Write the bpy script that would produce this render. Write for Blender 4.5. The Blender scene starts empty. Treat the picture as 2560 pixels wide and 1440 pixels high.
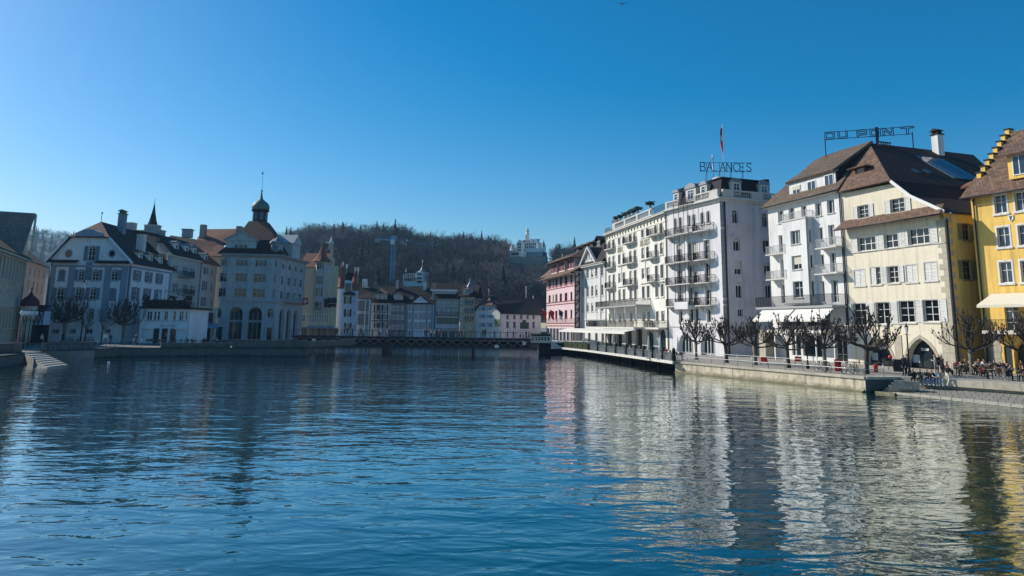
import bpy, bmesh, math, random
from mathutils import Vector, Matrix
from mathutils.geometry import tessellate_polygon, delaunay_2d_cdt
from math import sin, cos, pi, radians, atan2, sqrt
random.seed(7)
SC = bpy.context.scene
COL = SC.collection
# ------------------------------------------------------------------ camera
FPX = 1900.0                      # focal length in pixels of the 2560 px wide photograph
PITCH = math.atan(337 / FPX); ROLL = .015; CAMZ = 4.7
_ct, _st, _cr, _sr = cos(PITCH), sin(PITCH), cos(ROLL), sin(ROLL)
cam = bpy.data.cameras.new('camera'); camo = bpy.data.objects.new('camera', cam); COL.objects.link(camo)
cam.sensor_width = 36; cam.sensor_fit = 'HORIZONTAL'; cam.lens = 36 * FPX / 2560
cam.shift_y = -240 / 2560; cam.clip_start = .1; cam.clip_end = 12000
_R = Vector((1, 0, 0)); _U = Vector((0, -_st, _ct)); _F = Vector((0, _ct, _st))
_X = _R * _cr + _U * _sr; _Y = -_R * _sr + _U * _cr; _Z = -_F
camo.matrix_world = Matrix(((_X.x, _Y.x, _Z.x, 0), (_X.y, _Y.y, _Z.y, 0), (_X.z, _Y.z, _Z.z, CAMZ), (0, 0, 0, 1)))
SC.camera = camo
# ------------------------------------------------------------------ sky, sun, exposure
SUN = Vector((-.75, .40, .53)).normalized()          # direction towards the sun
EXPOSURE = 0.09
SKY_STRENGTH = .113; SUN_STRENGTH = 5.0
world = bpy.data.worlds.new('World'); SC.world = world; world.use_nodes = True
_nt = world.node_tree; _nt.nodes.clear()
_sky = _nt.nodes.new('ShaderNodeTexSky'); _sky.sky_type = 'NISHITA'; _sky.sun_disc = False
_sky.sun_elevation = math.asin(SUN.z); _sky.sun_rotation = atan2(SUN.x, SUN.y)
_sky.altitude = 400; _sky.air_density = 1.0; _sky.dust_density = .8; _sky.ozone_density = 3.0
_gm = _nt.nodes.new('ShaderNodeGamma'); _gm.inputs[1].default_value = 1.0
_hs = _nt.nodes.new('ShaderNodeHueSaturation'); _hs.inputs['Saturation'].default_value = 1.55; _hs.inputs['Hue'].default_value = .493
_bg = _nt.nodes.new('ShaderNodeBackground'); _bg.inputs[1].default_value = SKY_STRENGTH
_wo = _nt.nodes.new('ShaderNodeOutputWorld')
_nt.links.new(_sky.outputs[0], _gm.inputs[0]); _nt.links.new(_gm.outputs[0], _hs.inputs['Color'])
_nt.links.new(_hs.outputs[0], _bg.inputs[0]); _nt.links.new(_bg.outputs[0], _wo.inputs[0])
sl = bpy.data.lights.new('sun', 'SUN'); sl.energy = SUN_STRENGTH; sl.angle = radians(.53); sl.color = (1, .93, .82)
so = bpy.data.objects.new('sun', sl); COL.objects.link(so)
so.rotation_euler = SUN.to_track_quat('Z', 'Y').to_euler(); so.location = (-100, 40, 120)
SC.view_settings.view_transform = 'Standard'; SC.view_settings.look = 'None'
SC.view_settings.exposure = EXPOSURE; SC.view_settings.gamma = 1
SC.cycles.max_bounces = 6; SC.cycles.diffuse_bounces = 4; SC.cycles.glossy_bounces = 3
SC.cycles.transparent_max_bounces = 6; SC.cycles.use_denoising = True
SC.cycles.sample_clamp_indirect = 6
# ------------------------------------------------------------------ pixel <-> place
WATER, QUAY = 0.0, 1.2
def ray(px, py):
    x = (px - 1280) / FPX; y = (480 - py) / FPX
    a = x * _cr - y * _sr; b = x * _sr + y * _cr
    return Vector((a, _ct - b * _st, _st + b * _ct))
def G(px, py, z=QUAY):
    d = ray(px, py); t = (z - CAMZ) / d.z; return Vector((d.x * t, d.y * t, z))
def AtY(px, py, Y):
    d = ray(px, py); t = Y / d.y; return Vector((d.x * t, Y, CAMZ + d.z * t))
def XatY(px, Y, z=3.0):
    """x of the point at depth Y and height z seen in pixel column px"""
    f = Y * _ct + (z - CAMZ) * _st; b = (-Y * _st + (z - CAMZ) * _ct) / f
    return ((px - 1280) / FPX - b * _sr) / _cr * f
class Fac:
    """a facade plane: origin p at its left end as seen from outside, u to the right, y inward, z up from base zb"""
    def __init__(s, p, heading, zb=QUAY):
        a = radians(heading); s.h = heading; s.zb = zb
        s.u = Vector((cos(a), sin(a), 0)); s.n = Vector((sin(a), -cos(a), 0)); s.p = Vector((p[0], p[1], zb))
    @property
    def M(s):
        u, n, p = s.u, s.n, s.p
        return Matrix(((u.x, -n.x, 0, p.x), (u.y, -n.y, 0, p.y), (0, 0, 1, p.z), (0, 0, 0, 1)))
    def uz(s, px, py, out=0.0):
        d = ray(px, py); o = s.p + s.n * out
        t = (o.x * s.n.x + o.y * s.n.y) / (d.x * s.n.x + d.y * s.n.y)
        w = Vector((d.x * t - s.p.x, d.y * t - s.p.y, 0))
        return w.dot(s.u), CAMZ + d.z * t - s.zb
    def U(s, px, py, out=0.0): return s.uz(px, py, out)[0]
    def Zz(s, px, py, out=0.0): return s.uz(px, py, out)[1]
    def pt(s, u, y=0.0, z=0.0): return s.p + s.u * u - s.n * y + Vector((0, 0, z))
    def shift(s, u, y=0.0): q = s.pt(u, y); return Fac((q.x, q.y), s.h, s.zb)
    def turn(s, u, dh, y=0.0): q = s.pt(u, y); return Fac((q.x, q.y), s.h + dh, s.zb)
# ------------------------------------------------------------------ materials
MATS = {}
def lin(c): return tuple(((v / 12.92) if v <= .04045 else ((v + .055) / 1.055) ** 2.4) for v in c)
def hexc(h): return lin(tuple(int(h[i:i + 2], 16) / 255 for i in (0, 2, 4)))
def mat(name, col=(.5, .5, .5), rough=.85, var=.12, scale=.7, bump=0.0, bscale=8, metal=0.0, spec=.3, streak=0.0, rnd=0.0, grime=None):
    """plain painted / mineral material: base colour broken up by two noises and rain streaks"""
    if name in MATS: return MATS[name]
    m = bpy.data.materials.new(name); m.use_nodes = True; nt = m.node_tree; L = nt.links.new
    b = nt.nodes['Principled BSDF']; b.inputs['Roughness'].default_value = rough; b.inputs['Metallic'].default_value = metal
    b.inputs['Specular IOR Level'].default_value = spec
    tc = nt.nodes.new('ShaderNodeTexCoord')
    n1 = nt.nodes.new('ShaderNodeTexNoise'); n1.inputs['Scale'].default_value = scale; n1.inputs['Detail'].default_value = 7; n1.inputs['Roughness'].default_value = .65
    L(tc.outputs['Object'], n1.inputs['Vector'])
    mp = nt.nodes.new('ShaderNodeMapping'); mp.inputs['Scale'].default_value = (1.5, 1.5, .10); L(tc.outputs['Object'], mp.inputs['Vector'])
    n2 = nt.nodes.new('ShaderNodeTexNoise'); n2.inputs['Scale'].default_value = 1.6; n2.inputs['Detail'].default_value = 5
    L(mp.outputs[0], n2.inputs['Vector'])
    r1 = nt.nodes.new('ShaderNodeMapRange'); r1.inputs[1].default_value = .25; r1.inputs[2].default_value = .75
    r1.inputs[3].default_value = 1 - var; r1.inputs[4].default_value = 1 + var * .6; L(n1.outputs[0], r1.inputs[0])
    r2 = nt.nodes.new('ShaderNodeMapRange'); r2.inputs[1].default_value = .50; r2.inputs[2].default_value = .78
    r2.inputs[3].default_value = 1; r2.inputs[4].default_value = 1 - streak; L(n2.outputs[0], r2.inputs[0])
    mu = nt.nodes.new('ShaderNodeMath'); mu.operation = 'MULTIPLY'; L(r1.outputs[0], mu.inputs[0]); L(r2.outputs[0], mu.inputs[1])
    last = mu.outputs[0]
    if rnd:
        oi = nt.nodes.new('ShaderNodeObjectInfo'); r3 = nt.nodes.new('ShaderNodeMapRange'); r3.inputs[3].default_value = 1 - rnd; r3.inputs[4].default_value = 1 + rnd
        L(oi.outputs['Random'], r3.inputs[0]); m2 = nt.nodes.new('ShaderNodeMath'); m2.operation = 'MULTIPLY'; L(last, m2.inputs[0]); L(r3.outputs[0], m2.inputs[1]); last = m2.outputs[0]
    mx = nt.nodes.new('ShaderNodeVectorMath'); mx.operation = 'SCALE'; mx.inputs[0].default_value = col; L(last, mx.inputs['Scale'])
    L(mx.outputs[0], b.inputs['Base Color'])
    if grime:
        gz0, gz1, gc = grime; sx = nt.nodes.new('ShaderNodeSeparateXYZ'); L(tc.outputs['Object'], sx.inputs[0]); ad = nt.nodes.new('ShaderNodeMath'); ad.operation = 'MULTIPLY_ADD'; L(n1.outputs[0], ad.inputs[0]); ad.inputs[1].default_value = .5; L(sx.outputs[2], ad.inputs[2])
        gr_ = nt.nodes.new('ShaderNodeMapRange'); gr_.inputs[1].default_value = gz0 + .25; gr_.inputs[2].default_value = gz1 + .25; gr_.inputs[3].default_value = 1; gr_.inputs[4].default_value = 0; L(ad.outputs[0], gr_.inputs[0])
        gm2 = nt.nodes.new('ShaderNodeMix'); gm2.data_type = 'RGBA'; L(gr_.outputs[0], gm2.inputs[0]); L(mx.outputs[0], gm2.inputs[6]); gm2.inputs[7].default_value = (*gc, 1); L(gm2.outputs[2], b.inputs['Base Color'])
    if bump:
        n3 = nt.nodes.new('ShaderNodeTexNoise'); n3.inputs['Scale'].default_value = bscale; n3.inputs['Detail'].default_value = 6; L(tc.outputs['Object'], n3.inputs['Vector'])
        bp = nt.nodes.new('ShaderNodeBump'); bp.inputs['Strength'].default_value = bump; bp.inputs['Distance'].default_value = .05
        L(n3.outputs[0], bp.inputs['Height']); L(bp.outputs[0], b.inputs['Normal'])
    MATS[name] = m; return m
def tilemat(name, c1, c2, c3, tw=.34, th=.30, bump=.6):
    """clay tiles laid in courses: UVs are metres along the eave and up the slope"""
    if name in MATS: return MATS[name]
    m = bpy.data.materials.new(name); m.use_nodes = True; nt = m.node_tree; L = nt.links.new
    b = nt.nodes['Principled BSDF']; b.inputs['Roughness'].default_value = .8; b.inputs['Specular IOR Level'].default_value = .25
    tc = nt.nodes.new('ShaderNodeTexCoord'); br = nt.nodes.new('ShaderNodeTexBrick'); L(tc.outputs['UV'], br.inputs['Vector'])
    br.inputs['Scale'].default_value = 1; br.inputs['Brick Width'].default_value = tw; br.inputs['Row Height'].default_value = th
    br.inputs['Mortar Size'].default_value = .022; br.inputs['Mortar Smooth'].default_value = .6; br.inputs['Bias'].default_value = -.1
    br.inputs['Color1'].default_value = (*c1, 1); br.inputs['Color2'].default_value = (*c2, 1); br.inputs['Mortar'].default_value = (*[v * .35 for v in c1], 1)
    n = nt.nodes.new('ShaderNodeTexNoise'); n.inputs['Scale'].default_value = .8; n.inputs['Detail'].default_value = 9; n.inputs['Roughness'].default_value = .7; L(tc.outputs['UV'], n.inputs['Vector'])
    rp = nt.nodes.new('ShaderNodeValToRGB'); rp.color_ramp.elements[0].position = .42; rp.color_ramp.elements[1].position = .68; L(n.outputs[0], rp.inputs[0])
    mx = nt.nodes.new('ShaderNodeMix'); mx.data_type = 'RGBA'; L(rp.outputs[0], mx.inputs[0]); L(br.outputs['Color'], mx.inputs[6]); mx.inputs[7].default_value = (*c3, 1)
    mx2 = nt.nodes.new('ShaderNodeMath'); mx2.operation = 'MULTIPLY'; mx2.inputs[1].default_value = .7; L(rp.outputs[0], mx2.inputs[0]); L(mx2.outputs[0], mx.inputs[0])
    L(mx.outputs[2], b.inputs['Base Color'])
    bp = nt.nodes.new('ShaderNodeBump'); bp.inputs['Strength'].default_value = bump; bp.inputs['Distance'].default_value = .04; bp.invert = True
    L(br.outputs['Fac'], bp.inputs['Height']); L(bp.outputs[0], b.inputs['Normal'])
    MATS[name] = m; return m
def glassmat(name, col=(.02, .03, .04), rnd=.9, curtain=.3, rough=.04):
    """window glass over a dim room: some panes show pale curtains"""
    if name in MATS: return MATS[name]
    m = bpy.data.materials.new(name); m.use_nodes = True; nt = m.node_tree; L = nt.links.new
    b = nt.nodes['Principled BSDF']; b.inputs['Roughness'].default_value = rough; b.inputs['Specular IOR Level'].default_value = .6
    oi = nt.nodes.new('ShaderNodeObjectInfo'); tc = nt.nodes.new('ShaderNodeTexCoord')
    wv = nt.nodes.new('ShaderNodeTexWave'); wv.inputs['Scale'].default_value = 3; wv.inputs['Distortion'].default_value = 3; L(tc.outputs['Object'], wv.inputs['Vector'])
    cr = nt.nodes.new('ShaderNodeMapRange'); cr.inputs[1].default_value = 1 - curtain; cr.inputs[2].default_value = 1; cr.inputs[3].default_value = 0; cr.inputs[4].default_value = 1; L(oi.outputs['Random'], cr.inputs[0])
    mu = nt.nodes.new('ShaderNodeMath'); mu.operation = 'MULTIPLY'; L(cr.outputs[0], mu.inputs[0]); L(wv.outputs[1], mu.inputs[1])
    mx = nt.nodes.new('ShaderNodeMix'); mx.data_type = 'RGBA'; mx.inputs[6].default_value = (*col, 1); mx.inputs[7].default_value = (.3, .3, .28, 1); L(mu.outputs[0], mx.inputs[0])
    L(mx.outputs[2], b.inputs['Base Color'])
    n = nt.nodes.new('ShaderNodeTexNoise'); n.inputs['Scale'].default_value = 1.3; L(tc.outputs['Object'], n.inputs['Vector'])
    bp = nt.nodes.new('ShaderNodeBump'); bp.inputs['Strength'].default_value = .04; L(n.outputs[0], bp.inputs['Height']); L(bp.outputs[0], b.inputs['Normal'])
    MATS[name] = m; return m
# ------------------------------------------------------------------ mesh builder
class MB:
    def __init__(s): s.v = []; s.f = []; s.m = []; s.sm = []
    def face(s, pts, m=0, sm=False):
        i = len(s.v); s.v += [tuple(p) for p in pts]; s.f.append(tuple(range(i, i + len(pts)))); s.m.append(m); s.sm.append(sm)
    def box(s, x0, x1, y0, y1, z0, z1, m=0):
        if x1 < x0: x0, x1 = x1, x0
        if y1 < y0: y0, y1 = y1, y0
        if z1 < z0: z0, z1 = z1, z0
        i = len(s.v)
        s.v += [(x0, y0, z0), (x1, y0, z0), (x1, y1, z0), (x0, y1, z0), (x0, y0, z1), (x1, y0, z1), (x1, y1, z1), (x0, y1, z1)]
        for q in ((3, 2, 1, 0), (4, 5, 6, 7), (0, 1, 5, 4), (1, 2, 6, 5), (2, 3, 7, 6), (3, 0, 4, 7)):
            s.f.append(tuple(i + k for k in q)); s.m.append(m); s.sm.append(False)
        return s
    def obox(s, c, ax, ay, az, m=0):
        """oriented box: centre, three half-axis vectors"""
        c = Vector(c); ax = Vector(ax); ay = Vector(ay); az = Vector(az); i = len(s.v)
        for a, b, d in ((-1, -1, -1), (1, -1, -1), (1, 1, -1), (-1, 1, -1), (-1, -1, 1), (1, -1, 1), (1, 1, 1), (-1, 1, 1)):
            s.v.append(tuple(c + ax * a + ay * b + az * d))
        for q in ((3, 2, 1, 0), (4, 5, 6, 7), (0, 1, 5, 4), (1, 2, 6, 5), (2, 3, 7, 6), (3, 0, 4, 7)):
            s.f.append(tuple(i + k for k in q)); s.m.append(m); s.sm.append(False)
        return s
    def bar(s, p, q, w, h=None, m=0, up=(0, 0, 1)):
        """square bar from p to q"""
        p = Vector(p); q = Vector(q); d = q - p; L = d.length
        if L < 1e-6: return s
        d /= L; up = Vector(up)
        if abs(d.dot(up)) > .98: up = Vector((1, 0, 0))
        a = d.cross(up).normalized(); b = a.cross(d)
        return s.obox((p + q) / 2, d * L / 2, a * w / 2, b * (h or w) / 2, m)
    def prism(s, pts, y0, y1, m=0, cap=True):
        """polygon pts in (x,z), extruded along y from y0 to y1"""
        n = len(pts); i = len(s.v)
        s.v += [(p[0], y0, p[1]) for p in pts] + [(p[0], y1, p[1]) for p in pts]
        for k in range(n):
            j = (k + 1) % n; s.f.append((i + k, i + j, i + n + j, i + n + k)); s.m.append(m); s.sm.append(False)
        if cap:
            for t in tessellate_polygon([[Vector((p[0], p[1], 0)) for p in pts]]):
                s.f.append((i + t[0], i + t[1], i + t[2])); s.m.append(m); s.sm.append(False)
                s.f.append((i + n + t[0], i + n + t[2], i + n + t[1])); s.m.append(m); s.sm.append(False)
        return s
    def hprism(s, pts, z0, z1, m=0):
        """polygon pts in (x,y), extruded vertically"""
        n = len(pts); i = len(s.v)
        s.v += [(p[0], p[1], z0) for p in pts] + [(p[0], p[1], z1) for p in pts]
        for k in range(n):
            j = (k + 1) % n; s.f.append((i + k, i + j, i + n + j, i + n + k)); s.m.append(m); s.sm.append(False)
        for t in tessellate_polygon([[Vector((p[0], p[1], 0)) for p in pts]]):
            s.f.append((i + t[0], i + t[1], i + t[2])); s.m.append(m); s.sm.append(False)
            s.f.append((i + n + t[0], i + n + t[2], i + n + t[1])); s.m.append(m); s.sm.append(False)
        return s
    def slab(s, pts, t=.12, m=0):
        """3-D polygon given thickness t (against its normal)"""
        P = [Vector(p) for p in pts]; n = Vector((0, 0, 0))
        for k in range(len(P)): n += P[k].cross(P[(k + 1) % len(P)])
        n.normalize()
        if n.z < 0: P.reverse(); n = -n
        Q = [p - n * t for p in P]
        s.face(P, m); s.face(list(reversed(Q)), m)
        for k in range(len(P)):
            j = (k + 1) % len(P); s.face([P[j], P[k], Q[k], Q[j]], m)
        return s
    def tube(s, pts, rad, n=6, m=0, cap=True, sm=True):
        P = [Vector(p) for p in pts]
        if not isinstance(rad, (list, tuple)): rad = [rad] * len(P)
        i = len(s.v); d0 = (P[1] - P[0]).normalized(); up = Vector((0, 0, 1)) if abs(d0.z) < .9 else Vector((1, 0, 0))
        a = d0.cross(up).normalized()
        for k, p in enumerate(P):
            d = (P[min(k + 1, len(P) - 1)] - P[max(k - 1, 0)]).normalized()
            a = (a - d * a.dot(d)); a = a.normalized() if a.length > 1e-5 else d.orthogonal().normalized(); b = d.cross(a)
            for q in range(n):
                t = 2 * pi * q / n; s.v.append(tuple(p + (a * cos(t) + b * sin(t)) * rad[k]))
        for k in range(len(P) - 1):
            for q in range(n):
                r = (q + 1) % n; s.f.append((i + k * n + q, i + k * n + r, i + (k + 1) * n + r, i + (k + 1) * n + q)); s.m.append(m); s.sm.append(sm)
        if cap:
            s.f.append(tuple(i + q for q in reversed(range(n)))); s.m.append(m); s.sm.append(False)
            e = i + (len(P) - 1) * n; s.f.append(tuple(e + q for q in range(n))); s.m.append(m); s.sm.append(False)
        return s
    def lathe(s, prof, n=12, c=(0, 0, 0), m=0, sm=True):
        """profile [(r,z)...] turned about the vertical through c"""
        i = len(s.v)
        for r, z in prof:
            for q in range(n):
                t = 2 * pi * q / n; s.v.append((c[0] + r * cos(t), c[1] + r * sin(t), c[2] + z))
        for k in range(len(prof) - 1):
            for q in range(n):
                r = (q + 1) % n; s.f.append((i + k * n + q, i + k * n + r, i + (k + 1) * n + r, i + (k + 1) * n + q)); s.m.append(m); s.sm.append(sm)
        s.f.append(tuple(i + q for q in reversed(range(n)))); s.m.append(m); s.sm.append(False)
        e = i + (len(prof) - 1) * n; s.f.append(tuple(e + q for q in range(n))); s.m.append(m); s.sm.append(False)
        return s
    def poly(s, outer, holes=(), y=0.0, m=0):
        """flat (x,z) polygon with holes at depth y, facing -y"""
        if not holes:
            loop = [Vector((p[0], p[1], 0)) for p in outer]; i = len(s.v); s.v += [(p.x, y, p.y) for p in loop]
            for t in tessellate_polygon([loop]):
                a, b, c = (loop[k] for k in t); cr = (b.x - a.x) * (c.y - a.y) - (b.y - a.y) * (c.x - a.x)
                s.f.append((i + t[0], i + t[1], i + t[2]) if cr > 0 else (i + t[0], i + t[2], i + t[1])); s.m.append(m); s.sm.append(False)
            return s
        vs = []; es = []
        for l in [outer] + list(holes):
            k0 = len(vs); n = len(l); vs += [Vector((p[0], p[1])) for p in l]; es += [(k0 + k, k0 + (k + 1) % n) for k in range(n)]
        ov, oe, of, *_ = delaunay_2d_cdt(vs, es, [], 0, 1e-4)
        def inside(x, z, l):
            c = False; n = len(l)
            for k in range(n):
                (x1, z1), (x2, z2) = l[k], l[(k + 1) % n]
                if (z1 > z) != (z2 > z) and x < (x2 - x1) * (z - z1) / (z2 - z1) + x1: c = not c
            return c
        i = len(s.v); s.v += [(p.x, y, p.y) for p in ov]
        for t in of:
            cx = sum(ov[k].x for k in t) / len(t); cz = sum(ov[k].y for k in t) / len(t)
            if not inside(cx, cz, outer) or any(inside(cx, cz, h) for h in holes): continue
            a, b, c = (ov[k] for k in t[:3]); cr = (b.x - a.x) * (c.y - a.y) - (b.y - a.y) * (c.x - a.x)
            s.f.append(tuple(i + k for k in (t if cr > 0 else reversed(t)))); s.m.append(m); s.sm.append(False)
        return s
    def mesh(s, name, mats):
        me = bpy.data.meshes.new(name); me.from_pydata(s.v, [], s.f)
        for x in (mats if isinstance(mats, (list, tuple)) else [mats]): me.materials.append(x)
        me.polygons.foreach_set('material_index', s.m); me.polygons.foreach_set('use_smooth', s.sm)
        uv = me.uv_layers.new(name='m'); co = me.vertices; dat = []
        for p in me.polygons:
            n = p.normal
            t = Vector((-n.y, n.x, 0)); t = t.normalized() if t.length > 1e-3 else Vector((1, 0, 0)); b = n.cross(t)
            for vi in p.vertices: c = co[vi].co; dat += [c.dot(t), c.dot(b)]
        uv.data.foreach_set('uv', dat); me.update(); return me
    def build(s, name, mats, parent=None, M=None):
        return place(name, s.mesh(name, mats), parent, M)
def place(name, me, parent=None, M=None):
    """M: world matrix (or None = the parent's own frame)"""
    o = bpy.data.objects.new(name, me); COL.objects.link(o)
    if parent is not None:
        o.parent = parent
        if M is not None: o.matrix_basis = wmat(parent).inverted() @ M
    elif M is not None: o.matrix_basis = M
    return o
def wmat(o): return (wmat(o.parent) @ o.matrix_basis) if o.parent else o.matrix_basis.copy()
def T(x, y, z): return Matrix.Translation((x, y, z))
def RZ(a): return Matrix.Rotation(a, 4, 'Z')
def tag(o, label=None, cat=None, group=None, kind=None):
    if label: o['label'] = label
    if cat: o['category'] = cat
    if group: o['group'] = group
    if kind: o['kind'] = kind
    return o
def thing(name, label, cat, M=None, group=None):
    o = bpy.data.objects.new(name, None); COL.objects.link(o); o.empty_display_size = .3
    if M is not None: o.matrix_basis = M
    return tag(o, label, cat, group)
def copytree(o, parent=None):
    c = o.copy(); COL.objects.link(c); c.parent = parent
    for ch in o.children: copytree(ch, c)
    return c
def stripes(m, sc):
    """faint woven stripes across an awning, along its local x"""
    nt = m.node_tree; b = nt.nodes['Principled BSDF']; src = b.inputs['Base Color'].links[0].from_socket; tc = nt.nodes.new('ShaderNodeTexCoord'); w = nt.nodes.new('ShaderNodeTexWave'); w.bands_direction = 'X'; w.inputs['Scale'].default_value = sc * .16
    nt.links.new(tc.outputs['Object'], w.inputs['Vector']); r = nt.nodes.new('ShaderNodeMapRange'); r.inputs[1].default_value = .6; r.inputs[2].default_value = .8; r.inputs[3].default_value = 1; r.inputs[4].default_value = .72; nt.links.new(w.outputs[1], r.inputs[0])
    v = nt.nodes.new('ShaderNodeVectorMath'); v.operation = 'SCALE'; nt.links.new(src, v.inputs[0]); nt.links.new(r.outputs[0], v.inputs['Scale']); nt.links.new(v.outputs[0], b.inputs['Base Color'])
# ------------------------------------------------------------------ palette
def stucco(name, col, **k): return mat(name, col, .9, k.pop('var', .12), k.pop('scale', .45), k.pop('bump', .25), k.pop('bscale', 14), streak=k.pop('streak', .30), **k)
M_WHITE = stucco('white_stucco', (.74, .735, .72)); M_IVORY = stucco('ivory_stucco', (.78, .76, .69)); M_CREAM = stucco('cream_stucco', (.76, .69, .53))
M_LILAC = stucco('lilac_stucco', (.64, .595, .61)); M_GREY = stucco('pale_grey_stucco', (.66, .655, .64)); M_YELLOW = stucco('yellow_stucco', (.86, .57, .15), var=.2, streak=.4)
M_PINK = stucco('pink_stucco', (.72, .55, .56)); M_COOLW = stucco('cool_white_stucco', (.80, .83, .86)); M_BLUEW = stucco('pale_blue_stucco', (.56, .66, .80))
M_BANK = stucco('grey_stone', (.44, .48, .50)); M_BEIGE = stucco('beige_stucco', (.60, .53, .42)); M_ROSE = stucco('rose_beige_stucco', (.60, .49, .43))
M_BROWN = stucco('brown_stucco', (.31, .26, .245)); M_GREEN = stucco('grey_green_stucco', (.33, .38, .37)); M_BUFF = stucco('buff_stucco', (.66, .55, .38))
M_STONE = mat('dressed_stone', (.46, .42, .33), .9, .2, .9, .5, 7, streak=.25); M_SAND = mat('sandstone', (.38, .35, .27), .9, .25, 1.3, .5, 9, streak=.3)
M_TRIM = mat('stone_trim', (.62, .60, .55), .85, .12, 1.2, .2, 10, streak=.15); M_GTRIM = mat('grey_trim', (.34, .35, .36), .85, .12, 1.2, .2, 10, streak=.15)
M_BTRIM = mat('blue_grey_trim', (.27, .33, .41), .85, .12, 1.2, .2, 10, streak=.12)
M_WOODW = mat('white_paint', (.78, .77, .74), .5, .06, 3); M_IRON = mat('dark_iron', (.03, .032, .035), .45, .2, 5, metal=.4); M_STEEL = mat('galvanised_steel', (.35, .37, .38), .4, .15, 4, metal=.7)
M_PIPE = mat('dark_downpipe', (.035, .033, .032), .5, .2, 3); M_SHW = mat('white_shutter', (.70, .69, .65), .6, .1, 4); M_SHG = mat('grey_green_shutter', (.22, .27, .28), .6, .15, 4)
M_SHD = mat('dark_green_shutter', (.022, .035, .035), .6, .2, 4); M_SHB = mat('blue_grey_shutter', (.17, .235, .30), .6, .12, 4); M_SHO = mat('olive_shutter', (.30, .24, .10), .6, .12, 4)
M_BLIND = mat('pale_roller_blind', (.55, .52, .44), .7, .06, 3); M_AWN = mat('white_awning', (.80, .78, .72), .8, .06, 2, streak=.08); stripes(M_AWN, 7.0); M_AWNC = mat('cream_awning', (.72, .66, .52), .8, .06, 2)
M_ROOFD = tilemat('dark_roof_tiles', (.026, .018, .015), (.04, .028, .022), (.018, .015, .014)); M_ROOFB = tilemat('brown_roof_tiles', (.135, .08, .055), (.28, .17, .115), (.075, .06, .045))
M_ROOFR = tilemat('red_roof_tiles', (.22, .085, .05), (.29, .12, .07), (.15, .09, .065)); M_ROOFG = tilemat('grey_roof_tiles', (.115, .083, .063), (.235, .17, .125), (.06, .052, .038))
M_SLATE = tilemat('slate', (.025, .024, .028), (.04, .038, .042), (.03, .028, .03), .3, .22); M_COPPER = mat('green_copper', (.10, .20, .17), .6, .35, 2.5, streak=.3, metal=.2)
M_LEAD = mat('lead_sheet', (.22, .24, .26), .5, .15, 2, metal=.5); M_GLASS = glassmat('window_glass'); M_GLASSD = glassmat('dark_window_glass', (.008, .01, .012), curtain=.12); M_GLASSB = glassmat('blue_window_glass', (.02, .045, .075), curtain=.1)
M_SHOP = glassmat('shop_glass', (.015, .03, .035), curtain=.0); M_TIMBER = mat('dark_timber', (.03, .018, .014), .75, .25, 4); M_TIMR = mat('red_timber', (.25, .07, .07), .75, .2, 4)
M_RED = mat('red_plastic', (.62, .03, .025), .45, .1, 4); M_BLACK = mat('black_paint', (.012, .012, .014), .5, .2, 4); M_SHADE = mat('shade_black', (.01, .011, .013), .9, .2, 3)  # the last near-black stands for shade under decks and inside openings
# ------------------------------------------------------------------ architecture helpers
def opn(u0, u1, z0, z1, arch=None, rise=None):
    """outline of an opening, anticlockwise from lower left; arch: None, 'r' round, 's' segmental, 'p' pointed"""
    w = u1 - u0; c = (u0 + u1) / 2
    if not arch: return [(u0, z0), (u1, z0), (u1, z1), (u0, z1)]
    pts = [(u0, z0), (u1, z0)]
    if arch == 'r':
        r = w / 2; zs = z1 - r
        pts += [(c + r * cos(t * pi / 10), zs + r * sin(t * pi / 10)) for t in range(11)]
    elif arch == 's':
        h = rise or w * .18; R = (w * w / 4 + h * h) / (2 * h); a = math.asin(w / 2 / R); zc = z1 - R
        pts += [(c + R * sin(a - 2 * a * t / 6), zc + R * cos(a - 2 * a * t / 6)) for t in range(7)]
    elif arch == 'p':
        h = rise or w * .72; R = (w * w / 4 + h * h) / w; zs = z1 - h; a = math.acos((R - w / 2) / R)
        pts += [(u1 - R + R * cos(a * t / 6), zs + R * sin(a * t / 6)) for t in range(7)]
        pts += [(u0 + R - R * cos(a * (1 - t / 6)), zs + R * sin(a * (1 - t / 6))) for t in range(1, 7)]
    return pts
def inset(pts, d):
    """shrink a convex-ish outline by d (negative: grow)"""
    n = len(pts); out = []
    for k in range(n):
        p0, p1, p2 = Vector(pts[k - 1]), Vector(pts[k]), Vector(pts[(k + 1) % n])
        a = (p1 - p0); b = (p2 - p1)
        a = a.normalized() if a.length > 1e-6 else b.normalized(); b = b.normalized() if b.length > 1e-6 else a
        na = Vector((-a.y, a.x)); nb = Vector((-b.y, b.x)); m = na + nb
        m = m / max(.35, m.dot(na)) if m.length > 1e-6 else na
        out.append((p1.x + m.x * d, p1.y + m.y * d))
    return out
def ring(mb, o, i, y0, y1, m=0):
    """ring between outlines o and i (same point count), front at y0, back at y1"""
    n = len(o)
    for k in range(n):
        j = (k + 1) % n
        mb.face([(o[k][0], y0, o[k][1]), (o[j][0], y0, o[j][1]), (i[j][0], y0, i[j][1]), (i[k][0], y0, i[k][1])], m)
        mb.face([(o[j][0], y0, o[j][1]), (o[k][0], y0, o[k][1]), (o[k][0], y1, o[k][1]), (o[j][0], y1, o[j][1])], m)
        mb.face([(i[k][0], y0, i[k][1]), (i[j][0], y0, i[j][1]), (i[j][0], y1, i[j][1]), (i[k][0], y1, i[k][1])], m)
_cache = {}
def cached(key, fn):
    if key not in _cache: _cache[key] = fn()
    return _cache[key]
def q5(v): return round(v / .05) * .05
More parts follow.
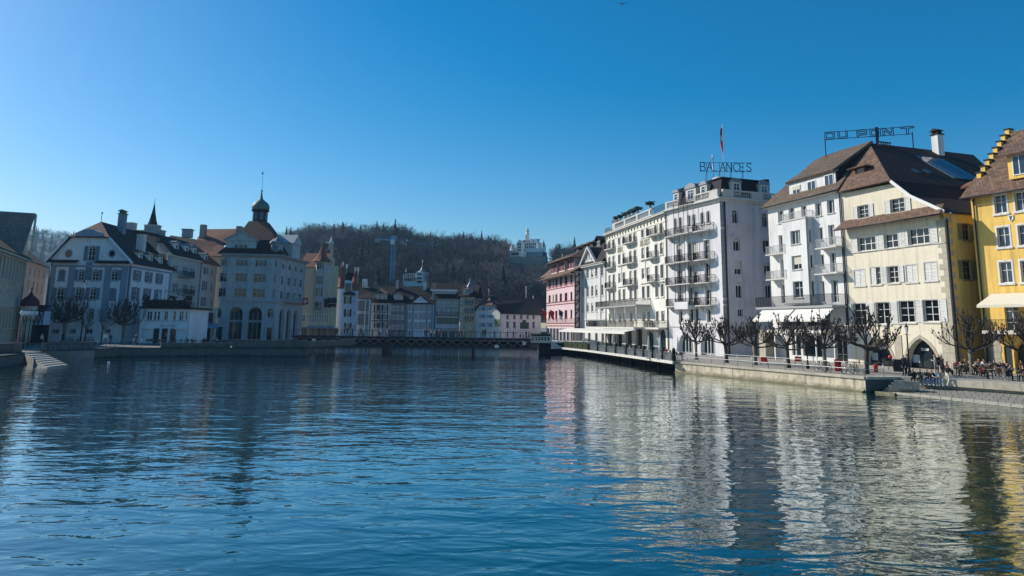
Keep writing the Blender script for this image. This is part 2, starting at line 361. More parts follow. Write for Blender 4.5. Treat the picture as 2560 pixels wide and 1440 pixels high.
def frame_mesh(w, h, arch, cols, rows, fm, fw):
    mb = MB(); o = opn(0, w, 0, h, arch); ring(mb, o, inset(o, fw), 0, .07)
    top = h - (fw if not arch else (w * .5 if arch == 'r' else w * .3))
    for c in range(1, cols):
        x = w * c / cols; mb.box(x - fw * .45, x + fw * .45, .004, .066, fw, (h - fw * .6) if arch != 'r' else h - fw)
    for r in rows: mb.box(fw, w - fw, .010, .060, h * r - fw * .3, h * r + fw * .3)
    if arch: mb.box(fw, w - fw, .012, .058, top - fw * .4, top + fw * .4)
    return mb.mesh('window', fm)
def pane_mesh(w, h, arch, gm):
    mb = MB(); o = inset(opn(0, w, 0, h, arch), .02); mb.poly(o, (), 0); mb.poly(o, (), .02); return mb.mesh('pane', gm)
def shutter_mesh(w, h, sm, louv=True):
    mb = MB(); t = min(.07, w * .16); mb.box(0, t, 0, .05, 0, h); mb.box(w - t, w, 0, .05, 0, h)
    for z in (0, h / 2 - t / 2, h - t): mb.box(t, w - t, .004, .046, z, z + t)
    if louv:
        n = max(4, int((h - 3 * t) / .13))
        for k in range(n):
            z = t + (h - 2 * t) * (k + .5) / n
            if abs(z - h / 2) < t * .6: continue
            mb.obox((w / 2, .025, z), (w / 2 - t, 0, 0), (0, .022, .03), (0, -.003, .006))
        mb.box(t, w - t, .036, .040, t, h - t)
    else: mb.box(t, w - t, .015, .035, t, h - t)
    return mb.mesh('shutter', sm)
def surround_mesh(w, h, arch, sw, proud, sm, sillm, keyst, hood):
    mb = MB(); o = opn(0, w, 0, h, arch); big = inset(o, -sw)
    ring(mb, big, o, -proud, .06)
    if sillm: mb.box(-sw - .08, w + sw + .08, -proud - .09, .02, -sw - .05, -.002 - sw * .3)
    if keyst: mb.prism([(w / 2 - .10, h - .02), (w / 2 + .10, h - .02), (w / 2 + .16, h + sw + .14), (w / 2 - .16, h + sw + .14)], -proud - .05, .01)
    if hood == 1: mb.box(-sw - .1, w + sw + .1, -proud - .22, 0, h + sw + .12, h + sw + .27); mb.box(-sw, w + sw, -proud - .08, 0, h + sw + .002, h + sw + .118)
    if hood == 2: mb.prism([(-sw - .12, h + sw + .02), (w + sw + .12, h + sw + .02), (w / 2, h + sw + .5)], -proud - .2, 0)
    if hood == 3:
        R = opn(-sw - .1, w + sw + .1, h + sw + .02, h + sw + .5, 's', .4); mb.prism(R, -proud - .18, 0)
    return mb.mesh('surround', sm)
def sill_mesh(w, sm, d=.14):
    mb = MB(); mb.box(-.08, w + .08, -d, .03, -.10, -.002); return mb.mesh('sill', sm)
class Style(dict):
    def __init__(s, **k): super().__init__(frame=M_WOODW, fw=.07, cols=2, rows=(.62,), glass=M_GLASS, surround=None, sw=.14, proud=.03, sill=M_TRIM, shut=None, state='open', key=False, hood=0, depth=.2, blind=0, louv=True, swf=.5); s.update(k)
    def of(s, **k): n = Style(**s); n.update(k); return n
class Face:
    """one wall of a building: collects openings, hangs windows and other parts on them"""
    def __init__(s, root, F): s.r = root; s.F = F; s.ops = []
    def M(s, u=0, y=0, z=0): return s.F.M @ T(u, y, z)
    def win(s, u, z, w, h, st, arch=None, name='window', centre=True, label=None):
        """window with its opening; u = centre, z = bottom"""
        w = q5(w); h = q5(h); u0 = u - w / 2; d = st['depth']
        s.ops.append((opn(u0, u0 + w, z, z + h, arch), d))
        k = (w, h, arch)
        fm = cached(('f',) + k + (st['cols'], st['rows'], st['frame'].name, st['fw']), lambda: frame_mesh(w, h, arch, st['cols'], st['rows'], st['frame'], st['fw']))
        o = place(name, fm, s.r, s.M(u0, d - .08, z))
        if label: o['label'] = label
        pm = cached(('p',) + k + (st['glass'].name,), lambda: pane_mesh(w, h, arch, st['glass'])); place('pane', pm, o, s.M(u0, d - .035, z))
        bl = st['blind'] or (random.choice((0, 0, 0, 0, .25, .4, .6)) if st.get('rb') else 0)
        if bl and not arch:
            bm = cached(('b', w, h, bl), lambda: MB().box(.04, w - .04, 0, .02, h * (1 - bl), h - .03).mesh('blind', M_BLIND)); place('blind', bm, o, s.M(u0, d - .115, z))
        if st['surround']:
            sm = cached(('s',) + k + (st['surround'].name, st['sw'], st['proud'], bool(st['sill']), st['key'], st['hood']), lambda: surround_mesh(w, h, arch, st['sw'], st['proud'], st['surround'], st['sill'], st['key'], st['hood']))
            place('surround', sm, o, s.M(u0, -.003, z))
        elif st['sill']:
            sm = cached(('sl', w, st['sill'].name), lambda: sill_mesh(w, st['sill'])); place('sill', sm, o, s.M(u0, 0, z))
        if st['shut']:
            sw = q5(max(.3, w * st['swf'])); e = st['sw'] + .02 if st['surround'] else .03
            sh = cached(('sh', sw, h, st['shut'].name, st['louv']), lambda: shutter_mesh(sw, h, st['shut'], st['louv']))
            L = s.M(u0 - sw - e, -.09, z); R = s.M(u0 + w + e, -.09, z)
            cl, cr = s.M(u0, .03, z) , s.M(u0 + w - sw, .03, z)
            stt = st['state']
            if stt == 'closed':
                L, R = cl, cr
            elif stt == 'half': L = cl
            elif stt == 'right': L = None
            elif stt == 'left': R = None
            if L is not None: place('shutter', sh, o, L)
            if R is not None: place('shutter', sh, o, R)
        return o
    def row(s, us, z, w, h, st, arch=None): return [s.win(u, z, w, h, st, arch) for u in us]
    def hole(s, u0, u1, z0, z1, arch=None, d=.4, rise=None): s.ops.append((opn(u0, u1, z0, z1, arch, rise), d))
    def wall(s, outline, m, name='wall', thick=.5, mats=None):
        mb = MB(); mb.poly(outline, [o for o, d in s.ops])
        for o, d in s.ops:
            n = len(o)
            for k in range(n):
                j = (k + 1) % n; mb.face([(o[k][0], 0, o[k][1]), (o[j][0], 0, o[j][1]), (o[j][0], d, o[j][1]), (o[k][0], d, o[k][1])], 0)
        thick = max([thick] + [d + .05 for o, d in s.ops]); n = len(outline)
        for k in range(n):
            j = (k + 1) % n; a, b = outline[k], outline[j]
            mb.face([(b[0], 0, b[1]), (a[0], 0, a[1]), (a[0], thick, a[1]), (b[0], thick, b[1])], 0)
        mb.poly(outline, (), thick)          # dark room behind
        return mb.build(name, m, s.r, s.M())
    def part(s, name, mb, m, u=0, y=0, z=0, parent=None): return mb.build(name, m, parent or s.r, s.M(u, y, z))
    def cornice(s, u0, u1, z, prof, m, name='cornice', e0=0, e1=0):
        """prof: list of (z0, z1, projection)"""
        mb = MB()
        for a, b, p in prof: mb.box(u0 - p * e0, u1 + p * e1, -p, .05, z + a, z + b)
        return s.part(name, mb, m)
    def strip(s, u0, u1, z0, z1, p, m, name='pilaster'): return s.part(name, MB().box(u0, u1, -p, .02, z0, z1), m)
    def pipe(s, u, z0, z1, m=None, r=.07, y=-.14): return s.part('downpipe', MB().tube([(u, y, z0), (u, y, z1)], r, 6), m or M_PIPE)
    def door(s, u, z, w, h, m=None, arch=None, leafs=2):
        s.hole(u - w / 2, u + w / 2, z, z + h, arch, .3)
        st = Style(frame=m or M_BLACK, cols=leafs, rows=(.3,), glass=M_SHOP)
        k = ('d', q5(w), q5(h), arch, (m or M_BLACK).name, leafs)
        o = place('door', cached(k, lambda: frame_mesh(w, h, arch, leafs, (.3,), m or M_BLACK, .09)), s.r, s.M(u - w / 2, .2, z))
        place('pane', cached(('dp', q5(w), q5(h), arch), lambda: pane_mesh(w, h, arch, M_SHOP)), o, s.M(u - w / 2, .25, z)); return o
def rail_mb(pts, h=1.0, sp=.15, r=.014, top=.03, deco=0, closed=False):
    """vertical-bar railing along a polyline of (x,y) with z=0 at its foot"""
    mb = MB(); P = [Vector((p[0], p[1], 0)) for p in pts]
    for a, b in zip(P, P[1:]):
        d = b - a; L = d.length; n = max(1, int(L / sp))
        mb.bar(a + Vector((0, 0, h)), b + Vector((0, 0, h)), .05, top * 1.6); mb.bar(a + Vector((0, 0, .08)), b + Vector((0, 0, .08)), .03)
        for k in range(n + 1):
            p = a + d * k / n
            w = r * 2 if k not in (0, n) else .045
            mb.bar(p, p + Vector((0, 0, h)), w)
            if deco and k < n:
                q = a + d * (k + .5) / n; zz = h * (.35 if k % 2 else .62)
                for t in range(6):
                    a1, a2 = t * pi / 3, (t + 1) * pi / 3; e = d.normalized()
                    mb.bar(q + e * cos(a1) * sp * .45 + Vector((0, 0, zz + sin(a1) * sp * .45)), q + e * cos(a2) * sp * .45 + Vector((0, 0, zz + sin(a2) * sp * .45)), .018)
    return mb
def balcony(fc, u0, u1, z, dep, slabm, railm=None, curved=False, h=1.0, t=.14, corbel=None, deco=1, sp=.16, name='balcony'):
    u0, u1 = min(u0, u1), max(u0, u1); w = u1 - u0
    if curved: pts = [(0, 0)] + [(w * (.5 - .5 * cos(a * pi / 8)), -dep * (.55 + .45 * sin(a * pi / 8))) for a in range(9)] + [(w, 0)]
    else: pts = [(0, 0), (0, -dep), (w, -dep), (w, 0)]
    key = ('balc', round(w, 2), round(dep, 2), curved, h, t, bool(corbel), slabm.name, (railm or M_IRON).name, deco, sp)
    def mk():
        mb = MB(); mb.hprism(pts, -t, 0)
        if corbel:
            for x in corbel if isinstance(corbel, (list, tuple)) else (.12 * w, .88 * w):
                mb.prism([(0, 0)], 0, 0) if False else None
                cx = x; q = [(-.004, -t), (-.004, -t - .75), (-.12, -t - .7), (-dep * .45, -t - .25), (-dep * .8, -t)]
                i = len(mb.v); n = len(q)
                mb.v += [(cx - .11, a, b) for a, b in q] + [(cx + .11, a, b) for a, b in q]
                for k in range(n):
                    j = (k + 1) % n; mb.f.append((i + k, i + j, i + n + j, i + n + k)); mb.m.append(0); mb.sm.append(False)
                mb.f.append(tuple(i + k for k in range(n))); mb.m.append(0); mb.sm.append(False)
                mb.f.append(tuple(i + n + k for k in reversed(range(n)))); mb.m.append(0); mb.sm.append(False)
        rp = [(x + (.05 if x < .01 else (-.05 if x > w - .01 else 0)), min(y + .05, -.02)) for x, y in pts]
        return mb.mesh(name, slabm), rail_mb(rp, h, sp, deco=deco).mesh('railing', railm or M_IRON)
    a, b = cached(key, mk)
    o = place(name, a, fc.r, fc.M(u0, 0, z)); place('railing', b, o, fc.M(u0, 0, z)); return o
def baluster_mesh(h, m, r=.09):
    mb = MB(); mb.lathe([(r * .8, 0), (r * .8, h * .08), (r * .45, h * .14), (r, h * .38), (r * .4, h * .78), (r * .75, h * .9), (r * .75, h)], 6); return mb.mesh('baluster', m)
def balustrade(fc, u0, u1, z, h, m, y0=-.05, sp=.32, piers=(), name='balustrade', th=.28, each=True, r=.09):
    """parapet with coping, plinth, piers and separate balusters"""
    mb = MB(); mb.box(u0, u1, y0 - th, y0, z, z + h * .16); mb.box(u0 - .03, u1 + .03, y0 - th - .04, y0 + .04, z + h * .84, z + h)
    for p, w in piers: mb.box(p - w / 2, p + w / 2, y0 - th - .03, y0 + .03, z + .003, z + h * .838)
    o = fc.part(name, mb, m); bm = cached(('bal', round(h, 2), m.name, r), lambda: baluster_mesh(h * .68, m, r))
    n = int((u1 - u0) / sp); offs = [u0 + (k + .5) * (u1 - u0) / n for k in range(n)]
    offs = [x for x in offs if all(abs(x - p) > w / 2 + .06 for p, w in piers)]
    for x in offs: place('baluster', bm, o, fc.M(x, y0 - th / 2, z + h * .16))
    return o
def roof(fc, planes, m, name='roof', t=.16):
    mb = MB()
    for p in planes: mb.slab(p, t)
    return fc.part(name, mb, m)
def dormer(fc, u, z, w, h, dep, wallm, roofm, st, kind='flat', y=0.0, name='dormer', ov=.15, wn=1):
    """roof dormer: front wall at depth y (inward positive), body running back dep"""
    mb = MB(); mb.box(u - w / 2, u + w / 2, y, y + dep, z, z + h)
    o = fc.part(name, mb, wallm)
    rb = MB(); a, b = u - w / 2 - ov, u + w / 2 + ov
    if kind == 'flat': rb.slab([(a, y - ov, z + h), (b, y - ov, z + h), (b, y + dep, z + h + .25), (a, y + dep, z + h + .25)], .1); 
    elif kind == 'gable':
        r = w * .42
        rb.slab([(a, y - ov, z + h - .05), (u, y - ov, z + h + r), (u, y + dep + r, z + h + r), (a, y + dep, z + h - .05)], .1)
        rb.slab([(b, y - ov, z + h - .05), (u, y - ov, z + h + r), (u, y + dep + r, z + h + r), (b, y + dep, z + h - .05)], .1)
        mb2 = MB().prism([(u - w / 2, z + h), (u + w / 2, z + h), (u, z + h + r * .9)], y, y + dep); fc.part('dormer_gable', mb2, wallm, parent=o)
    elif kind == 'hip':
        r = w * .4
        rb.slab([(a, y - ov, z + h), (b, y - ov, z + h), (u, y + w * .5, z + h + r)], .1)
        rb.slab([(a, y - ov, z + h), (u, y + w * .5, z + h + r), (u, y + dep + r, z + h + r), (a, y + dep, z + h)], .1)
        rb.slab([(b, y - ov, z + h), (u, y + w * .5, z + h + r), (u, y + dep + r, z + h + r), (b, y + dep, z + h)], .1)
    elif kind == 'round':
        pts = [(u + (w / 2 + ov) * cos(t * pi / 8), z + h - .02 + (w * .3) * sin(t * pi / 8)) for t in range(9)]
        rb.prism(pts, y - ov, y + dep)
    fc.part('dormer_roof', rb, roofm, parent=o)
    for k in range(wn):
        ww = w / wn * .62; uu = u - w / 2 + w * (k + .5) / wn; hh = h * .74; w5, h5 = q5(ww), q5(hh)
        f = place('window', cached(('f', w5, h5, None, st['cols'], st['rows'], st['frame'].name, st['fw']), lambda: frame_mesh(w5, h5, None, st['cols'], st['rows'], st['frame'], st['fw'])), o, fc.M(uu - w5 / 2, y - .06, z + h * .14))
    # panes sit just in front of the dormer wall, inside the frame
        pm = cached(('p', w5, h5, None, st['glass'].name), lambda: pane_mesh(w5, h5, None, st['glass']))
        pn = place('pane', pm, o, fc.M(uu - w5 / 2, y - .035, z + h * .14))
    return o
def chimney(fc, u, y, z0, h, w, m, capm=None, name='chimney', pots=0, parent=None):
    mb = MB(); mb.box(u - w / 2, u + w / 2, y - w / 2, y + w / 2, z0, z0 + h); o = fc.part(name, mb, m, parent=parent)
    cb = MB(); cb.box(u - w * .62, u + w * .62, y - w * .62, y + w * .62, z0 + h + .002, z0 + h + .14)
    if pots:
        for k in range(pots):
            x = u - w / 2 + w * (k + .5) / pots; cb.box(x - .07, x + .07, y - w * .4, y + w * .4, z0 + h + .14, z0 + h + .5)
        cb.prism([(u - w * .7, z0 + h + .5), (u + w * .7, z0 + h + .5), (u, z0 + h + .85)], y - w * .6, y + w * .6)
    if parent is None: fc.part('chimney_cap', cb, capm or M_GTRIM, parent=o)
    return o
LET = {  # letters as strokes in a unit box
 'A': [[(0, 0), (.5, 1), (1, 0)], [(.2, .38), (.8, .38)]], 'B': [[(0, 0), (0, 1), (.6, 1), (.8, .88), (.8, .65), (.6, .53), (0, .53)], [(.6, .53), (.9, .4), (.9, .14), (.65, 0), (0, 0)]],
 'C': [[(1, .82), (.8, .97), (.5, 1), (.15, .82), (0, .5), (.15, .18), (.5, 0), (.8, .03), (1, .18)]], 'D': [[(0, 0), (0, 1), (.55, 1), (.9, .75), (.9, .25), (.55, 0), (0, 0)]],
 'E': [[(.8, 0), (0, 0), (0, 1), (.8, 1)], [(0, .52), (.65, .52)]], 'H': [[(0, 0), (0, 1)], [(.85, 0), (.85, 1)], [(0, .5), (.85, .5)]], 'L': [[(0, 1), (0, 0), (.7, 0)]],
 'N': [[(0, 0), (0, 1), (.9, 0), (.9, 1)]], 'O': [[(.5, 1), (.12, .82), (0, .5), (.12, .18), (.5, 0), (.88, .18), (1, .5), (.88, .82), (.5, 1)]],
 'P': [[(0, 0), (0, 1), (.6, 1), (.82, .86), (.82, .62), (.6, .48), (0, .48)]], 'R': [[(0, 0), (0, 1), (.6, 1), (.82, .86), (.82, .62), (.6, .48), (0, .48)], [(.45, .48), (.88, 0)]],
 'S': [[(.85, .84), (.6, 1), (.25, .97), (.08, .78), (.2, .58), (.7, .42), (.85, .22), (.65, .02), (.25, 0), (.02, .16)]], 'T': [[(0, 1), (.9, 1)], [(.45, 1), (.45, 0)]],
 'U': [[(0, 1), (0, .2), (.2, 0), (.65, 0), (.85, .2), (.85, 1)]], 'I': [[(.2, 0), (.2, 1)]], 'G': [[(1, .82), (.8, .97), (.5, 1), (.15, .82), (0, .5), (.15, .18), (.5, 0), (.85, .06), (.95, .4), (.6, .4)]],
 'M': [[(0, 0), (0, 1), (.5, .3), (1, 1), (1, 0)]], 'Z': [[(0, 1), (.8, 1), (0, 0), (.85, 0)]], 'F': [[(0, 0), (0, 1), (.75, 1)], [(0, .52), (.6, .52)]], 'K': [[(0, 0), (0, 1)], [(.8, 1), (0, .45), (.85, 0)]], 'V': [[(0, 1), (.45, 0), (.9, 1)]],
 'Y': [[(0, 1), (.45, .5), (.9, 1)], [(.45, .5), (.45, 0)]], ' ': []}
def letters(text, total, h, sw, dep, parent, M, m, name='letter', gap=.28):
    """each character its own part; text runs along local x from 0 to total"""
    wid = [(.35 if c == 'I' else (.5 if c == ' ' else 1.0)) for c in text]; W = sum(wid) + gap * (len(text) - 1); s = total / W; x = 0
    for c, w in zip(text, wid):
        if c != ' ':
            mb = MB()
            for st in LET[c]:
                for a, b in zip(st, st[1:]): 
                    p = Vector((x + a[0] * s, 0, a[1] * h)); q = Vector((x + b[0] * s, 0, b[1] * h)); d = (q - p).normalized() * sw * .4
                    mb.bar(p - d, q + d, dep, sw, up=(0, 0, 1)) if abs(d.z) < .9 * d.length else mb.obox((p + q) / 2, (sw / 2, 0, 0), (0, dep / 2, 0), (q - p) / 2 + d)
            mb.build(name, m, parent, M)
        x += (w + gap) * s
def proj(P):
    P = Vector(P); z = P.z - CAMZ; f = P.y * _ct + z * _st; b = (-P.y * _st + z * _ct) / f; a = P.x / f
    return 1280 + (a * _cr + b * _sr) * FPX, 480 - (-a * _sr + b * _cr) * FPX
def solve_px(fn, px, lo, hi):
    """t in [lo,hi] where fn(t) is seen in pixel column px (monotonic)"""
    s = 1 if proj(fn(hi))[0] > proj(fn(lo))[0] else -1
    for _ in range(40):
        m = (lo + hi) / 2
        if (proj(fn(m))[0] - px) * s > 0: hi = m
        else: lo = m
    return (lo + hi) / 2
def _wp(s, x0, y0, x1, y1, st, arch=None, name='window', label=None, out=0.0):
    """window read off the photograph: pixel box on this wall"""
    ym = (y0 + y1) / 2; xm = (x0 + x1) / 2; u0, u1 = s.F.U(x0, ym, out), s.F.U(x1, ym, out); z0, z1 = s.F.Zz(xm, y1, out), s.F.Zz(xm, y0, out)
    return s.win((u0 + u1) / 2, z0, abs(u1 - u0), z1 - z0, st, arch, name, label=label)
Face.wp = _wp
def back_walls(fc, W, D, z, m, left=True, right=True, back=True, name='side_wall'):
    """plain closing walls of a house body (depth D) behind facade fc"""
    mb = MB()
    if left: mb.box(0.003, .3, .5, D, 0, z)
    if right: mb.box(W - .3, W - .003, .5, D, 0, z)
    if back: mb.box(.3, W - .3, D - .3, D, 0, z)
    return fc.part(name, mb, m)

def ticks(n, total, h, parent, M, m, seed=0):
    """lettering too small to read in the photograph: a row of short marks"""
    rr = random.Random(seed)
    for k in range(n):
        if rr.random() < .15: continue
        x = total * k / n; w = total / n * rr.uniform(.3, .6); hh = h * rr.uniform(.8, 1); MB().box(x, x + w, -.01, .01, 0, hh).build('letter', m, parent, M)
# ------------------------------------------------------------------ facade lines of the right bank (near to far, chained at their corners)
def rb(a): return -(90 - a)
_q = G(2392, 927); _c = Fac((_q.x, _q.y), rb(18.9)); CREAM_W = -_c.U(2128, 850); F_CREAM = _c.shift(-CREAM_W)
_q = F_CREAM.p; _c = Fac((_q.x, _q.y), rb(16)); DUP_W = -_c.U(1929, 740); F_DUP = _c.shift(-DUP_W)
_q = G(1812, 891); _c = Fac((_q.x, _q.y), rb(20.8)); BAL_W = -_c.U(1672, 700); F_BAL = _c.shift(-BAL_W)
_q = F_BAL.p; _c = Fac((_q.x, _q.y), rb(10.4)); HOT_W = -_c.U(1516, 750); F_HOT = _c.shift(-HOT_W)
_q = F_HOT.p; _c = Fac((_q.x, _q.y), rb(14.3)); GRE_W = -_c.U(1447, 780); F_GRE = _c.shift(-GRE_W)
_c = F_GRE.turn(0, 14.3 - 11 - 2 * (14.3 - 11), 0); _q = _c.pt(0, -1.6); _c = Fac((_q.x, _q.y), rb(11)); _e = _c.U(1436, 780); _c = _c.shift(_e); PIN_W = -_c.U(1366, 780); F_PIN = _c.shift(-PIN_W)
_q = G(2466, 929); F_YEL = Fac((_q.x, _q.y), rb(24)); YEL_W = 9.0
# ================================================================== RIGHT BANK: cream guild house with half-hipped gable
ST_CR = Style(rb=0, surround=M_TRIM, sw=.12, proud=.02, shut=M_SHW, rows=(.34, .67), depth=.28, glass=M_GLASSD, swf=.52)
r = thing('guild_house', 'cream gabled house with pointed shop arches, white shutters and a half-hipped brown roof', 'house', F_CREAM.M)
fc = Face(r, F_CREAM); U, Z, W = F_CREAM.U, F_CREAM.Zz, CREAM_W
for b in ((2134, 758, 2166, 812), (2190, 755, 2225, 810), (2248, 752, 2286, 806), (2309, 749, 2347, 804)): fc.wp(*b, ST_CR.of(swf=.48))
for b, st in (((2136, 674, 2162, 714), 'closed'), ((2176, 668, 2202, 711), 'half'), ((2220, 665, 2246, 707), 'open'), ((2265, 662, 2293, 705), 'closed'), ((2311, 656, 2342, 701), 'closed')):
    fc.wp(*b, ST_CR.of(state=st, swf=.5 if st != 'open' else .42))
for b, c in (((2145, 591, 2190, 627), 3), ((2211, 583, 2246, 620), 2), ((2271, 569, 2324, 611), 3)): fc.wp(*b, ST_CR.of(surround=None, sill=M_TRIM, cols=c, rows=(.5,), swf=.36 if c == 3 else .46, fw=.1))
for b in ((2145, 512, 2172, 545), (2227, 496, 2262, 531)): fc.wp(*b, ST_CR.of(surround=None, swf=.4))
# pointed arches on the quay
def shop_arch(x0, x1, ytop, ybase, u_apex=None):
    ua, ub = U(x0, 900), U(x1, 900); zt = Z((x0 + x1) / 2, ytop)
    fc.hole(ua, ub, 0, zt, 'p', 1.0); o = opn(ua, ub, .0, zt, 'p')
    mb = MB(); ring(mb, inset(o, -.32), o, -.05, .1); s = fc.part('arch_surround', mb, M_STONE)
    w = ub - ua; fr = MB(); i = inset(o, .05); ring(fr, i, inset(i, .09), .7, .8)
    for k in (.33, .64): fr.box(ua + w * k - .06, ua + w * k + .06, .7, .8, .05, zt - .75)
    fr.box(ua + .1, ub - .1, .71, .79, 2.35, 2.45); f = fc.part('shop_front', fr, M_BLACK)
    g = MB(); g.poly(inset(o, .1), (), .78); fc.part('pane', g, M_SHOP, parent=f)
    return ua, ub, zt, f
M_SIGNW = mat('white_lettering', (.8, .8, .78), .6, .03)
for (a, b, t) in ((2164, 2234, 847), (2264, 2347, 846)):
    ua, ub, zt, f = shop_arch(a, b, t, 926)
    letters('BLOOM', .85, .24, .055, .02, f, fc.M(ua + (ub - ua) * .36, .68, 1.75), M_SIGNW)
    p = MB(); p.box(ua + .25, ua + (ub - ua) * .28, .69, .71, .5, 1.3); fc.part('poster', p, mat('pale_poster', (.5, .55, .6), .6, .4, 3), parent=f)
# stone piers and quoins
for k, (x0, x1) in enumerate(((2240, 2258),)):
    fc.part('stone_pier', MB().box(U(x0, 900), U(x1, 900), -.06, .02, 0, Z(2250, 838)), M_STONE)
for k in range(5): # large ashlar blocks right of the arch
    z0 = k * .82
    for (a, b) in (((W - 1.75, W - .9), (W - .88, W - .003)) if k % 2 else ((W - 1.4, W - .55), (W - .53, W - .003))):
        fc.part('stone_block', MB().box(a, b, -.035, .02, z0 + .01, z0 + .81), M_STONE)
zq = 4.15
while zq < 14.4:
    ln = .95 if int(zq / .55) % 2 else .5
    fc.part('quoin', MB().box(W - ln, W + .03, -.03, .02, zq, zq + .53), M_STONE); zq += .55
fs = Face(r, F_CREAM.turn(W, 90))
zq = .02
while zq < 14.4:
    ln = .5 if int(zq / .55) % 2 else .95
    fs.part('quoin', MB().box(.032, ln, -.025, .02, zq, zq + .53), M_STONE); zq += .55
ST_YS = Style(surround=M_SHO, sw=.1, shut=M_SHO, rows=(.34, .67), glass=M_GLASSD, frame=M_SHO, swf=.5)
for b in ((2406, 560, 2424, 600), (2408, 652, 2428, 699)): fs.wp(*b, ST_YS)
SIDE_D = 17
fs.wall([(0, 0), (SIDE_D, 0), (SIDE_D, 15.2), (0, 15.2)], M_YELLOW, name='side_wall')
fs.pipe(.25, .3, 14.6); 
zE = 15.35
rk = [F_CREAM.uz(2233, 451, .4), F_CREAM.uz(2279, 488, .4), F_CREAM.uz(2348, 524, .4)]
hz = 19.35
fc.wall([(0, 0), (W, 0), (W, 15.2), (rk[1][0] - .1, rk[1][1] - .3), (rk[0][0] - .1, rk[0][1] - .25), (.0, hz)], M_CREAM)
fc.cornice(0, W - .05, Z(2245, 617) - .05, ((-.1, 0, .1),), M_TRIM, 'string_course')
# roofs
A = F_DUP.p + F_DUP.u * F_DUP.U(2173, 357, -6.2) - F_DUP.n * 6.2; A.z = F_DUP.Zz(2173, 357, -6.2) + QUAY
Ai = F_CREAM.M.inverted() @ A                                     # apex in the cream house's frame
Bk = Vector((Ai.x, Ai.y + 17, Ai.z)); e0 = Vector((rk[0][0], -.75, rk[0][1])); e1 = Vector((rk[1][0], -.6, rk[1][1])); e2 = Vector((W + .55, -.5, zE))
eL = Vector((-.25, -.75, hz + .05))
roof(fc, [[eL, e0, Ai]], M_ROOFB, 'half_hip')
D = 17
roof(fc, [[Ai, e0, Vector((e0.x, D, e0.z)), Bk], [e0, e1, Vector((e1.x, D, e1.z)), Vector((e0.x, D, e0.z))], [e1, e2, Vector((e2.x, D, e2.z)), Vector((e1.x, D, e1.z))]], M_ROOFD)  # right slope in darker tiles: its shade is put into the colour
roof(fc, [[Ai, Bk, Vector((-1.0, D, hz)), Vector((-1.0, .5, hz))]], M_ROOFB)
bar = MB(); bar.bar(e0 + Vector((0, -.03, -.1)), e1 + Vector((0, -.03, -.1)), .12, .32); bar.bar(e1 + Vector((0, -.03, -.1)), e2 + Vector((0, -.03, -.1)), .12, .32); fc.part('bargeboard', bar, M_WOODW)
pz0, pz1 = Z(2228, 553, 1.1), Z(2228, 553, 1.1) + 1.15
roof(fc, [[(-.4, -1.15, pz0), (W + .55, -1.15, pz0), (W + .1, .05, pz1), (.0, .05, pz1)]], M_ROOFB, 'pent_roof')
gm_ = MB(); gm_.tube([(-.4, -1.2, pz0 - .05), (W + .55, -1.2, pz0 - .05)], .07, 6); fc.part('gutter', gm_, M_PIPE)
fs.part('gutter', MB().tube([(-.4, -.6, zE - .08), (D, -.6, zE - .08)], .07, 6), M_PIPE)
# little hip dormer on the half-hip, chimney, roof glazing
hp = (e0 + eL) / 2 * .52 + Ai * .48
dormer(fc, F_CREAM.U(2163, 425, -2.2), F_CREAM.Zz(2163, 441, -1.7), 1.35, 1.1, 2.6, M_TIMR, M_ROOFB, Style(cols=2, rows=(), fw=.06), 'hip', y=1.55, ov=.75)
ch = solve_px(lambda t: F_CREAM.M @ Vector((Ai.x + 1.0, Ai.y + t, Ai.z)), 2347, 0, 16)
chimney(fc, Ai.x + .9, Ai.y + ch, Ai.z - 1.6, 3.3, .95, M_WHITE, M_ROOFD, pots=3)
gl = MB(); s0, s1 = Ai.lerp(e0, .28), Ai.lerp(e0, .80); nrm = (e0 - Ai).cross(Vector((0, 1, 0))).normalized(); nrm = nrm if nrm.z > 0 else -nrm
ya = solve_px(lambda t: F_CREAM.M @ (Ai.lerp(e0, .5) + Vector((0, t, 0))), 2372, 0, 17); 
for k in range(3):
    y0, y1 = ya + k * 1.5, ya + k * 1.5 + 1.36
    yo0, yo1 = y0 - s0.y, y1 - s0.y
    p = [Vector((s0.x, y0, s0.z)), Vector((s1.x, y0, s1.z)), Vector((s1.x, y1, s1.z)), Vector((s0.x, y1, s0.z))]
    fc.part('roof_light', MB().slab([q + nrm * .12 for q in p], .1), M_GLASSB)
for k, (px, f) in enumerate(((2290, .72), (2318, .70))):
    t = solve_px(lambda t: F_CREAM.M @ (Ai.lerp(e0, f) + Vector((0, t, 0))), px, 0, 17); c = Ai.lerp(e0, f); c = Vector((c.x, c.y + t, c.z)); d = (e0 - Ai).normalized(); d = Vector((d.x, 0, d.z)).normalized()
    fc.part('skylight', MB().obox(c + nrm * .1, (0, .3, 0), d * .5, nrm * .06), M_GLASSB)
# snow guards along the ridge
sg = MB()
for k in range(6): sg.box(Ai.x + .35, Ai.x + .45, Ai.y + 1.0 + k * .35, Ai.y + 1.12 + k * .35, Ai.z - .5, Ai.z + .12)
sg.box(Ai.x + .33, Ai.x + .47, Ai.y + .9, Ai.y + 3.0, Ai.z + .12, Ai.z + .22); fc.part('ridge_ladder', sg, M_TIMBER)
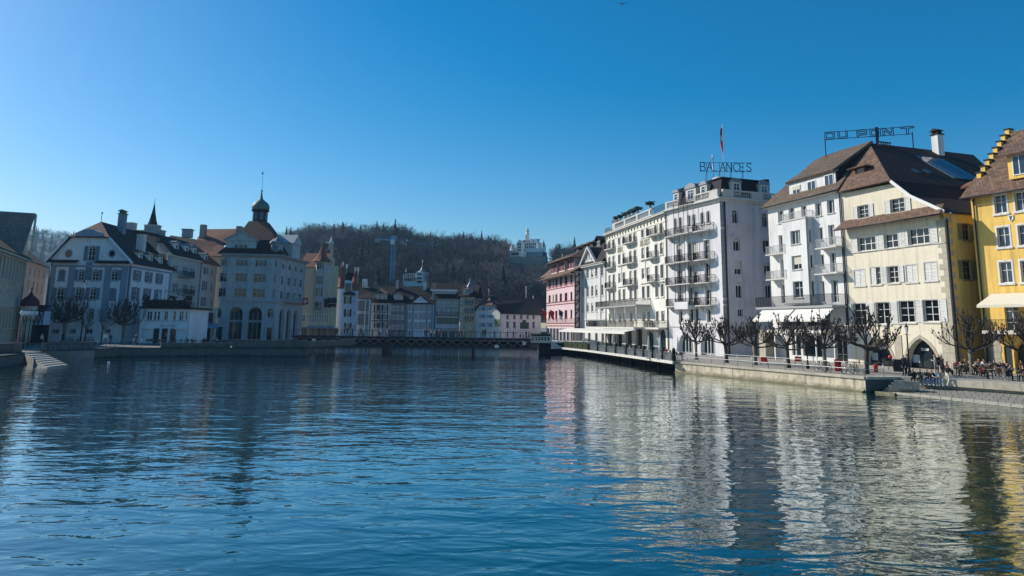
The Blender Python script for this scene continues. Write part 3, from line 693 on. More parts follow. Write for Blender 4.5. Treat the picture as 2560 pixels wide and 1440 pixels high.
# ================================================================== white house with the café terrace
ST_D = Style(frame=M_WOODW, cols=2, rows=(), sill=M_TRIM, depth=.35, glass=M_GLASS, fw=.08)
r = thing('riverside_house', 'white plastered house with a central bay, iron balconies and two white awnings', 'house', F_DUP.M)
fd = Face(r, F_DUP); U, Z, W = F_DUP.U, F_DUP.Zz, DUP_W
for b in ((1945, 525, 1959, 558), (1972, 518, 1986, 553), (2038, 507, 2054, 540), (2067, 498, 2086, 533)): fd.wp(*b, ST_D)
fd.wp(2003, 514, 2017, 549, ST_D.of(rows=(.3,)))
for b in ((1947, 587, 1960, 631), (1951, 648, 1964, 694), (1953, 712, 1966, 758)): fd.wp(*b, ST_D.of(rows=(.3,), cols=1, sill=None), name='balcony_door')
for b in ((2071, 562, 2087, 612), (2075, 630, 2090, 680), (2079, 700, 2095, 756)): fd.wp(*b, ST_D.of(rows=(.3,), sill=None), name='balcony_door')
for b in ((2045, 569, 2057, 601), (2049, 636, 2060, 668), (2052, 703, 2062, 755)): fd.wp(*b, ST_D)
eu0, eu1, ez = -.75, W + .1, Z(2000, 497, .7)
# ground floor openings
zg = Z(2000, 838); zs = Z(2000, 765)
for (x0, x1) in ((1981, 2003), (2008, 2056)):
    ua, ub = U(x0, 885), U(x1, 885); fd.hole(ua, ub, .55, 3.0, None, .4); f = place('shop_window', frame_mesh(ub - ua, 2.45, None, 2 if x0 < 2000 else 3, (), M_BLACK, .07), r, fd.M(ua, .3, .55)); place('pane', pane_mesh(ub - ua, 2.45, None, M_SHOP), f, fd.M(ua, .34, .55))
fd.door(U(2104, 885), 0, 2.0, 3.2, M_CREAM)
for (x0, x1) in ((1950, 2010), (2014, 2075)):
    ua, ub = U(x0, 805), U(x1, 805); z0, z1 = 4.1, 6.1; fd.hole(ua, ub, z0, z1, None, .5); f = place('window', frame_mesh(ub - ua, z1 - z0, None, 5, (), M_BLACK, .06), r, fd.M(ua, .4, z0)); place('pane', pane_mesh(ub - ua, z1 - z0, None, M_SHOP), f, fd.M(ua, .44, z0))
fd.wall([(0, 0), (W, 0), (W, ez + .1), (0, ez + .1)], M_WHITE)
back_walls(fd, W, 14, ez, M_WHITE)
fd.part('stone_pier', MB().box(-.25, 1.1, -2.0, -.7, 0, 3.6), M_STONE)
# bay
bu0, bu1, bp = U(1977, 650), U(2019, 650, 1.1), 1.1; bz0, bz1 = zs + .1, Z(1997, 548, 1.1)
fb = Face(r, F_DUP.shift(bu0, -bp)); bw = bu1 - bu0
for y0, y1, st in ((574, 609, ST_D.of(cols=3)), (638, 673, ST_D.of(blind=.62)), (703, 744, ST_D.of(rows=(.6,)))):
    z0, z1 = Z(1997, y1, bp), Z(1997, y0, bp); fb.win(bw * .55, z0, 1.9, z1 - z0, st)
fb.wall([(0, bz0), (bw, bz0), (bw, bz1), (0, bz1)], M_WHITE, 'bay_front', thick=.3)
fbs = Face(r, F_DUP.turn(bu1, 90, -bp))
for y0, y1 in ((574, 609), (638, 673), (703, 744)): fbs.win(.55, Z(1997, y1, bp), .5, Z(1997, y0, bp) - Z(1997, y1, bp), ST_D.of(cols=1, depth=.15))
fbs.wall([(.003, bz0), (bp, bz0), (bp, bz1), (.003, bz1)], M_WHITE, 'bay_side', thick=.2)
fd.part('bay_side', MB().box(bu0, bu0 + .2, -bp + .31, 0, bz0, bz1), M_WHITE)
fd.part('bay_roof', MB().box(bu0 - .08, bu1 + .08, -bp - .1, 0, bz1 + .002, bz1 + .14), M_TRIM)
balcony(fd, bu0 - .4, bu1, bz1 + .15, bp, M_TRIM, M_STEEL, t=.1, deco=0, h=.85)
for x0, x1, y in ((1922, 1973, 634), (1923, 1976, 697)): balcony(fd, U(x0, y, .6), U(x1, y, .6), Z((x0 + x1) / 2, y, .6), 1.15, M_TRIM, M_STEEL, deco=0)
for x0, x1, y in ((2047, 2101, 618), (2046, 2104, 683)): balcony(fd, U(x0, y, .6), U(x1, y, .6), Z((x0 + x1) / 2, y, .6), 1.2, M_TRIM, M_STEEL, deco=0)
balcony(fd, -.4, W - .1, zs - .1, 2.2, M_GTRIM, M_IRON, h=1.25, t=.28, deco=0, sp=.13, name='terrace')
# awnings
for (x0, x1) in ((1906, 1986), (1990, 2084)):
    ua, ub = U(x0, 766, 2.2), U(x1, 766, 2.2); 
    a = MB(); a.slab([(ua, -2.25, zs - .5), (ub, -2.25, zs - .5), (ub, -3.7, zs - 1.75), (ua, -3.7, zs - 1.75)], .04); a.box(ua, ub, -3.72, -3.68, zs - 1.98, zs - 1.76); fd.part('awning', a, M_AWN)
    for e in (ua + .2, ub - .2): fd.part('awning_arm', MB().bar((e, -2.0, zs - 1.4), (e, -3.6, zs - 1.85), .05), M_STEEL)
a = MB(); ua, ub = U(1938, 826, 2.0), U(2088, 826, 2.0); a.slab([(ua, -.4, 4.15), (ub, -.4, 4.15), (ub, -3.2, 3.55), (ua, -3.2, 3.55)], .05); a.box(ua, ub, -3.22, -3.18, 3.3, 3.54); fd.part('lower_awning', a, M_AWN)
for x in (1938, 1990, 2040, 2086): fd.part('awning_post', MB().box(U(x, 860, 3.1) - .06, U(x, 860, 3.1) + .06, -3.15, -3.03, 0, 3.5), M_WOODW)
letters('RESTAURANT DU PONT', 4.6, .32, .07, .03, r, fd.M(U(2076, 847), -.03, Z(2100, 851)), M_PIPE)
# roof
Aj = F_DUP.M.inverted() @ A
rl = Vector((solve_px(lambda t: F_DUP.M @ Vector((t, Aj.y, Aj.z)), 2036, -3, 14), Aj.y, Aj.z))
fE = [Vector((eu0, -.75, ez)), Vector((eu1, -.75, ez))]
roof(fd, [[fE[0], fE[1], Aj, rl], [fE[0], rl, Vector((-.75, 14.5, ez))], [rl, Aj, Vector((W, 14.5, ez)), Vector((-.75, 14.5, ez))]], M_ROOFG)
fd.part('gutter', MB().tube([(eu0, -.82, ez - .05), (eu1, -.82, ez - .05)], .08, 6), M_PIPE)
fd.part('soffit', MB().box(-.3, W, -.7, -.003, ez - .18, ez - .05), M_TRIM)
du0, du1 = U(1973, 470, -.5), U(2090, 465, -.5); dz0, dz1 = ez + .55, Z(2030, 437, -.3) 
dm = MB(); dm.box(du0, du1, .5, 4.5, dz0, dz1); dob = fd.part('dormer', dm, M_WHITE)
dr = MB(); k1 = .93
dr.slab([(du0 - .3, .1, dz1 - .1), (du1 + .15, .1, dz1 - .1), (du1 + .15, Aj.y - .2, Aj.z + .1), (max(du0 - .3, rl.x - .6), Aj.y - .2, Aj.z + .1), (du0 - .3, 3.4, dz1 + 1.9)], .3); fd.part('dormer_roof', dr, M_ROOFG, parent=dob)
dr = MB().prism([(.52, dz1 - .4), (.52, dz0 + .1), (Aj.y - .6, Aj.z - .3)], 0, .1); dr.v = [(du1 + .02 + y, x, z) for x, y, z in dr.v]; fd.part('dormer_cheek', dr, M_TIMBER, parent=dob)  # cheek's shade put into a near-black colour, not bare timber
for (x0, y0, x1, y1), bl in (((1982, 464, 2002, 486), .5), ((2019, 452, 2040, 478), 0), ((2062, 436, 2085, 466), 0)):
    ua, ub = U(x0, (y0 + y1) / 2, -.5), U(x1, (y0 + y1) / 2, -.5); z0, z1 = Z((x0 + x1) / 2, y1, -.5), Z((x0 + x1) / 2, y0, -.5); w5, h5 = q5(ub - ua), q5(z1 - z0)
    f = place('window', frame_mesh(w5, h5, None, 2, (), M_WOODW, .09), dob, fd.M(ua, .43, z0)); place('pane', pane_mesh(w5, h5, None, M_GLASSB), f, fd.M(ua, .47, z0))
    if bl: place('blind', MB().box(.05, w5 - .05, 0, .02, h5 * .5, h5 - .05).mesh('blind', M_BLIND), f, fd.M(ua, .40, z0))
fd.pipe(W - .35, 4.2, ez - .2); fd.pipe(W - .12, 4.2, ez - .9)
# roof sign: hollow metal letters on posts
sL = F_DUP.M @ rl; sL = F_DUP.M @ Vector((solve_px(lambda t: F_DUP.M @ Vector((t, Aj.y - 1.2, Aj.z - 1.3)), 2066, -2, 14), Aj.y - 1.2, Aj.z - 1.3))
tR = solve_px(lambda t: F_CREAM.M @ Vector((Ai.x, Ai.y + t, Ai.z)), 2284, 0, 17); sR = F_CREAM.M @ Vector((Ai.x, Ai.y + tR, Ai.z)); tM = solve_px(lambda t: F_CREAM.M @ Vector((Ai.x, Ai.y + t, Ai.z)), 2194, 0, 17); sM = F_CREAM.M @ Vector((Ai.x, Ai.y + tM, Ai.z))
def lift(P, py):  # height at which the vertical through P is seen at pixel row py
    lo, hi = P.z, P.z + 12
    for _ in range(40):
        m = (lo + hi) / 2
        if proj((P.x, P.y, m))[1] > py: lo = m
        else: hi = m
    return lo
zb0, zt0 = lift(sL, 351), lift(sL, 334); zb1, zt1 = lift(sR, 333), lift(sR, 313)
dirv = Vector((sR.x - sL.x, sR.y - sL.y, 0)); SL = dirv.length; sg_h = math.degrees(atan2(dirv.y, dirv.x))
zb = (zb0 + zb1) / 2; sh = ((zt0 - zb0) + (zt1 - zb1)) / 2
FS = Fac((sL.x, sL.y), sg_h, zb); r = thing('roof_sign', 'large hollow metal letters DU PONT standing on posts above the brown roofs', 'sign', FS.M)
sf = Face(r, FS); M_SIGND = mat('blue_black_sign_metal', (.03, .05, .08), .5, .2, 3, metal=.3)
rs = MB(); rs.bar((0, 0, .02), (SL, 0, .02), .07); rs.bar((0, 0, sh - .02), (SL, 0, sh - .02), .07); sf.part('sign_frame', rs, M_SIGND)
OUT = {'D': [[(0, 0), (1, 0), (1, 1), (0, 1)], [(.16, .2), (.84, .2), (.84, .8), (.16, .8)]], 'U': [[(0, 0), (1, 0), (1, 1), (.84, 1), (.84, .2), (.16, .2), (.16, 1), (0, 1)]],
       'P': [[(0, 0), (.16, 0), (.16, .3), (1, .3), (1, 1), (0, 1)], [(.16, .5), (.84, .5), (.84, .8), (.16, .8)]], 'O': [[(0, 0), (1, 0), (1, 1), (0, 1)], [(.16, .2), (.84, .2), (.84, .8), (.16, .8)]],
       'N': [[(0, 0), (.16, 0), (.16, .7), (.84, 0), (1, 0), (1, 1), (.84, 1), (.84, .3), (.16, 1), (0, 1)]], 'T': [[(.42, 0), (.58, 0), (.58, .8), (1, .8), (1, 1), (0, 1), (0, .8), (.42, .8)]]}
slots = ((0, .115, 'D'), (.155, .265, 'U'), (.375, .49, 'P'), (.525, .645, 'O'), (.67, .79, 'N'), (.875, 1.02, 'T'))
for a, b, c in slots:
    mb = MB()
    for lp in OUT[c]:
        P = [Vector(((a + (b - a) * x) * SL, 0, y * sh)) for x, y in lp]
        for i in range(len(P)): mb.bar(P[i], P[(i + 1) % len(P)], .16, .09) if abs((P[(i + 1) % len(P)] - P[i]).x) > .01 else mb.obox((P[i] + P[(i + 1) % len(P)]) / 2, (.045, 0, 0), (0, .08, 0), (P[(i + 1) % len(P)] - P[i]) / 2)
    sf.part('letter', mb, M_SIGND)
for P in (sL, sM, sR):
    q = FS.M.inverted() @ P; rp = MB(); w = .11 if P is not sM else .34
    rp.bar((q.x, q.y + .1, q.z - .3), (q.x, q.y + .1, .3), w); 
    if P is not sM: rp.bar((q.x, q.y + .1, 0), (q.x, 0, 0), .06)
    sf.part('post', rp, M_SIGND)
# ================================================================== yellow stepped-gable house at the right edge
ST_Y = Style(rb=1, surround=M_WHITE, sw=.16, proud=.03, rows=(.6,), depth=.25, glass=M_GLASSB, sill=M_WHITE)
r = thing('stepped_gable_house', 'yellow house with a stepped side gable, white framed windows and a cream awning', 'house', F_YEL.M)
fy = Face(r, F_YEL); U, Z, W = F_YEL.U, F_YEL.Zz, YEL_W
for b in ((2486, 487, 2516, 533), (2493, 568, 2525, 617), (2497, 654, 2533, 707)):
    u1 = (U(b[0], (b[1] + b[3]) / 2) + U(b[2], (b[1] + b[3]) / 2)) / 2; dz = U(2556 + (b[0] - 2486), b[1]) - u1
    z0, z1 = Z((b[0] + b[2]) / 2, b[3]), Z((b[0] + b[2]) / 2, b[1])
    for k in range(4): fy.win(u1 + 1.95 * k, z0, 1.15, z1 - z0, ST_Y)
zaw = Z(2490, 737, .1); zbal = Z(2490, 827, .3)
for k in range(3): fy.win(U(2529, 784) + 2.6 * k, zbal + .02, 1.3, Z(2529, 758) - zbal, ST_Y.of(sill=None, surround=None, rows=(.3, .7)), 's', name='balcony_door')
zr = Z(2470, 482, .6)
fy.hole(U(2535, 890), U(2535, 890) + 2.4, 0, 2.9, 'r', .6); fy.part('pane', MB().box(U(2535, 890), U(2535, 890) + 2.4, .55, .58, 0, 2.9), M_SHOP)
fy.hole(U(2512, 900), U(2532, 900), .3, 2.4, None, .15); fy.part('door', MB().box(U(2512, 900), U(2532, 900), .1, .16, .3, 2.4), M_SHD)
fy.wall([(0, 0), (W, 0), (W, zr), (0, zr)], M_YELLOW)
for k in range(6):
    z0 = k * .62; s = .3 if k % 2 else 0
    for a, b in ((.0, .75 + s), (.77 + s, 1.55 + s * .4)): fy.part('stone_block', MB().box(a - .03, b, -.04, .02, z0 + .01, z0 + .61), M_STONE)
fy.part('awning', MB().slab([(1.3, -.15, zaw + .1), (W, -.15, zaw + .1), (W, -2.4, zaw - 1.0), (1.3, -2.4, zaw - 1.0)], .05).box(1.3, W, -2.42, -2.38, zaw - 1.25, zaw - 1.01), M_AWNC)
balcony(fy, .75, W - .1, zbal, 1.2, M_TRIM, M_IRON, deco=0, sp=.13, t=.3, h=1.0)
fy.pipe(.35, 3.5, zr - .3); fy.part('drain_column', MB().tube([(.35, -.3, 0), (.35, -.3, 3.5)], .16, 8), M_PIPE)
# crest between the windows
cr = MB(); cx, cz = U(2528, 546), Z(2528, 546); cr.prism([(cx - .25, cz + .3), (cx + .25, cz + .3), (cx + .25, cz - .05), (cx, cz - .32), (cx - .25, cz - .05)], -.08, -.003); cro = fy.part('crest_shield', cr, M_WHITE)
fy.part('crest_charge', MB().prism([(cx - .15, cz + .2), (cx + .15, cz + .2), (cx + .05, cz), (cx + .04, cz - .2), (cx - .04, cz - .2), (cx - .05, cz)], -.1, -.078), M_BLACK, parent=cro)
RY = 6.5; rz = zr + 7.2
roof(fy, [[(-.55, -.8, zr - .1), (W, -.8, zr - .1), (W, RY, rz), (.3, RY, rz)], [(.3, RY, rz), (W, RY, rz), (W, 2 * RY + .6, zr), (.3, 2 * RY + .6, zr)]], M_ROOFB)
fy.part('gutter', MB().tube([(-.55, -.85, zr - .18), (W, -.85, zr - .18)], .08, 6), M_PIPE)
fy.part('side_wall', MB().prism([(.5, 0), (2 * RY, 0), (2 * RY, zr), (RY, rz - .2), (.5, zr)], 0, .3), M_YELLOW, 0, 0, 0) if False else None
sw_ = MB().prism([(.503, 0), (2 * RY, 0), (2 * RY, zr), (RY, rz - .3), (.503, zr - .1)], 0, .35); sw_.v = [(y + .003, x, z) for x, y, z in sw_.v]; fy.part('side_wall', sw_, M_YELLOW)
ns = 8; sl_ = (rz - zr + .1) / (RY + .8)
for k in range(ns):
    y0 = 1.25 + .72 * k; y1 = y0 + .72; zt = zr + 2.35 + .72 * k * sl_ + .1
    fy.part('gable_step', MB().box(-.02, .42, y0, y1 - .003, zr - .1 + (y0 + .8) * sl_ - 1.0, zt), M_YELLOW); fy.part('step_coping', MB().box(-.12, .52, y0 - .08, y1 - .005, zt + .002, zt + .12), M_TIMBER)
du = U(2520, 420, 0); dz0 = Z(2530, 448, .0)
dm = MB(); dm.box(du + .0, W, .0, 5, dz0, dz0 + 2.35); do = fy.part('dormer', dm, M_YELLOW)
fy.part('dormer_roof', MB().slab([(du - .9, -.6, dz0 + 2.3), (W, -.6, dz0 + 2.3), (W, 5, dz0 + 5), (du - .9, 5, dz0 + 5)], .18), M_ROOFB, parent=do)
for k in range(3):
    f = place('window', cached(('yd',), lambda: frame_mesh(1.9, 1.85, None, 3, (), M_WOODW, .08)), do, fy.M(du + .45 + k * 2.1, -.07, dz0 + .3)); place('pane', cached(('ydp',), lambda: pane_mesh(1.9, 1.85, None, M_GLASSB)), f, fy.M(du + .45 + k * 2.1, -.04, dz0 + .3))
# rear house glimpsed in the alley
FR = Fac((F_YEL.pt(-2.8, 7.5).x, F_YEL.pt(-2.8, 7.5).y), F_CREAM.h + 0, QUAY)
_p = FR.p; r = thing('rear_house', 'cream rear house with a ribbed red roof edge in the alley beside the yellow house', 'house', FR.M)
fr_ = Face(r, FR); a, b = FR.U(2375, 490), FR.U(2470, 480); z0, z1 = FR.Zz(2420, 510), FR.Zz(2420, 474)
fr_.win(FR.U(2437, 500), FR.Zz(2437, 507), .6, .7, Style(cols=1, rows=(), glass=M_GLASSD)); fr_.wall([(a, 0), (b, 0), (b, z1 + .6), (a, z1 - .1)], M_IVORY)
roof(fr_, [[(a - .6, -.6, z1 - .15), (b, -.6, z1 + .55), (b, 2.2, z1 + 2.0), (a + .2, 2.2, z1 + 1.2)]], M_ROOFR)
# ================================================================== lilac-white hotel block with mansard
ST_B = Style(rb=1, frame=M_WOODW, cols=2, rows=(), sill=M_TRIM, depth=.25, glass=M_GLASSD, surround=M_TRIM, sw=.14, proud=.04)
r = thing('mansard_hotel', 'tall pale lilac hotel block with a dark mansard roof and round-fronted balconies', 'hotel', F_BAL.M)
fb = Face(r, F_BAL); U, Z, W = F_BAL.U, F_BAL.Zz, BAL_W
zc = Z(1792, 497) ; zM = Z(1790, 440) - .1
zt0, zt1 = Z(1770, 557), Z(1770, 527)
cuL = [U(1688.5, 560), U(1701, 560)]; cuC = [U(1723, 560), U(1735, 560)]; cuR = [U(1755.5, 545), U(1770.5, 545)]
for u in cuL + cuR: fb.win(u, zt0, .75, zt1 - zt0, ST_B.of(cols=1), 'r')
for u in cuC: fb.win(u, zt0, .75, zt1 - zt0, ST_B.of(cols=1), 'r')
slz = [Z(1765, y, .6) for y in (575, 648, 706, 763)]
for k, z in enumerate(slz[1:] ):
    for u in (cuL[0] * .35 + cuL[1] * .65, cuR[0] * .35 + cuR[1] * .65): fb.win(u, z + .02, 1.3, 2.8, ST_B.of(sill=None, rows=(.3, .75)), name='balcony_door')
    for u in cuC: fb.win(u, z + .02, 1.1, 2.7, ST_B.of(sill=None, rows=(.3,)), name='balcony_door')
for k, z in enumerate(slz):
    wd = 3.1
    balcony(fb, .25, 3.75, z, 1.25, M_TRIM, M_IRON, curved=True, corbel=(.9, 2.6), deco=1, h=1.05)
    balcony(fb, W - 5.6, W - 1.55, z, 1.25, M_TRIM, M_IRON, curved=True, corbel=(1.0, 3.0), deco=1, h=1.05)
    balcony(fb, 3.8, W - 5.65, z + .02, 1.5, M_TRIM, M_IRON, deco=1, h=1.0, corbel=None)
fb.part('balcony_box', MB().box(4.0, W - 5.9, -1.7, -.25, slz[3] - .5, slz[3] + .55), M_WHITE)
for x in (4.0, 5.3, 6.6, W - 5.8): fb.part('balcony_post', MB().tube([(x, -1.45, slz[3]), (x, -1.45, zc + .6)], .05, 6), M_IRON)
for u in (cuL[0] * .35 + cuL[1] * .65, cuC[0], cuC[1], cuR[0] * .35 + cuR[1] * .65): fb.win(u, Z(1765, 806), .9, 2.0, ST_B.of(cols=1))
for (x0, x1) in ((1697, 1733), (1752, 1788)):
    ua, ub = U(x0, 870), U(x1, 870); za = Z((x0 + x1) / 2, 833); fb.hole(ua, ub, 0, za, 'r', .7)
    fr = MB(); o = opn(ua, ub, 0, za, 'r'); ring(fr, inset(o, .02), inset(o, .12), .5, .6); w = ub - ua
    for k in (.28, .5, .72): fr.box(ua + w * k - .05, ua + w * k + .05, .5, .6, 0, 2.6)
    fr.box(ua + .1, ub - .1, .51, .59, 2.55, 2.68); f = fb.part('arch_window', fr, M_WOODW); fb.part('pane', MB().poly(inset(o, .08), (), .58), M_SHOP, parent=f)
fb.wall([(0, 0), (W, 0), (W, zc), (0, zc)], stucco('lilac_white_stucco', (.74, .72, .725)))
fb.cornice(.003, W, Z(1740, 818), ((0, .18, .1),), M_TRIM, 'string_course')
fsd = F_BAL.turn(W, 90); fs = Face(r, fsd); U2, Z2 = fsd.U, fsd.Zz; SW = U2(1937, 480)
ST_BS = ST_B.of(surround=M_LILAC, sw=.2, proud=.05, sill=M_TRIM)
fs.wp(1830, 524, 1845, 558, ST_BS, 'r'); fs.wp(1833, 597, 1849, 627, ST_BS.of(hood=3)); fs.wp(1836, 653, 1853, 686, ST_BS); fs.wp(1839, 713, 1855, 745, ST_BS.of(hood=1)); fs.wp(1844, 773, 1857, 792, ST_BS.of(sill=None))
fs.wp(1905, 532, 1919, 568, ST_BS, 'r'); fs.wp(1907, 600, 1924, 632, ST_BS); fs.wp(1910, 657, 1927, 688, ST_BS); fs.wp(1913, 713, 1929, 746, ST_BS)
fs.door(U2(1905, 870), 0, 2.2, 2.7, M_BLACK)
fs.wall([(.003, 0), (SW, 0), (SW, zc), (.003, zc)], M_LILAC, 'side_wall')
fs.strip(U2(1882, 600), U2(1898, 600), 0, zc - .6, .25, M_LILAC)
for z in (Z2(1850, 574), Z2(1850, 750), Z2(1850, 764)): fs.cornice(.02, SW, z, ((-.12, .06, .08), (.06, .16, .16)), M_LILAC, 'string_course')
fs.pipe(.7, .3, zc - .2, r=.11)
fb.cornice(-.25, W, zc, ((-.45, -.1, .25), (-.1, .12, .6)), M_TRIM, e1=1); fs.cornice(.003, SW, zc, ((-.45, -.1, .25), (-.1, .12, .6)), M_TRIM)
zb = zc + .13
balustrade(fb, 0, 3.9, zb, 1.15, M_TRIM, -.1, piers=((.3, .5), (3.7, .4))); balustrade(fb, W - 5.6, W + .05, zb, 1.15, M_TRIM, -.1, piers=((W - 5.4, .4), (W - .9, 2.0)))
balcony(fb, 3.95, W - 5.65, zb, .7, M_TRIM, M_IRON, t=.1, h=1.0)
balustrade(fs, .35, SW, zb, 1.15, M_TRIM, -.1, piers=((1.2, 1.8), (U2(1889, 480), 2.0), (SW - .2, .4)))
# mansard
D = SW; y0, y1 = .5, 1.35; mz = zM
mb = MB(); a0, a1, b0, b1 = Vector((.4, y0, zb)), Vector((W - .5, y0, zb)), Vector((1.0, y1, mz)), Vector((W - 1.2, y1, mz)); c1, d1 = Vector((W - .5, D, zb)), Vector((W - 1.2, D - .4, mz)); c0, d0 = Vector((.4, D, zb)), Vector((1.0, D - .4, mz))
for q in ([a0, a1, b1, b0], [a1, c1, d1, b1], [c1, c0, d0, d1], [c0, a0, b0, d0], [b0, b1, d1, d0]): mb.face(q)
fb.part('mansard_roof', mb, M_SLATE); rm = MB(); rm.box(.75, W - .95, y1 - .22, D - .2, mz + .003, mz + .17); fb.part('roof_edge', rm, M_SLATE)
ST_DM = Style(frame=M_WOODW, cols=2, rows=(.7,), glass=M_GLASSB, fw=.09)
for px, w in ((1693, 1.5), (1730, 2.6), (1762, 1.7)): u = U(px, 475, -.7); dormer(fb, u, zb + .55, w, 2.0, 1.4, M_TRIM, M_LEAD, ST_DM.of(cols=1 if w < 2 else 2), 'round', y=.45)
for px in (1838, 1907): u = U2(px, 468, -.7); dormer(fs, u, zb + .55, 1.7, 2.0, 1.4, M_TRIM, M_LEAD, ST_DM, 'round', y=.45)
fs.part('chimney', MB().box(SW - .7, SW + .1, 1.2, 2.2, mz - 1.2, mz + .5), M_SLATE); fs.part('roof_dish', MB().lathe([(.9, 0), (.8, .3), (.4, .5), (.05, .55)], 10, (2.4, 3.5, mz + .15)), M_WHITE)
rear = MB().box(.0, .3, .6, 12, 0, zc); fb.part('rear_wall', rear, M_LILAC)
# rooftop sign, flagpole, aerial
pS = AtY(1751, 427, 112.0); hS = AtY(1751, 406, 112.0).z - pS.z; wS = AtY(1880, 427, 112.0).x - pS.x
FB_ = Fac((pS.x, pS.y), 0, pS.z); r = thing('hotel_roof_sign', 'thin blue metal letters BALANCES above the mansard roof', 'sign', FB_.M); sf = Face(r, FB_); M_SIGNB = mat('dark_blue_sign_metal', (.02, .06, .14), .45, .15, 3)
rs = MB(); rs.bar((-.1, .1, -.04), (wS + .1, .1, -.04), .05); rs.bar((-.1, .1, hS + .05), (wS + .1, .1, hS + .05), .05); sf.part('sign_frame', rs, M_SIGNB)
letters('BALANCES', wS, hS, .11, .1, r, sf.M(0, 0, 0), M_SIGNB, gap=.22)
rz_ = F_BAL.zb + mz - pS.z
for k in (.13, .38, .6, .83): sf.part('post', MB().bar((wS * k, .15, rz_), (wS * k, .15, hS), .06).bar((wS * k, .15, hS * .3), (wS * k - .25, .9, rz_), .05), M_SIGNB)
pF = AtY(1810, 437, 113.5); tF = AtY(1810, 313, 113.5).z; zr_ = QUAY + mz
r = thing('flagpole', 'tall white flagpole with a limp red and white flag on the mansard roof', 'flagpole', T(pF.x, pF.y, zr_))
MB().tube([(0, 0, .0), (0, 0, tF - zr_)], [.07, .04], 8).lathe([(.02, 0), (.09, .06), (.02, .13)], 8, (0, 0, tF - zr_)).build('pole', M_WOODW, r)
M_FLAGR = mat('red_cloth', (.55, .02, .03), .8, .15, 2); M_FLAGW = mat('white_cloth', (.78, .77, .75), .8, .08, 2)
fl = MB(); n = 14; H = 4.0
rows_ = [[(-.05 - .42 * sin(pi * (.15 + .85 * k / n)) * (j / 5) ** .8 * (1 if k < n else .7), .16 * sin(j * 1.9 + k * .35) * (j / 5), tF - zr_ - .4 - H * k / n) for j in range(6)] for k in range(n + 1)]
for k in range(n):
    for j in range(5): fl.face([rows_[k][j], rows_[k][j + 1], rows_[k + 1][j + 1], rows_[k + 1][j]], 1 if (4 <= k <= 7 and 1 <= j <= 3) or (k in (5, 6)) else 0, True)
fl.build('flag', [M_FLAGR, M_FLAGW], r)
pA = AtY(1783, 430, 112.8); tA = AtY(1783, 388, 112.8).z; r = thing('rooftop_aerial', 'slim white aerial mast left of the flagpole', 'aerial', T(pA.x, pA.y, zr_)); MB().tube([(0, 0, 0), (0, 0, tA - zr_ - .6)], .06, 6).build('mast', M_STEEL, r); MB().tube([(0, 0, tA - zr_ - .6), (0, 0, tA - zr_)], .13, 8).build('antenna', M_WHITE, r)
# ================================================================== ivory hotel wing with five pairs of tall windows
ST_H = Style(rb=1, frame=mat('beige_frame', (.42, .38, .30), .6), cols=1, rows=(.72,), sill=M_IVORY, depth=.3, glass=M_GLASSD, surround=M_IVORY, sw=.16, proud=.06, fw=.08)
r = thing('ivory_hotel', 'ivory hotel wing with five pairs of tall windows, iron balconies and a roof balustrade', 'hotel', F_HOT.M)
fh = Face(r, F_HOT); U, Z, W = F_HOT.U, F_HOT.Zz, HOT_W
zc = Z(1600, 556)
yref = 600
prs = [(1523.5, 1534, 615), (1548, 1559, 605), (1575.5, 1587, 596), (1606.5, 1618.5, 585), (1639.5, 1653, 573)]
cols = [(U(a, y), U(b, y)) for a, b, y in prs]
z5 = [(Z(1640, 583), Z(1640, 563)), (Z(1642, 638), Z(1642, 611)), (Z(1643, 697), Z(1643, 664)), (Z(1645, 742), Z(1645, 711)), (Z(1647, 803), Z(1647, 778))]
for ci, (ua, ub) in enumerate(cols):
    for ri, (z0, z1) in enumerate(z5):
        bal = ri < 3 and ci in (0, 2, 4)
        for k, u in enumerate((ua, ub)):
            door = bal and not (ci == 4 and ri > 0 and k == 1)
            st = ST_H.of(sill=None if door else M_IVORY, key=(ri < 2), hood=1 if (ri == 3 and ci in (0, 4)) else 0)
            fh.win(u, z0 - (.35 if door else 0), 1.2, z1 - z0 + (.35 if door else 0), st, None, 'balcony_door' if door else 'window')
        if bal:
            z = z0 - .38
            if ci == 4 and ri > 0: balcony(fh, ua - 2.3, ua + 1.0, z, 1.15, M_TRIM, M_IRON, curved=True, corbel=(.8, 2.5))
            elif ci == 0: balcony(fh, max(.1, ua - 1.0), ub + .95, z, 1.1, M_TRIM, M_IRON, curved=True, corbel=(.8, 2.6))
            else: balcony(fh, ua - 2.2, ub + .9, z, 1.15, M_TRIM, M_IRON, curved=True, corbel=(2.2, 4.4))
    if ci in (1, 3):
        zz = z5[3][1] + .45; m_ = (ua + ub) / 2
        fh.part('pediment', MB().prism(opn(m_ - 2.2, m_ + 2.2, zz, zz + .9, 's', .75), -.22, -.003), M_IVORY); fh.part('window_ledge', MB().box(m_ - 2.1, m_ + 2.1, -.3, -.003, z5[1][0] - .35, z5[1][0] - .18), M_TRIM)
        fh.part('mullion_pier', MB().box(m_ - .13, m_ + .13, -.12, -.003, z5[2][0], z5[1][0] - .36), M_IVORY)
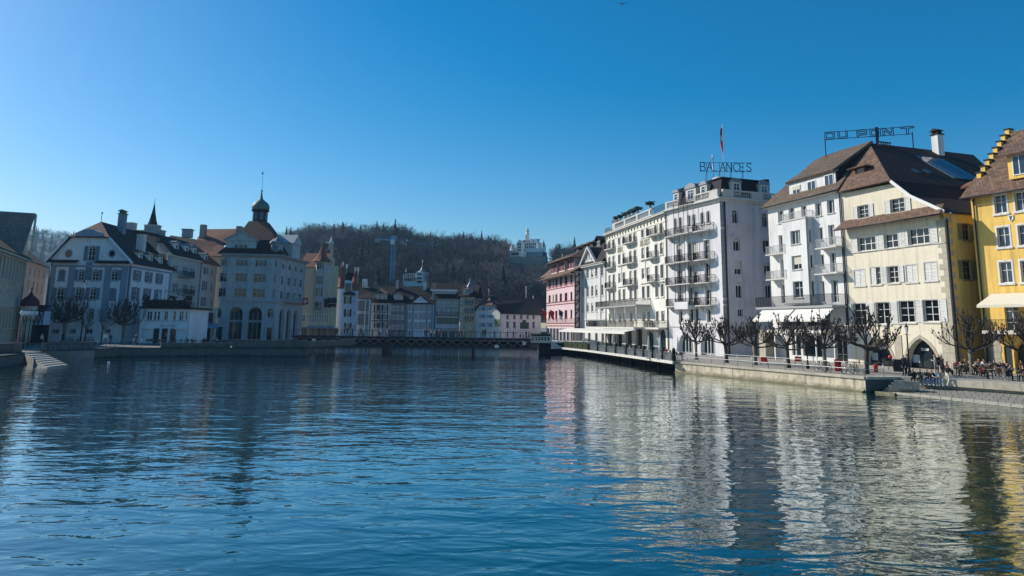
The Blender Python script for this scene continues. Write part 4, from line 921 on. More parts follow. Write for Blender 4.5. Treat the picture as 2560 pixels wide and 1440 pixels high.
# ground floor arcade
for k in range(6):
    u = 2.4 + k * 5.2; w = 3.0; fh.hole(u - w / 2, u + w / 2, 0, 3.7, 'r' if k > 3 else None, .6); o = opn(u - w / 2, u + w / 2, 0, 3.7, 'r' if k > 3 else None)
    fr = MB(); ring(fr, inset(o, .02), inset(o, .12), .4, .5); fr.box(u - .06, u + .06, .4, .5, 0, 2.5); fr.box(u - w / 2 + .1, u + w / 2 - .1, .41, .49, 2.45, 2.55); f = fh.part('arcade_window', fr, M_SHD); fh.part('pane', MB().poly(inset(o, .08), (), .48), M_SHOP, parent=f)
fh.wall([(0, 0), (W, 0), (W, zc), (0, zc)], M_IVORY)
fh.cornice(-.1, W, zc, ((-1.35, -1.22, .08), (-.35, -.12, .25), (-.12, .12, .6), (.12, .2, .68)), M_TRIM)
for k in range(20): fh.part('bracket', MB().prism([(0, 0)] * 0 + [(.9 + k * (W - 1.8) / 19 - .09, zc - .98), (.9 + k * (W - 1.8) / 19 + .09, zc - .98), (.9 + k * (W - 1.8) / 19 + .16, zc - .5), (.9 + k * (W - 1.8) / 19 - .16, zc - .5)], -.16, -.003), M_SAND)
fh.pipe(W - .4, .3, zc - .3, r=.1); fh.pipe(.15, .3, zc - .3, r=.08)
letters('HOTEL', 3.1, .85, .16, .06, r, fh.M(cols[1][0] - .8, -.04, (z5[0][0] + z5[1][1]) / 2 - .45), M_STONE); letters('BALANCES', 4.3, .85, .16, .06, r, fh.M(cols[3][0] - 1.0, -.04, (z5[0][0] + z5[1][1]) / 2 - .45), M_STONE)
zb = zc + .21; us = [6.5, 12.5, 19.0, 25.0]
balustrade(fh, 5.5, 26.0, zb, 1.25, M_TRIM, -.15, sp=.45, piers=[(5.8, .5)] + [(u, .7) for u in us], r=.1)
fh.part('roof_kiosk', MB().box(3.4, 5.4, .2, 2.4, zb, zb + 2.0).box(3.2, 5.6, 0, 2.6, zb + 2.003, zb + 2.1), M_LEAD)
balcony(fh, .1, 3.3, zb, .3, M_TRIM, M_STEEL, t=.05, h=1.0, deco=0); fh.part('roof_railing', rail_mb([(26.1, .2), (W, .2)], 1.3, .2, deco=1), M_IRON, 0, -.3, zb)
fh.part('flat_roof', MB().box(0, W, .51, 12, zc - .3, zc + .1), M_LEAD)
for k, u in enumerate([7.3, 9.5, 12.5, 14.5, 16.5, 19.0, 25.0]): # potted umbrella bushes along the roof edge
    pb = MB(); pb.lathe([(.2, 0), (.32, .25), (.26, .5), (.3, .55)], 8, (u, -.28, zb + 1.253)); o = fh.part('roof_planter', pb, M_TRIM)
    bb = MB(); rnd = random.Random(k)
    for j in range(60):
        a, rr, h = rnd.random() * 6.28, rnd.random() ** .5 * (.75 if k in (2, 5, 6) else .5), rnd.random()
        c = Vector((u + rr * cos(a), -.28 + rr * sin(a), zb + 1.9 + h * .5 + .1 * rr)); bb.obox(c, (.1, .03, 0), (0, .1, .04), (0, 0, .07))
    fh.part('plant_leaves', bb, mat('dark_evergreen', (.02, .035, .018), .8, .3, 3), parent=o)
# big middle balcony with glass canopy, and first-floor terrace with awning
zbg = Z(1590, 763, 1.0); ug0, ug1 = cols[0][0] - .9, cols[3][1] + 1.0
balcony(fh, ug0, ug1, zbg, 2.6, M_GTRIM, M_IRON, t=.25, deco=1, h=1.0)
for k in range(5): fh.part('terrace_column', MB().tube([(ug0 + .3 + k * (ug1 - ug0 - .6) / 4, -2.4, Z(1590, 822, 2.4)), (ug0 + .3 + k * (ug1 - ug0 - .6) / 4, -2.4, zbg - .25)], .07, 8), M_WOODW)
ztr = Z(1590, 818, 2.0); balcony(fh, -1.5, cols[3][1] + 1.6, ztr, 3.2, M_TRIM, M_IRON, t=.3, deco=1, h=1.1, name='terrace'); balcony(fh, cols[3][1] + 1.7, W - .6, ztr, 1.6, M_TRIM, M_IRON, t=.3, deco=1, h=1.0, corbel=(.6, 3.0))
za = ztr - .35
a = MB(); a.slab([(-16.0, -3.3, za), (cols[3][1] + 3.2, -3.3, za), (cols[3][1] + 3.6, -5.4, za - .42), (-16.0, -5.4, za - .42)], .05); a.box(-16.0, cols[3][1] + 3.6, -5.43, -5.39, za - .75, za - .43); fh.part('awning', a, M_AWN)
for k in range(8): fh.part('awning_post', MB().box(-15.5 + k * 5.2, -15.38 + k * 5.2, -5.2, -5.08, 0, za - .45), M_PIPE)
# ================================================================== pale grey house with pedimented gable
ST_G = Style(rb=1, frame=M_WOODW, cols=1, rows=(.33, .66), sill=M_GREY, depth=.2, glass=M_GLASSD, surround=M_TRIM, sw=.12, fw=.1)
r = thing('pedimented_house', 'pale grey narrow house with pilasters, a white triangular gable and a dark plaque', 'house', F_GRE.M)
fg = Face(r, F_GRE); U, Z, W = F_GRE.U, F_GRE.Zz, GRE_W; ze = Z(1480, 660) - .3
us = [U(x, 720) for x in (1456, 1469.5, 1480.5, 1491, 1505.5)]
for z0, z1 in ((Z(1505, 689), Z(1505, 667)), (Z(1505, 738), Z(1505, 712)), (Z(1505, 778), Z(1505, 755.5))): fg.row(us, z0, 1.1, z1 - z0, ST_G)
for u in (2.5, 6.5, 10.5, 14.0): fg.door(u, 0, 1.5, 2.8, M_WOODW, None)
fg.wall([(0, 0), (W, 0), (W, ze), (0, ze)], M_GREY)
for px in (1449.5, 1464, 1500.5, 1513): u = U(px, 730); fg.strip(u - .35, u + .35, Z(1480, 798), ze - .1, .08, M_GREY)
fg.cornice(0, W, Z(1480, 798), ((-.15, .1, .15),), M_TRIM, 'string_course'); fg.cornice(0, W, ze, ((-.5, -.2, .25), (-.2, .1, .7), (.1, .25, .9)), M_TRIM)
for px in (1464.5, 1501): fg.pipe(U(px, 760) + .5, Z(1480, 800), ze - .5, r=.06)
pl = MB().box(U(1466, 808), U(1494, 808), -.08, -.003, Z(1480, 815), Z(1480, 802)); po = fg.part('plaque', pl, M_BLACK); ticks(10, 3.9, .38, po, fg.M(U(1469, 808), -.1, Z(1480, 807)), M_TRIM, 3); ticks(9, 3.2, .38, po, fg.M(U(1471, 808), -.1, Z(1480, 813.5)), M_TRIM, 4)
RD = 7.0; rzz = ze + 8.2
roof(fg, [[(-.3, -.95, ze + .26), (W, -.95, ze + .26), (W, RD, rzz), (-.3, RD, rzz)], [(-.3, RD, rzz), (W, RD, rzz), (W, 14, ze), (-.3, 14, ze)]], M_ROOFD)
g0, g1 = U(1453.5, 662, .5), U(1491.5, 656, .5); gm = (g0 + g1) / 2; gt = Z(1472, 618, .4); gb = ze + .3
pd = Face(r, F_GRE.shift(0, -.4)); pd.win(gm, gb + 1.2, .9, 1.1, ST_G.of(surround=None, cols=2, rows=())); pd.win(gm + 1.3, gb + 1.0, .6, .8, ST_G.of(surround=None, rows=())); pd.win(gm - 1.3, gb + 1.0, .6, .8, ST_G.of(surround=None, rows=()))
pd.wall([(g0 + .3, gb), (g1 - .3, gb), (gm, gt - .3)], M_GREY, 'gable_wall', .3)
bg = MB(); bg.bar((g0 - .1, -.7, gb), (gm, -.7, gt), .5, .4); bg.bar((g1 + .1, -.7, gb), (gm, -.7, gt), .5, .4); fg.part('gable_moulding', bg, M_TRIM)
roof(fg, [[(g0 - .2, -.6, gb), (gm, -.6, gt), (gm, RD, gt), (g0 - .2, 3, gb)], [(g1 + .2, -.6, gb), (gm, -.6, gt), (gm, RD, gt), (g1 + .2, 3, gb)]], M_ROOFD, 'gable_roof')
for k, (u, zz, y) in enumerate(((W - 3.0, ze + 2.6, 1.9), (3.0, ze + 4.4, 3.4), (W - 6, ze + 5.0, 4.0))): dormer(fg, u, zz, 2.2, 1.5, 3, M_TIMBER, M_ROOFD, Style(cols=2, rows=()), 'gable', y=y, ov=.5)
chimney(fg, W - 2.4, RD - .5, rzz - 1.5, 3.0, 1.2, M_BROWN, M_TIMBER)
back_walls(fg, W, 13, ze, M_GREY)
# ================================================================== pink half-timbered house
ST_P = Style(frame=M_TIMR, cols=2, rows=(.5,), sill=M_TIMR, depth=.12, glass=M_GLASSD, surround=None, fw=.09)
r = thing('half_timbered_house', 'pink half-timbered house with three hooded dormers and flags on its front', 'house', F_PIN.M)
fp = Face(r, F_PIN); U, Z, W = F_PIN.U, F_PIN.Zz, PIN_W; ze = 15.0
cs = [(1374, 1.9), (1383, .9), (1391, 1.9), (1402, 2.0), (1415, 2.2), (1428.5, 1.4)]
for z0, z1 in ((Z(1415, 712), Z(1415, 690)), (Z(1415, 752), Z(1415, 732)), (Z(1415, 795), Z(1415, 775))):
    for px, w in cs: fp.win(U(px, 740), z0, w, z1 - z0, ST_P.of(cols=3 if w > 1.5 else 1))
zgf = Z(1400, 818)
for k in range(8): fp.hole(.6 + k * 3.0, 3.1 + k * 3.0, 0, 3.3, None, .3); f = place('shop_window', cached(('pk',), lambda: frame_mesh(2.5, 3.3, None, 2, (), M_WOODW, .12)), r, fp.M(.6 + k * 3.0, .18, 0)); place('pane', cached(('pkp',), lambda: pane_mesh(2.5, 3.3, None, M_SHOP)), f, fp.M(.6 + k * 3.0, .23, 0))
fp.wall([(0, 0), (W, 0), (W, ze + .3), (0, ze + .3)], M_PINK)
for z in (Z(1400, 721), Z(1400, 762), zgf + .2): 
    for d in (0, .55): fp.part('timber_rail', MB().box(.02, W - .02, -.05, -.003, z + d, z + d + .2), M_TIMR)
rnd = random.Random(3)
for k in range(27):
    u = .3 + k * (W - .6) / 26
    for z0, z1 in ((Z(1400, 721) + .76, Z(1415, 712)), (Z(1400, 762) + .76, Z(1415, 752)), (zgf + .96, Z(1415, 795))):
        if z1 - z0 > .3: fp.part('timber_stud', MB().box(u - .06, u + .06, -.04, -.003, z0, z1 - .11), M_TIMR)
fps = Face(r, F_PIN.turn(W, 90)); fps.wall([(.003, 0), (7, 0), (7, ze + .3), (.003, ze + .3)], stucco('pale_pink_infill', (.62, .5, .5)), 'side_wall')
for k in range(4): fps.part('timber_post', MB().box(.05 + k * .9, .27 + k * .9, -.06, -.003, 3.4, ze), M_TIMBER)
for k in range(12): fps.part('timber_brace', MB().bar((.27, -.03, 3.4 + k * .95), (.95, -.03, 3.4 + (k + (1 if k % 2 else .3)) * .95), .06, .2), M_TIMBER)
RD = 7.5; rzz = ze + 7.4
roof(fp, [[(-1.6, -1.7, ze - .35), (W + .8, -1.7, ze - .35), (W + .8, .6, ze + .9), (-1.2, .6, ze + .9)], [(-1.2, .6, ze + .9), (W + .8, .6, ze + .9), (W + .8, RD, rzz), (3.5, RD, rzz)], [(-1.2, .6, ze + .9), (3.5, RD, rzz), (-1.2, 14.4, ze + .9)], [(3.5, RD, rzz), (W + .8, RD, rzz), (W + .8, 14.4, ze + .9), (-1.2, 14.4, ze + .9)]], M_ROOFB)
fp.part('soffit', MB().box(-1.3, W + .6, -1.5, 0, ze - .36, ze - .26), M_BEIGE); fp.part('gutter', MB().tube([(-1.6, -1.75, ze - .42), (W + .8, -1.75, ze - .42)], .08, 6), M_PIPE)
for k, px in enumerate((1393, 1403.5, 1418)): dormer(fp, (1.9, 9.0, 17.0)[k] + 2.2, ze + 1.0, 5.0, 2.5, 5, M_PINK, M_ROOFB, Style(frame=M_TIMR, cols=2, rows=(), glass=M_GLASSD), 'hip', y=.8, ov=1.3, wn=4)
for k in range(3): dormer(fp, 9.0 + 5.5 * k, ze + 5.4, 2.6, 1.5, 3, M_TIMBER, M_ROOFB, Style(cols=2, rows=()), 'hip', y=5.2, ov=.7)
back_walls(fp, W, 13, ze, M_PINK, right=False)
for k, (px, mt) in enumerate(((1371, (M_FLAGR, M_FLAGR)), (1390, (M_FLAGR, M_FLAGR)), (1412, (mat('navy_cloth', (.03, .04, .12), .8), M_FLAGW)))):
    u = U(px, 790); z = Z(px, 776); f = MB().tube([(u, -.05, z - .7), (u - .1, -1.5, z + .3)], .04, 6); fo = fp.part('flag_staff', f, M_WOODW)
    c = MB(); n = 8
    g = [[(u + .15 * sin(j * 1.3 + i), -.45 - 1.0 * j / 5 * (1 - .25 * i / n), z - .05 + .25 * j / 5 - 1.9 * i / n - .3 * (1 - j / 5)) for j in range(6)] for i in range(n + 1)]
    for i in range(n):
        for j in range(5): c.face([g[i][j], g[i][j + 1], g[i + 1][j + 1], g[i + 1][j]], 1 if (i > n / 2 and k == 2) else 0, True)
    fp.part('flag', c, list(mt), parent=fo)
# ================================================================== tower-like house just beyond
_q = F_PIN.pt(-2.0, 3.0); FT = Fac((_q.x, _q.y), F_PIN.h); FT = FT.shift(-8); r = thing('jettied_house', 'narrow grey house with overhanging timber attic beyond the pink house', 'house', FT.M); ft = Face(r, FT)
zt_ = FT.Zz(1352, 690)
for z in (5, 8.5, 12): ft.win(6.6, z, 1.3, 1.8, ST_G)
ft.wall([(0, 0), (8, 0), (8, 14.5), (0, 14.5)], M_GREY); ft.part('attic', MB().box(-.8, 8.8, -1.4, 6, 14.503, 16.2), M_TIMBER); ft.part('side_wall', MB().box(7.5, 8, .6, 6, 0, 14.5), M_GREY)
roof(ft, [[(-1.4, -2.2, 15.9), (9.4, -2.2, 15.9), (4, 2.5, 20.5)], [(9.4, -2.2, 15.9), (9.4, 7, 15.9), (4, 2.5, 20.5)], [(-1.4, -2.2, 15.9), (-1.4, 7, 15.9), (4, 2.5, 20.5)]], M_ROOFB); ft.part('finial', MB().tube([(4, 2.5, 20.2), (4, 2.5, 21.6)], .08, 6).lathe([(.02, 0), (.18, .15), (.02, .3)], 8, (4, 2.5, 21.6)), M_WOODW)
# ================================================================== river, quays, bridge
def watermat():
    m = bpy.data.materials.new('river_water'); m.use_nodes = True; nt = m.node_tree; L = nt.links.new
    nt.nodes.remove(nt.nodes['Principled BSDF']); df = nt.nodes.new('ShaderNodeBsdfDiffuse'); df.inputs[0].default_value = (.0006, .034, .036, 1); gl = nt.nodes.new('ShaderNodeBsdfGlossy'); gl.inputs['Color'].default_value = (.93, .985, 1, 1); gl.inputs['Roughness'].default_value = .012
    fr = nt.nodes.new('ShaderNodeFresnel'); fr.inputs['IOR'].default_value = 1.34; fm = nt.nodes.new('ShaderNodeMath'); fm.operation = 'MULTIPLY'; fm.use_clamp = True; fm.inputs[1].default_value = 1.65; L(fr.outputs[0], fm.inputs[0]); ms = nt.nodes.new('ShaderNodeMixShader'); L(fm.outputs[0], ms.inputs[0]); L(df.outputs[0], ms.inputs[1]); L(gl.outputs[0], ms.inputs[2]); L(ms.outputs[0], nt.nodes['Material Output'].inputs['Surface'])
    tc = nt.nodes.new('ShaderNodeTexCoord')
    def noise(scale, sx, sy, det, rot=0.0, dist=0.0, rough=.5):
        mp = nt.nodes.new('ShaderNodeMapping'); mp.inputs['Scale'].default_value = (sx, sy, 1); mp.inputs['Rotation'].default_value = (0, 0, rot); L(tc.outputs['Object'], mp.inputs['Vector'])
        n = nt.nodes.new('ShaderNodeTexNoise'); n.inputs['Scale'].default_value = scale; n.inputs['Detail'].default_value = det; n.inputs['Roughness'].default_value = rough; n.inputs['Distortion'].default_value = dist
        L(mp.outputs[0], n.inputs['Vector']); return n.outputs[0]
    a = noise(.38, .5, 1.0, 1, .22, .2); c = noise(1.25, .55, 1.0, 2, -.12, .4); d = noise(3.8, .7, 1.0, 2, .1, .3)
    def mul(x, k):
        q = nt.nodes.new('ShaderNodeMath'); q.operation = 'MULTIPLY'; L(x, q.inputs[0]); q.inputs[1].default_value = k; return q.outputs[0]
    def add(x, y):
        q = nt.nodes.new('ShaderNodeMath'); q.operation = 'ADD'; L(x, q.inputs[0]); L(y, q.inputs[1]); return q.outputs[0]
    calm = noise(.045, 1, 1, 2, 0); cm = nt.nodes.new('ShaderNodeMapRange'); L(calm, cm.inputs[0]); cm.inputs[1].default_value = .35; cm.inputs[2].default_value = .65; cm.inputs[3].default_value = .65; cm.inputs[4].default_value = 1.15
    h = add(add(mul(a, .14), mul(c, .092)), mul(d, .014)); hm = nt.nodes.new('ShaderNodeMath'); hm.operation = 'MULTIPLY'; L(h, hm.inputs[0]); L(cm.outputs[0], hm.inputs[1])
    bp = nt.nodes.new('ShaderNodeBump'); bp.inputs['Strength'].default_value = 1.0; bp.inputs['Distance'].default_value = .55; L(hm.outputs[0], bp.inputs['Height']); L(bp.outputs[0], gl.inputs['Normal']); L(bp.outputs[0], fr.inputs['Normal']); L(bp.outputs[0], df.inputs['Normal'])
    return m
mb = MB(); mb.face([(-400, -40, 0), (400, -40, 0), (400, 330, 0), (-400, 330, 0)]); tag(mb.build('river', watermat()), 'dark teal rippled river in the foreground', None, None, 'structure')
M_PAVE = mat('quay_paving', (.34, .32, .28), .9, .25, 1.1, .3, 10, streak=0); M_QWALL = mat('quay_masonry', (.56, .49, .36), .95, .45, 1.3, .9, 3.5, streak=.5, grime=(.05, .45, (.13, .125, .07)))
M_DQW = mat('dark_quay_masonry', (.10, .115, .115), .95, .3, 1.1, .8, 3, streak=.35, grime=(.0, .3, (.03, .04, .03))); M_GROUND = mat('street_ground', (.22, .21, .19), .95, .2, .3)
def strip_wall(name, pts, z0, z1, m, label, th=.6, coping=None, stones=0, cm=None):
    """masonry wall under a polyline of quay edge points (outer face to the right-hand side when walking the points), with coping stones"""
    r = thing(name, label, 'wall', T(pts[0][0], pts[0][1], z0)); M0 = Matrix()
    for a, b in zip(pts, pts[1:]):
        a = Vector((a[0], a[1], 0)); b = Vector((b[0], b[1], 0)); d = (b - a); L = d.length; d /= L; n = Vector((d.y, -d.x, 0))
        
        nP = max(1, int(L / 3.1))
        for j in range(nP): MB().obox(a + d * (j + .5) * L / nP - n * (th / 2 - .008 - .012 * ((j * 7) % 3)) + Vector((0, 0, (z0 + z1) / 2)), d * (L / nP / 2 - .006), n * th / 2, (0, 0, (z1 - z0) / 2)).build('wall_panel', m, r, M0)
        if coping:
            k = max(1, int(L / stones)); s = L / k
            me = MB().box(-s / 2 + .008, s / 2 - .008, -th - .02, .16, 0, coping).mesh('coping_stone', cm or MATS.get('coping') or mat('coping', (.46, .42, .33), .9, .3, 1.5, .5, 6, rnd=.12))
            for j in range(k):
                p = a + d * (j + .5) * s; place('coping_stone', me, r, Matrix(((d.x, n.x, 0, p.x), (d.y, n.y, 0, p.y), (0, 0, 1, z1 + .002), (0, 0, 0, 1))))
    return r
P2 = lambda v: (v.x, v.y)
QC = G(2163, 942); QA = G(1688, 903); W2 = G(2246, 942); K1 = G(2300, 945); K2 = G(2378, 949); K3 = G(2560, 961); K4 = K3 + (K3 - K2) * 3
T1 = G(1684, 904); T2 = G(1573, 889); T3 = G(1465, 875); T4 = Vector((8.6, 141.0, 1.2)); BH0 = Vector((3.6, 141.5, 1.2))
gr = [P2(QA), P2(QC), P2(W2), P2(K1), P2(K2), P2(K3), P2(K4), (150, 20), (150, 330), (14, 330), (12, 230), (14, 168), (18.5, 147), (22.5, 118), (23.0, 96)]
mb = MB(); mb.hprism(gr, -1.5, 1.2); tag(mb.build('quay_pavement', M_PAVE), 'sunlit pavement of the right bank promenade', None, None, 'structure')
strip_wall('quay_wall', [P2(QA), P2(QC)], -1.2, 1.02, M_QWALL, 'rough pale stone quay wall below the promenade railing on the right', coping=.19, stones=2.3)
strip_wall('quay_end_wall', [(QC.x + .02, QC.y + .0), P2(W2)], -1.2, 1.0, M_DQW, 'shaded end of the quay wall beside the landing steps', coping=.2, stones=2.3)  # darker stone than the quay front: shade put into the colour
tb = MB(); e = (QC - QA).normalized(); nrm_ = Vector((e.y, -e.x, 0)); q0, q1 = QA + e * .3, QC - e * .1
tb.face([q0 + nrm_ * .02 + Vector((0, 0, -1.0)), q1 + nrm_ * .02 + Vector((0, 0, -1.0)), q1 + nrm_ * .55 + Vector((0, 0, -1.28)), q0 + nrm_ * .55 + Vector((0, 0, -1.28))]); tb.face([q0 + nrm_ * .55 + Vector((0, 0, -1.28)), q1 + nrm_ * .55 + Vector((0, 0, -1.28)), q1 + nrm_ * .6 + Vector((0, 0, -2)), q0 + nrm_ * .6 + Vector((0, 0, -2))])
tag(tb.build('quay_footing', M_QWALL), 'narrow pale footing along the waterline of the right quay', None, None, 'structure')
# stone apron with kerb
ap = [G(2252, 960, .62), G(2378, 963, .62), G(2560, 977, .62)]; ap.append(ap[2] + (ap[2] - ap[1]) * 3); bt = [G(2228, 985, .03), G(2378, 1001, .03), G(2560, 1021, .03)]; bt.append(bt[2] + (bt[2] - bt[1]) * 3)
M_APR = mat('apron_stone', (.27, .255, .22), .95, .4, 1.6, .9, 5)
ar = thing('stone_apron', 'sloping stone apron running down into the water below the seated people', 'ramp', T(*ap[0]))
NC = 26
def lerp_pl(pl, t):
    t *= len(pl) - 1; i = min(int(t), len(pl) - 2); return pl[i].lerp(pl[i + 1], t - i)
rnd = random.Random(5); NR = 6
mb = MB()
for i in range(3): mb.face([bt[i], bt[i + 1], ap[i + 1], ap[i]]); mb.face([bt[i] + Vector((0, 0, -1.5)), bt[i + 1] + Vector((0, 0, -1.5)), bt[i + 1], bt[i]])
mb.face([bt[0] + Vector((0, 0, -1.5)), bt[0], ap[0], ap[0] + Vector((0, 0, -2))]); mb.build('apron_bed', mat('apron_joint', (.12, .115, .10), .95, .3, 3), ar, Matrix())
for j in range(NR):
    n = (NC if j else 18) + j * 2
    for i in range(n):
        s = (j % 2) * .5; a, b = max(0, (i - s) / n), min(1, (i + 1 - s) / n)
        if b - a < .004: continue
        g = .0012; f0, f1 = j / NR + .006, (j + 1) / NR - .006
        q = [lerp_pl(bt, a + g).lerp(lerp_pl(ap, a + g), f0), lerp_pl(bt, b - g).lerp(lerp_pl(ap, b - g), f0), lerp_pl(bt, b - g).lerp(lerp_pl(ap, b - g), f1), lerp_pl(bt, a + g).lerp(lerp_pl(ap, a + g), f1)]
        h = Vector((0, 0, .02 + .025 * rnd.random())); sb = MB(); t = [p + h for p in q]; sb.face(t)
        for k in range(4): sb.face([q[k], q[(k + 1) % 4], t[(k + 1) % 4], t[k]])
        sb.build('paving_stone', M_APR if j else mat('apron_edge_stone', (.46, .43, .35), .95, .3, 1.5, .7, 5), ar, Matrix())
kb = thing('stone_kerb', 'long pale stone kerb between the café tables and the sloping apron', 'kerb', T(*K1))
for a, b in ((K1, K2), (K2, K3), (K3, K4)):
    d = b - a; L = d.length; d.normalize(); n = Vector((d.y, -d.x, 0)); k = max(1, int(L / 1.9)); s = L / k
    for j in range(k):
        p = a + d * (j + .5) * s; MB().obox(p + n * .12 + Vector((0, 0, -.22)), d * (s / 2 - .01), n * .3, (0, 0, .26)).build('kerb_stone', MATS['coping'], kb, Matrix())
ls = thing('landing_steps', 'small flight of stone steps down to a landing beside the apron', 'steps', T(*G(2240, 972, .3)))
s0 = G(2268, 949, 1.15); s1 = G(2232, 978, .12); dx = Vector((.86, -.5, 0))
for k in range(5):
    c = s0.lerp(s1, (k + .3) / 5); MB().obox((c.x, c.y, c.z - .35), dx * .85, Vector((.5, .86, 0)) * .3, (0, 0, .3)).build('step', M_APR, ls, Matrix())
lp = [G(2187, 978, .12), G(2236, 985, .12), G(2262, 968, .12), G(2215, 968, .12)]; MB().hprism([P2(p) for p in lp], -1.2, .12).build('landing', M_QWALL, ls, Matrix())
# hotel terrace on piles
tr_ = thing('hotel_terrace', 'low terrace deck on dark piles over the water in front of the ivory hotel', 'terrace', T(T2.x, T2.y, 0))
dk = [P2(T1), (23.2, 95.8), (22.7, 117.8), (18.7, 146.8), (14.2, 167.8), (9.5, 160), (7.5, 150.0), P2(T4), P2(T3), P2(T2)]
MB().hprism(dk, .95, 1.19).build('deck', mat('terrace_deck', (.36, .35, .32), .9, .2, 1), tr_, Matrix())
for a, b in ((T1, T2), (T2, T3), (T3, T4)):
    d = b - a; L = d.length; d.normalize(); n = Vector((-d.y, d.x, 0)) * (1 if Vector((-d.y, d.x, 0)).x < 0 else -1); k = max(1, int(L / 2.2))
    for j in range(k): MB().obox(a + d * (j + .5) * L / k + n * .04 + Vector((0, 0, -.1)), d * (L / k / 2 - .01), n * .09, (0, 0, .16)).build('edge_stone', mat('terrace_edge', (.6, .58, .52), .9, .2, 2), tr_, Matrix())
    for j in range(max(1, int(L / 5))): p = a + d * (j + .5) * L / int(max(1, L / 5)) - n * 1.2; MB().tube([(p.x, p.y, -2), (p.x, p.y, .95)], .16, 8).build('pile', M_SHADE, tr_, Matrix())
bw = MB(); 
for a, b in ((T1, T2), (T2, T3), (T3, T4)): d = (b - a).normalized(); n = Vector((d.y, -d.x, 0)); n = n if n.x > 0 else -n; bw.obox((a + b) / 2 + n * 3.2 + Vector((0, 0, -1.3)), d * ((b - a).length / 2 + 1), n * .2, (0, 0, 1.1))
bw.build('rear_wall', M_SHADE, tr_, Matrix())  # wall under the deck painted near-black for the shadow there
# bridge head platform with balustrade and stairs down to the terrace
PZ = 2.25
ph = thing('bridgehead_platform', 'raised stone platform with stairs where the bridge meets the right bank', 'platform', T(6, 142, 0))
xa, xb = XatY(1326, 139.0, PZ), XatY(1378, 139.0, PZ)
MB().box(xa, 14.5, 139.0, 147.0, PZ - .3, PZ).build('platform_slab', M_TRIM, ph, Matrix()); MB().box(xa + 1.6, 14.0, 139.8, 147, -1.5, PZ - .3).build('platform_pier', M_SHADE, ph, Matrix())
FBP = Fac((xa, 139.0), 0, PZ); fbp = Face(ph, FBP); balustrade(fbp, 0, xb - xa, 0, .85, M_TRIM, .2, sp=.5, piers=((.15, .3), (xb - xa - .15, .3)), th=.3, r=.16)
for k in range(6): MB().box(xb + k * .32, xb + (k + 1) * .32, 139.3, 141.3, 1.2 - .3, PZ - (k + 1) * .16).build('step', M_TRIM, ph, Matrix())
MB().slab([(xb, 139.05, PZ + .8), (xb + 2.2, 139.05, 1.2 + .75), (xb + 2.2, 139.3, 1.2 + .75), (xb, 139.3, PZ + .8)], .12).box(xb - .05, xb + .1, 139.05, 139.3, PZ, PZ + .68).build('stair_parapet', M_TRIM, ph, Matrix())
MB().slab([(xb, 139.06, PZ - .02), (xb + 2.2, 139.06, 1.2), (xb + 2.2, 139.29, 1.2), (xb, 139.29, PZ - .02)], .2).build('stair_string', M_TRIM, ph, Matrix())
# left bank
LA = [(-46.7, 40), (-46.7, 71.6), P2(G(55, 881)), ]
lq = [(-44, 30), P2(G(2, 920, 0)), P2(G(56, 912, 0)), (-53.2, 84.2), (-51.6, 87.6), P2(G(168, 905, 0)), P2(G(235, 896, 0)), (-51.6, 102.5), P2(G(580, 869)), P2(G(770, 871)), (-37.8, 138.5), (-38.5, 146), (-48, 172), (14, 176), (12, 330), (-250, 330), (-250, 30)]
mb = MB(); mb.hprism(lq, -1.5, 1.2); tag(mb.build('left_bank_pavement', mat('dark_paving', (.17, .165, .15), .9, .25, 1.1, .3, 10)), 'pavement of the left bank plaza and the far bank', None, None, 'structure')
def edge_wall(name, idx, label, z1=1.05):
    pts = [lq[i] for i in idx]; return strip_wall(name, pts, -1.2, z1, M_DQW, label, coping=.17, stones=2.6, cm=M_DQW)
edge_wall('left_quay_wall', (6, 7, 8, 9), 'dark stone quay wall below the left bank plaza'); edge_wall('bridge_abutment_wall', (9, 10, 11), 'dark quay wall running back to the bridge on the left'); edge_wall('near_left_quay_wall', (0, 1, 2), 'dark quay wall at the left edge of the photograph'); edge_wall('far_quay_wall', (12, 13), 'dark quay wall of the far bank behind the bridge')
# stairs into the water on the left
sr_ = thing('river_stairs', 'broad stone stairs descending into the water at the left bank', 'steps', T(*G(90, 895, .5)))
A0, A1, B0, B1 = G(58, 880, 1.2), G(100, 878, 1.2), G(117, 918, .03), G(168, 912, .03)
for k in range(8):
    f0, f1 = k / 8, (k + 1) / 8; z = 1.2 - 1.17 * (k + .5) / 8
    q = [A0.lerp(B0, f0), A1.lerp(B1, f0), A1.lerp(B1, f1 + .02), A0.lerp(B0, f1 + .02)]; MB().hprism([P2(p) for p in q], -1.4, z).build('step', mat('stair_stone', (.42, .40, .36), .9, .2, 2), sr_, Matrix())
# balustrade beside the stairs: pierced bay, then solid panels on a masonry base
FL0 = G(106, 879, 1.2); FL1 = G(236, 876, 1.2); FB = Fac((FL0.x, FL0.y), math.degrees(atan2(FL1.y - FL0.y, FL1.x - FL0.x))); LBW = (FL1 - FL0).length
lb = thing('stone_balustrade', 'dark stone balustrade with one pierced bay beside the river stairs', 'balustrade', FB.M); fl = Face(lb, FB)
pu = FB.U(150, 870)
balustrade(fl, 0, pu, .0, 1.0, M_DQW, .3, sp=.46, piers=((.12, .3), (pu - .1, .35)), r=.15)
fl.part('parapet_base', MB().box(pu + .3, LBW, -.1, .35, 0, .16).box(pu + .3, LBW, -.14, .39, .86, 1.02), M_DQW)
for k in range(5): a = pu + .35 + k * (LBW - pu - .4) / 5; fl.part('parapet_panel', MB().box(a, a + (LBW - pu - .4) / 5 - .06, -.02 - .03 * (k % 2), .3, .162, .858), M_DQW)
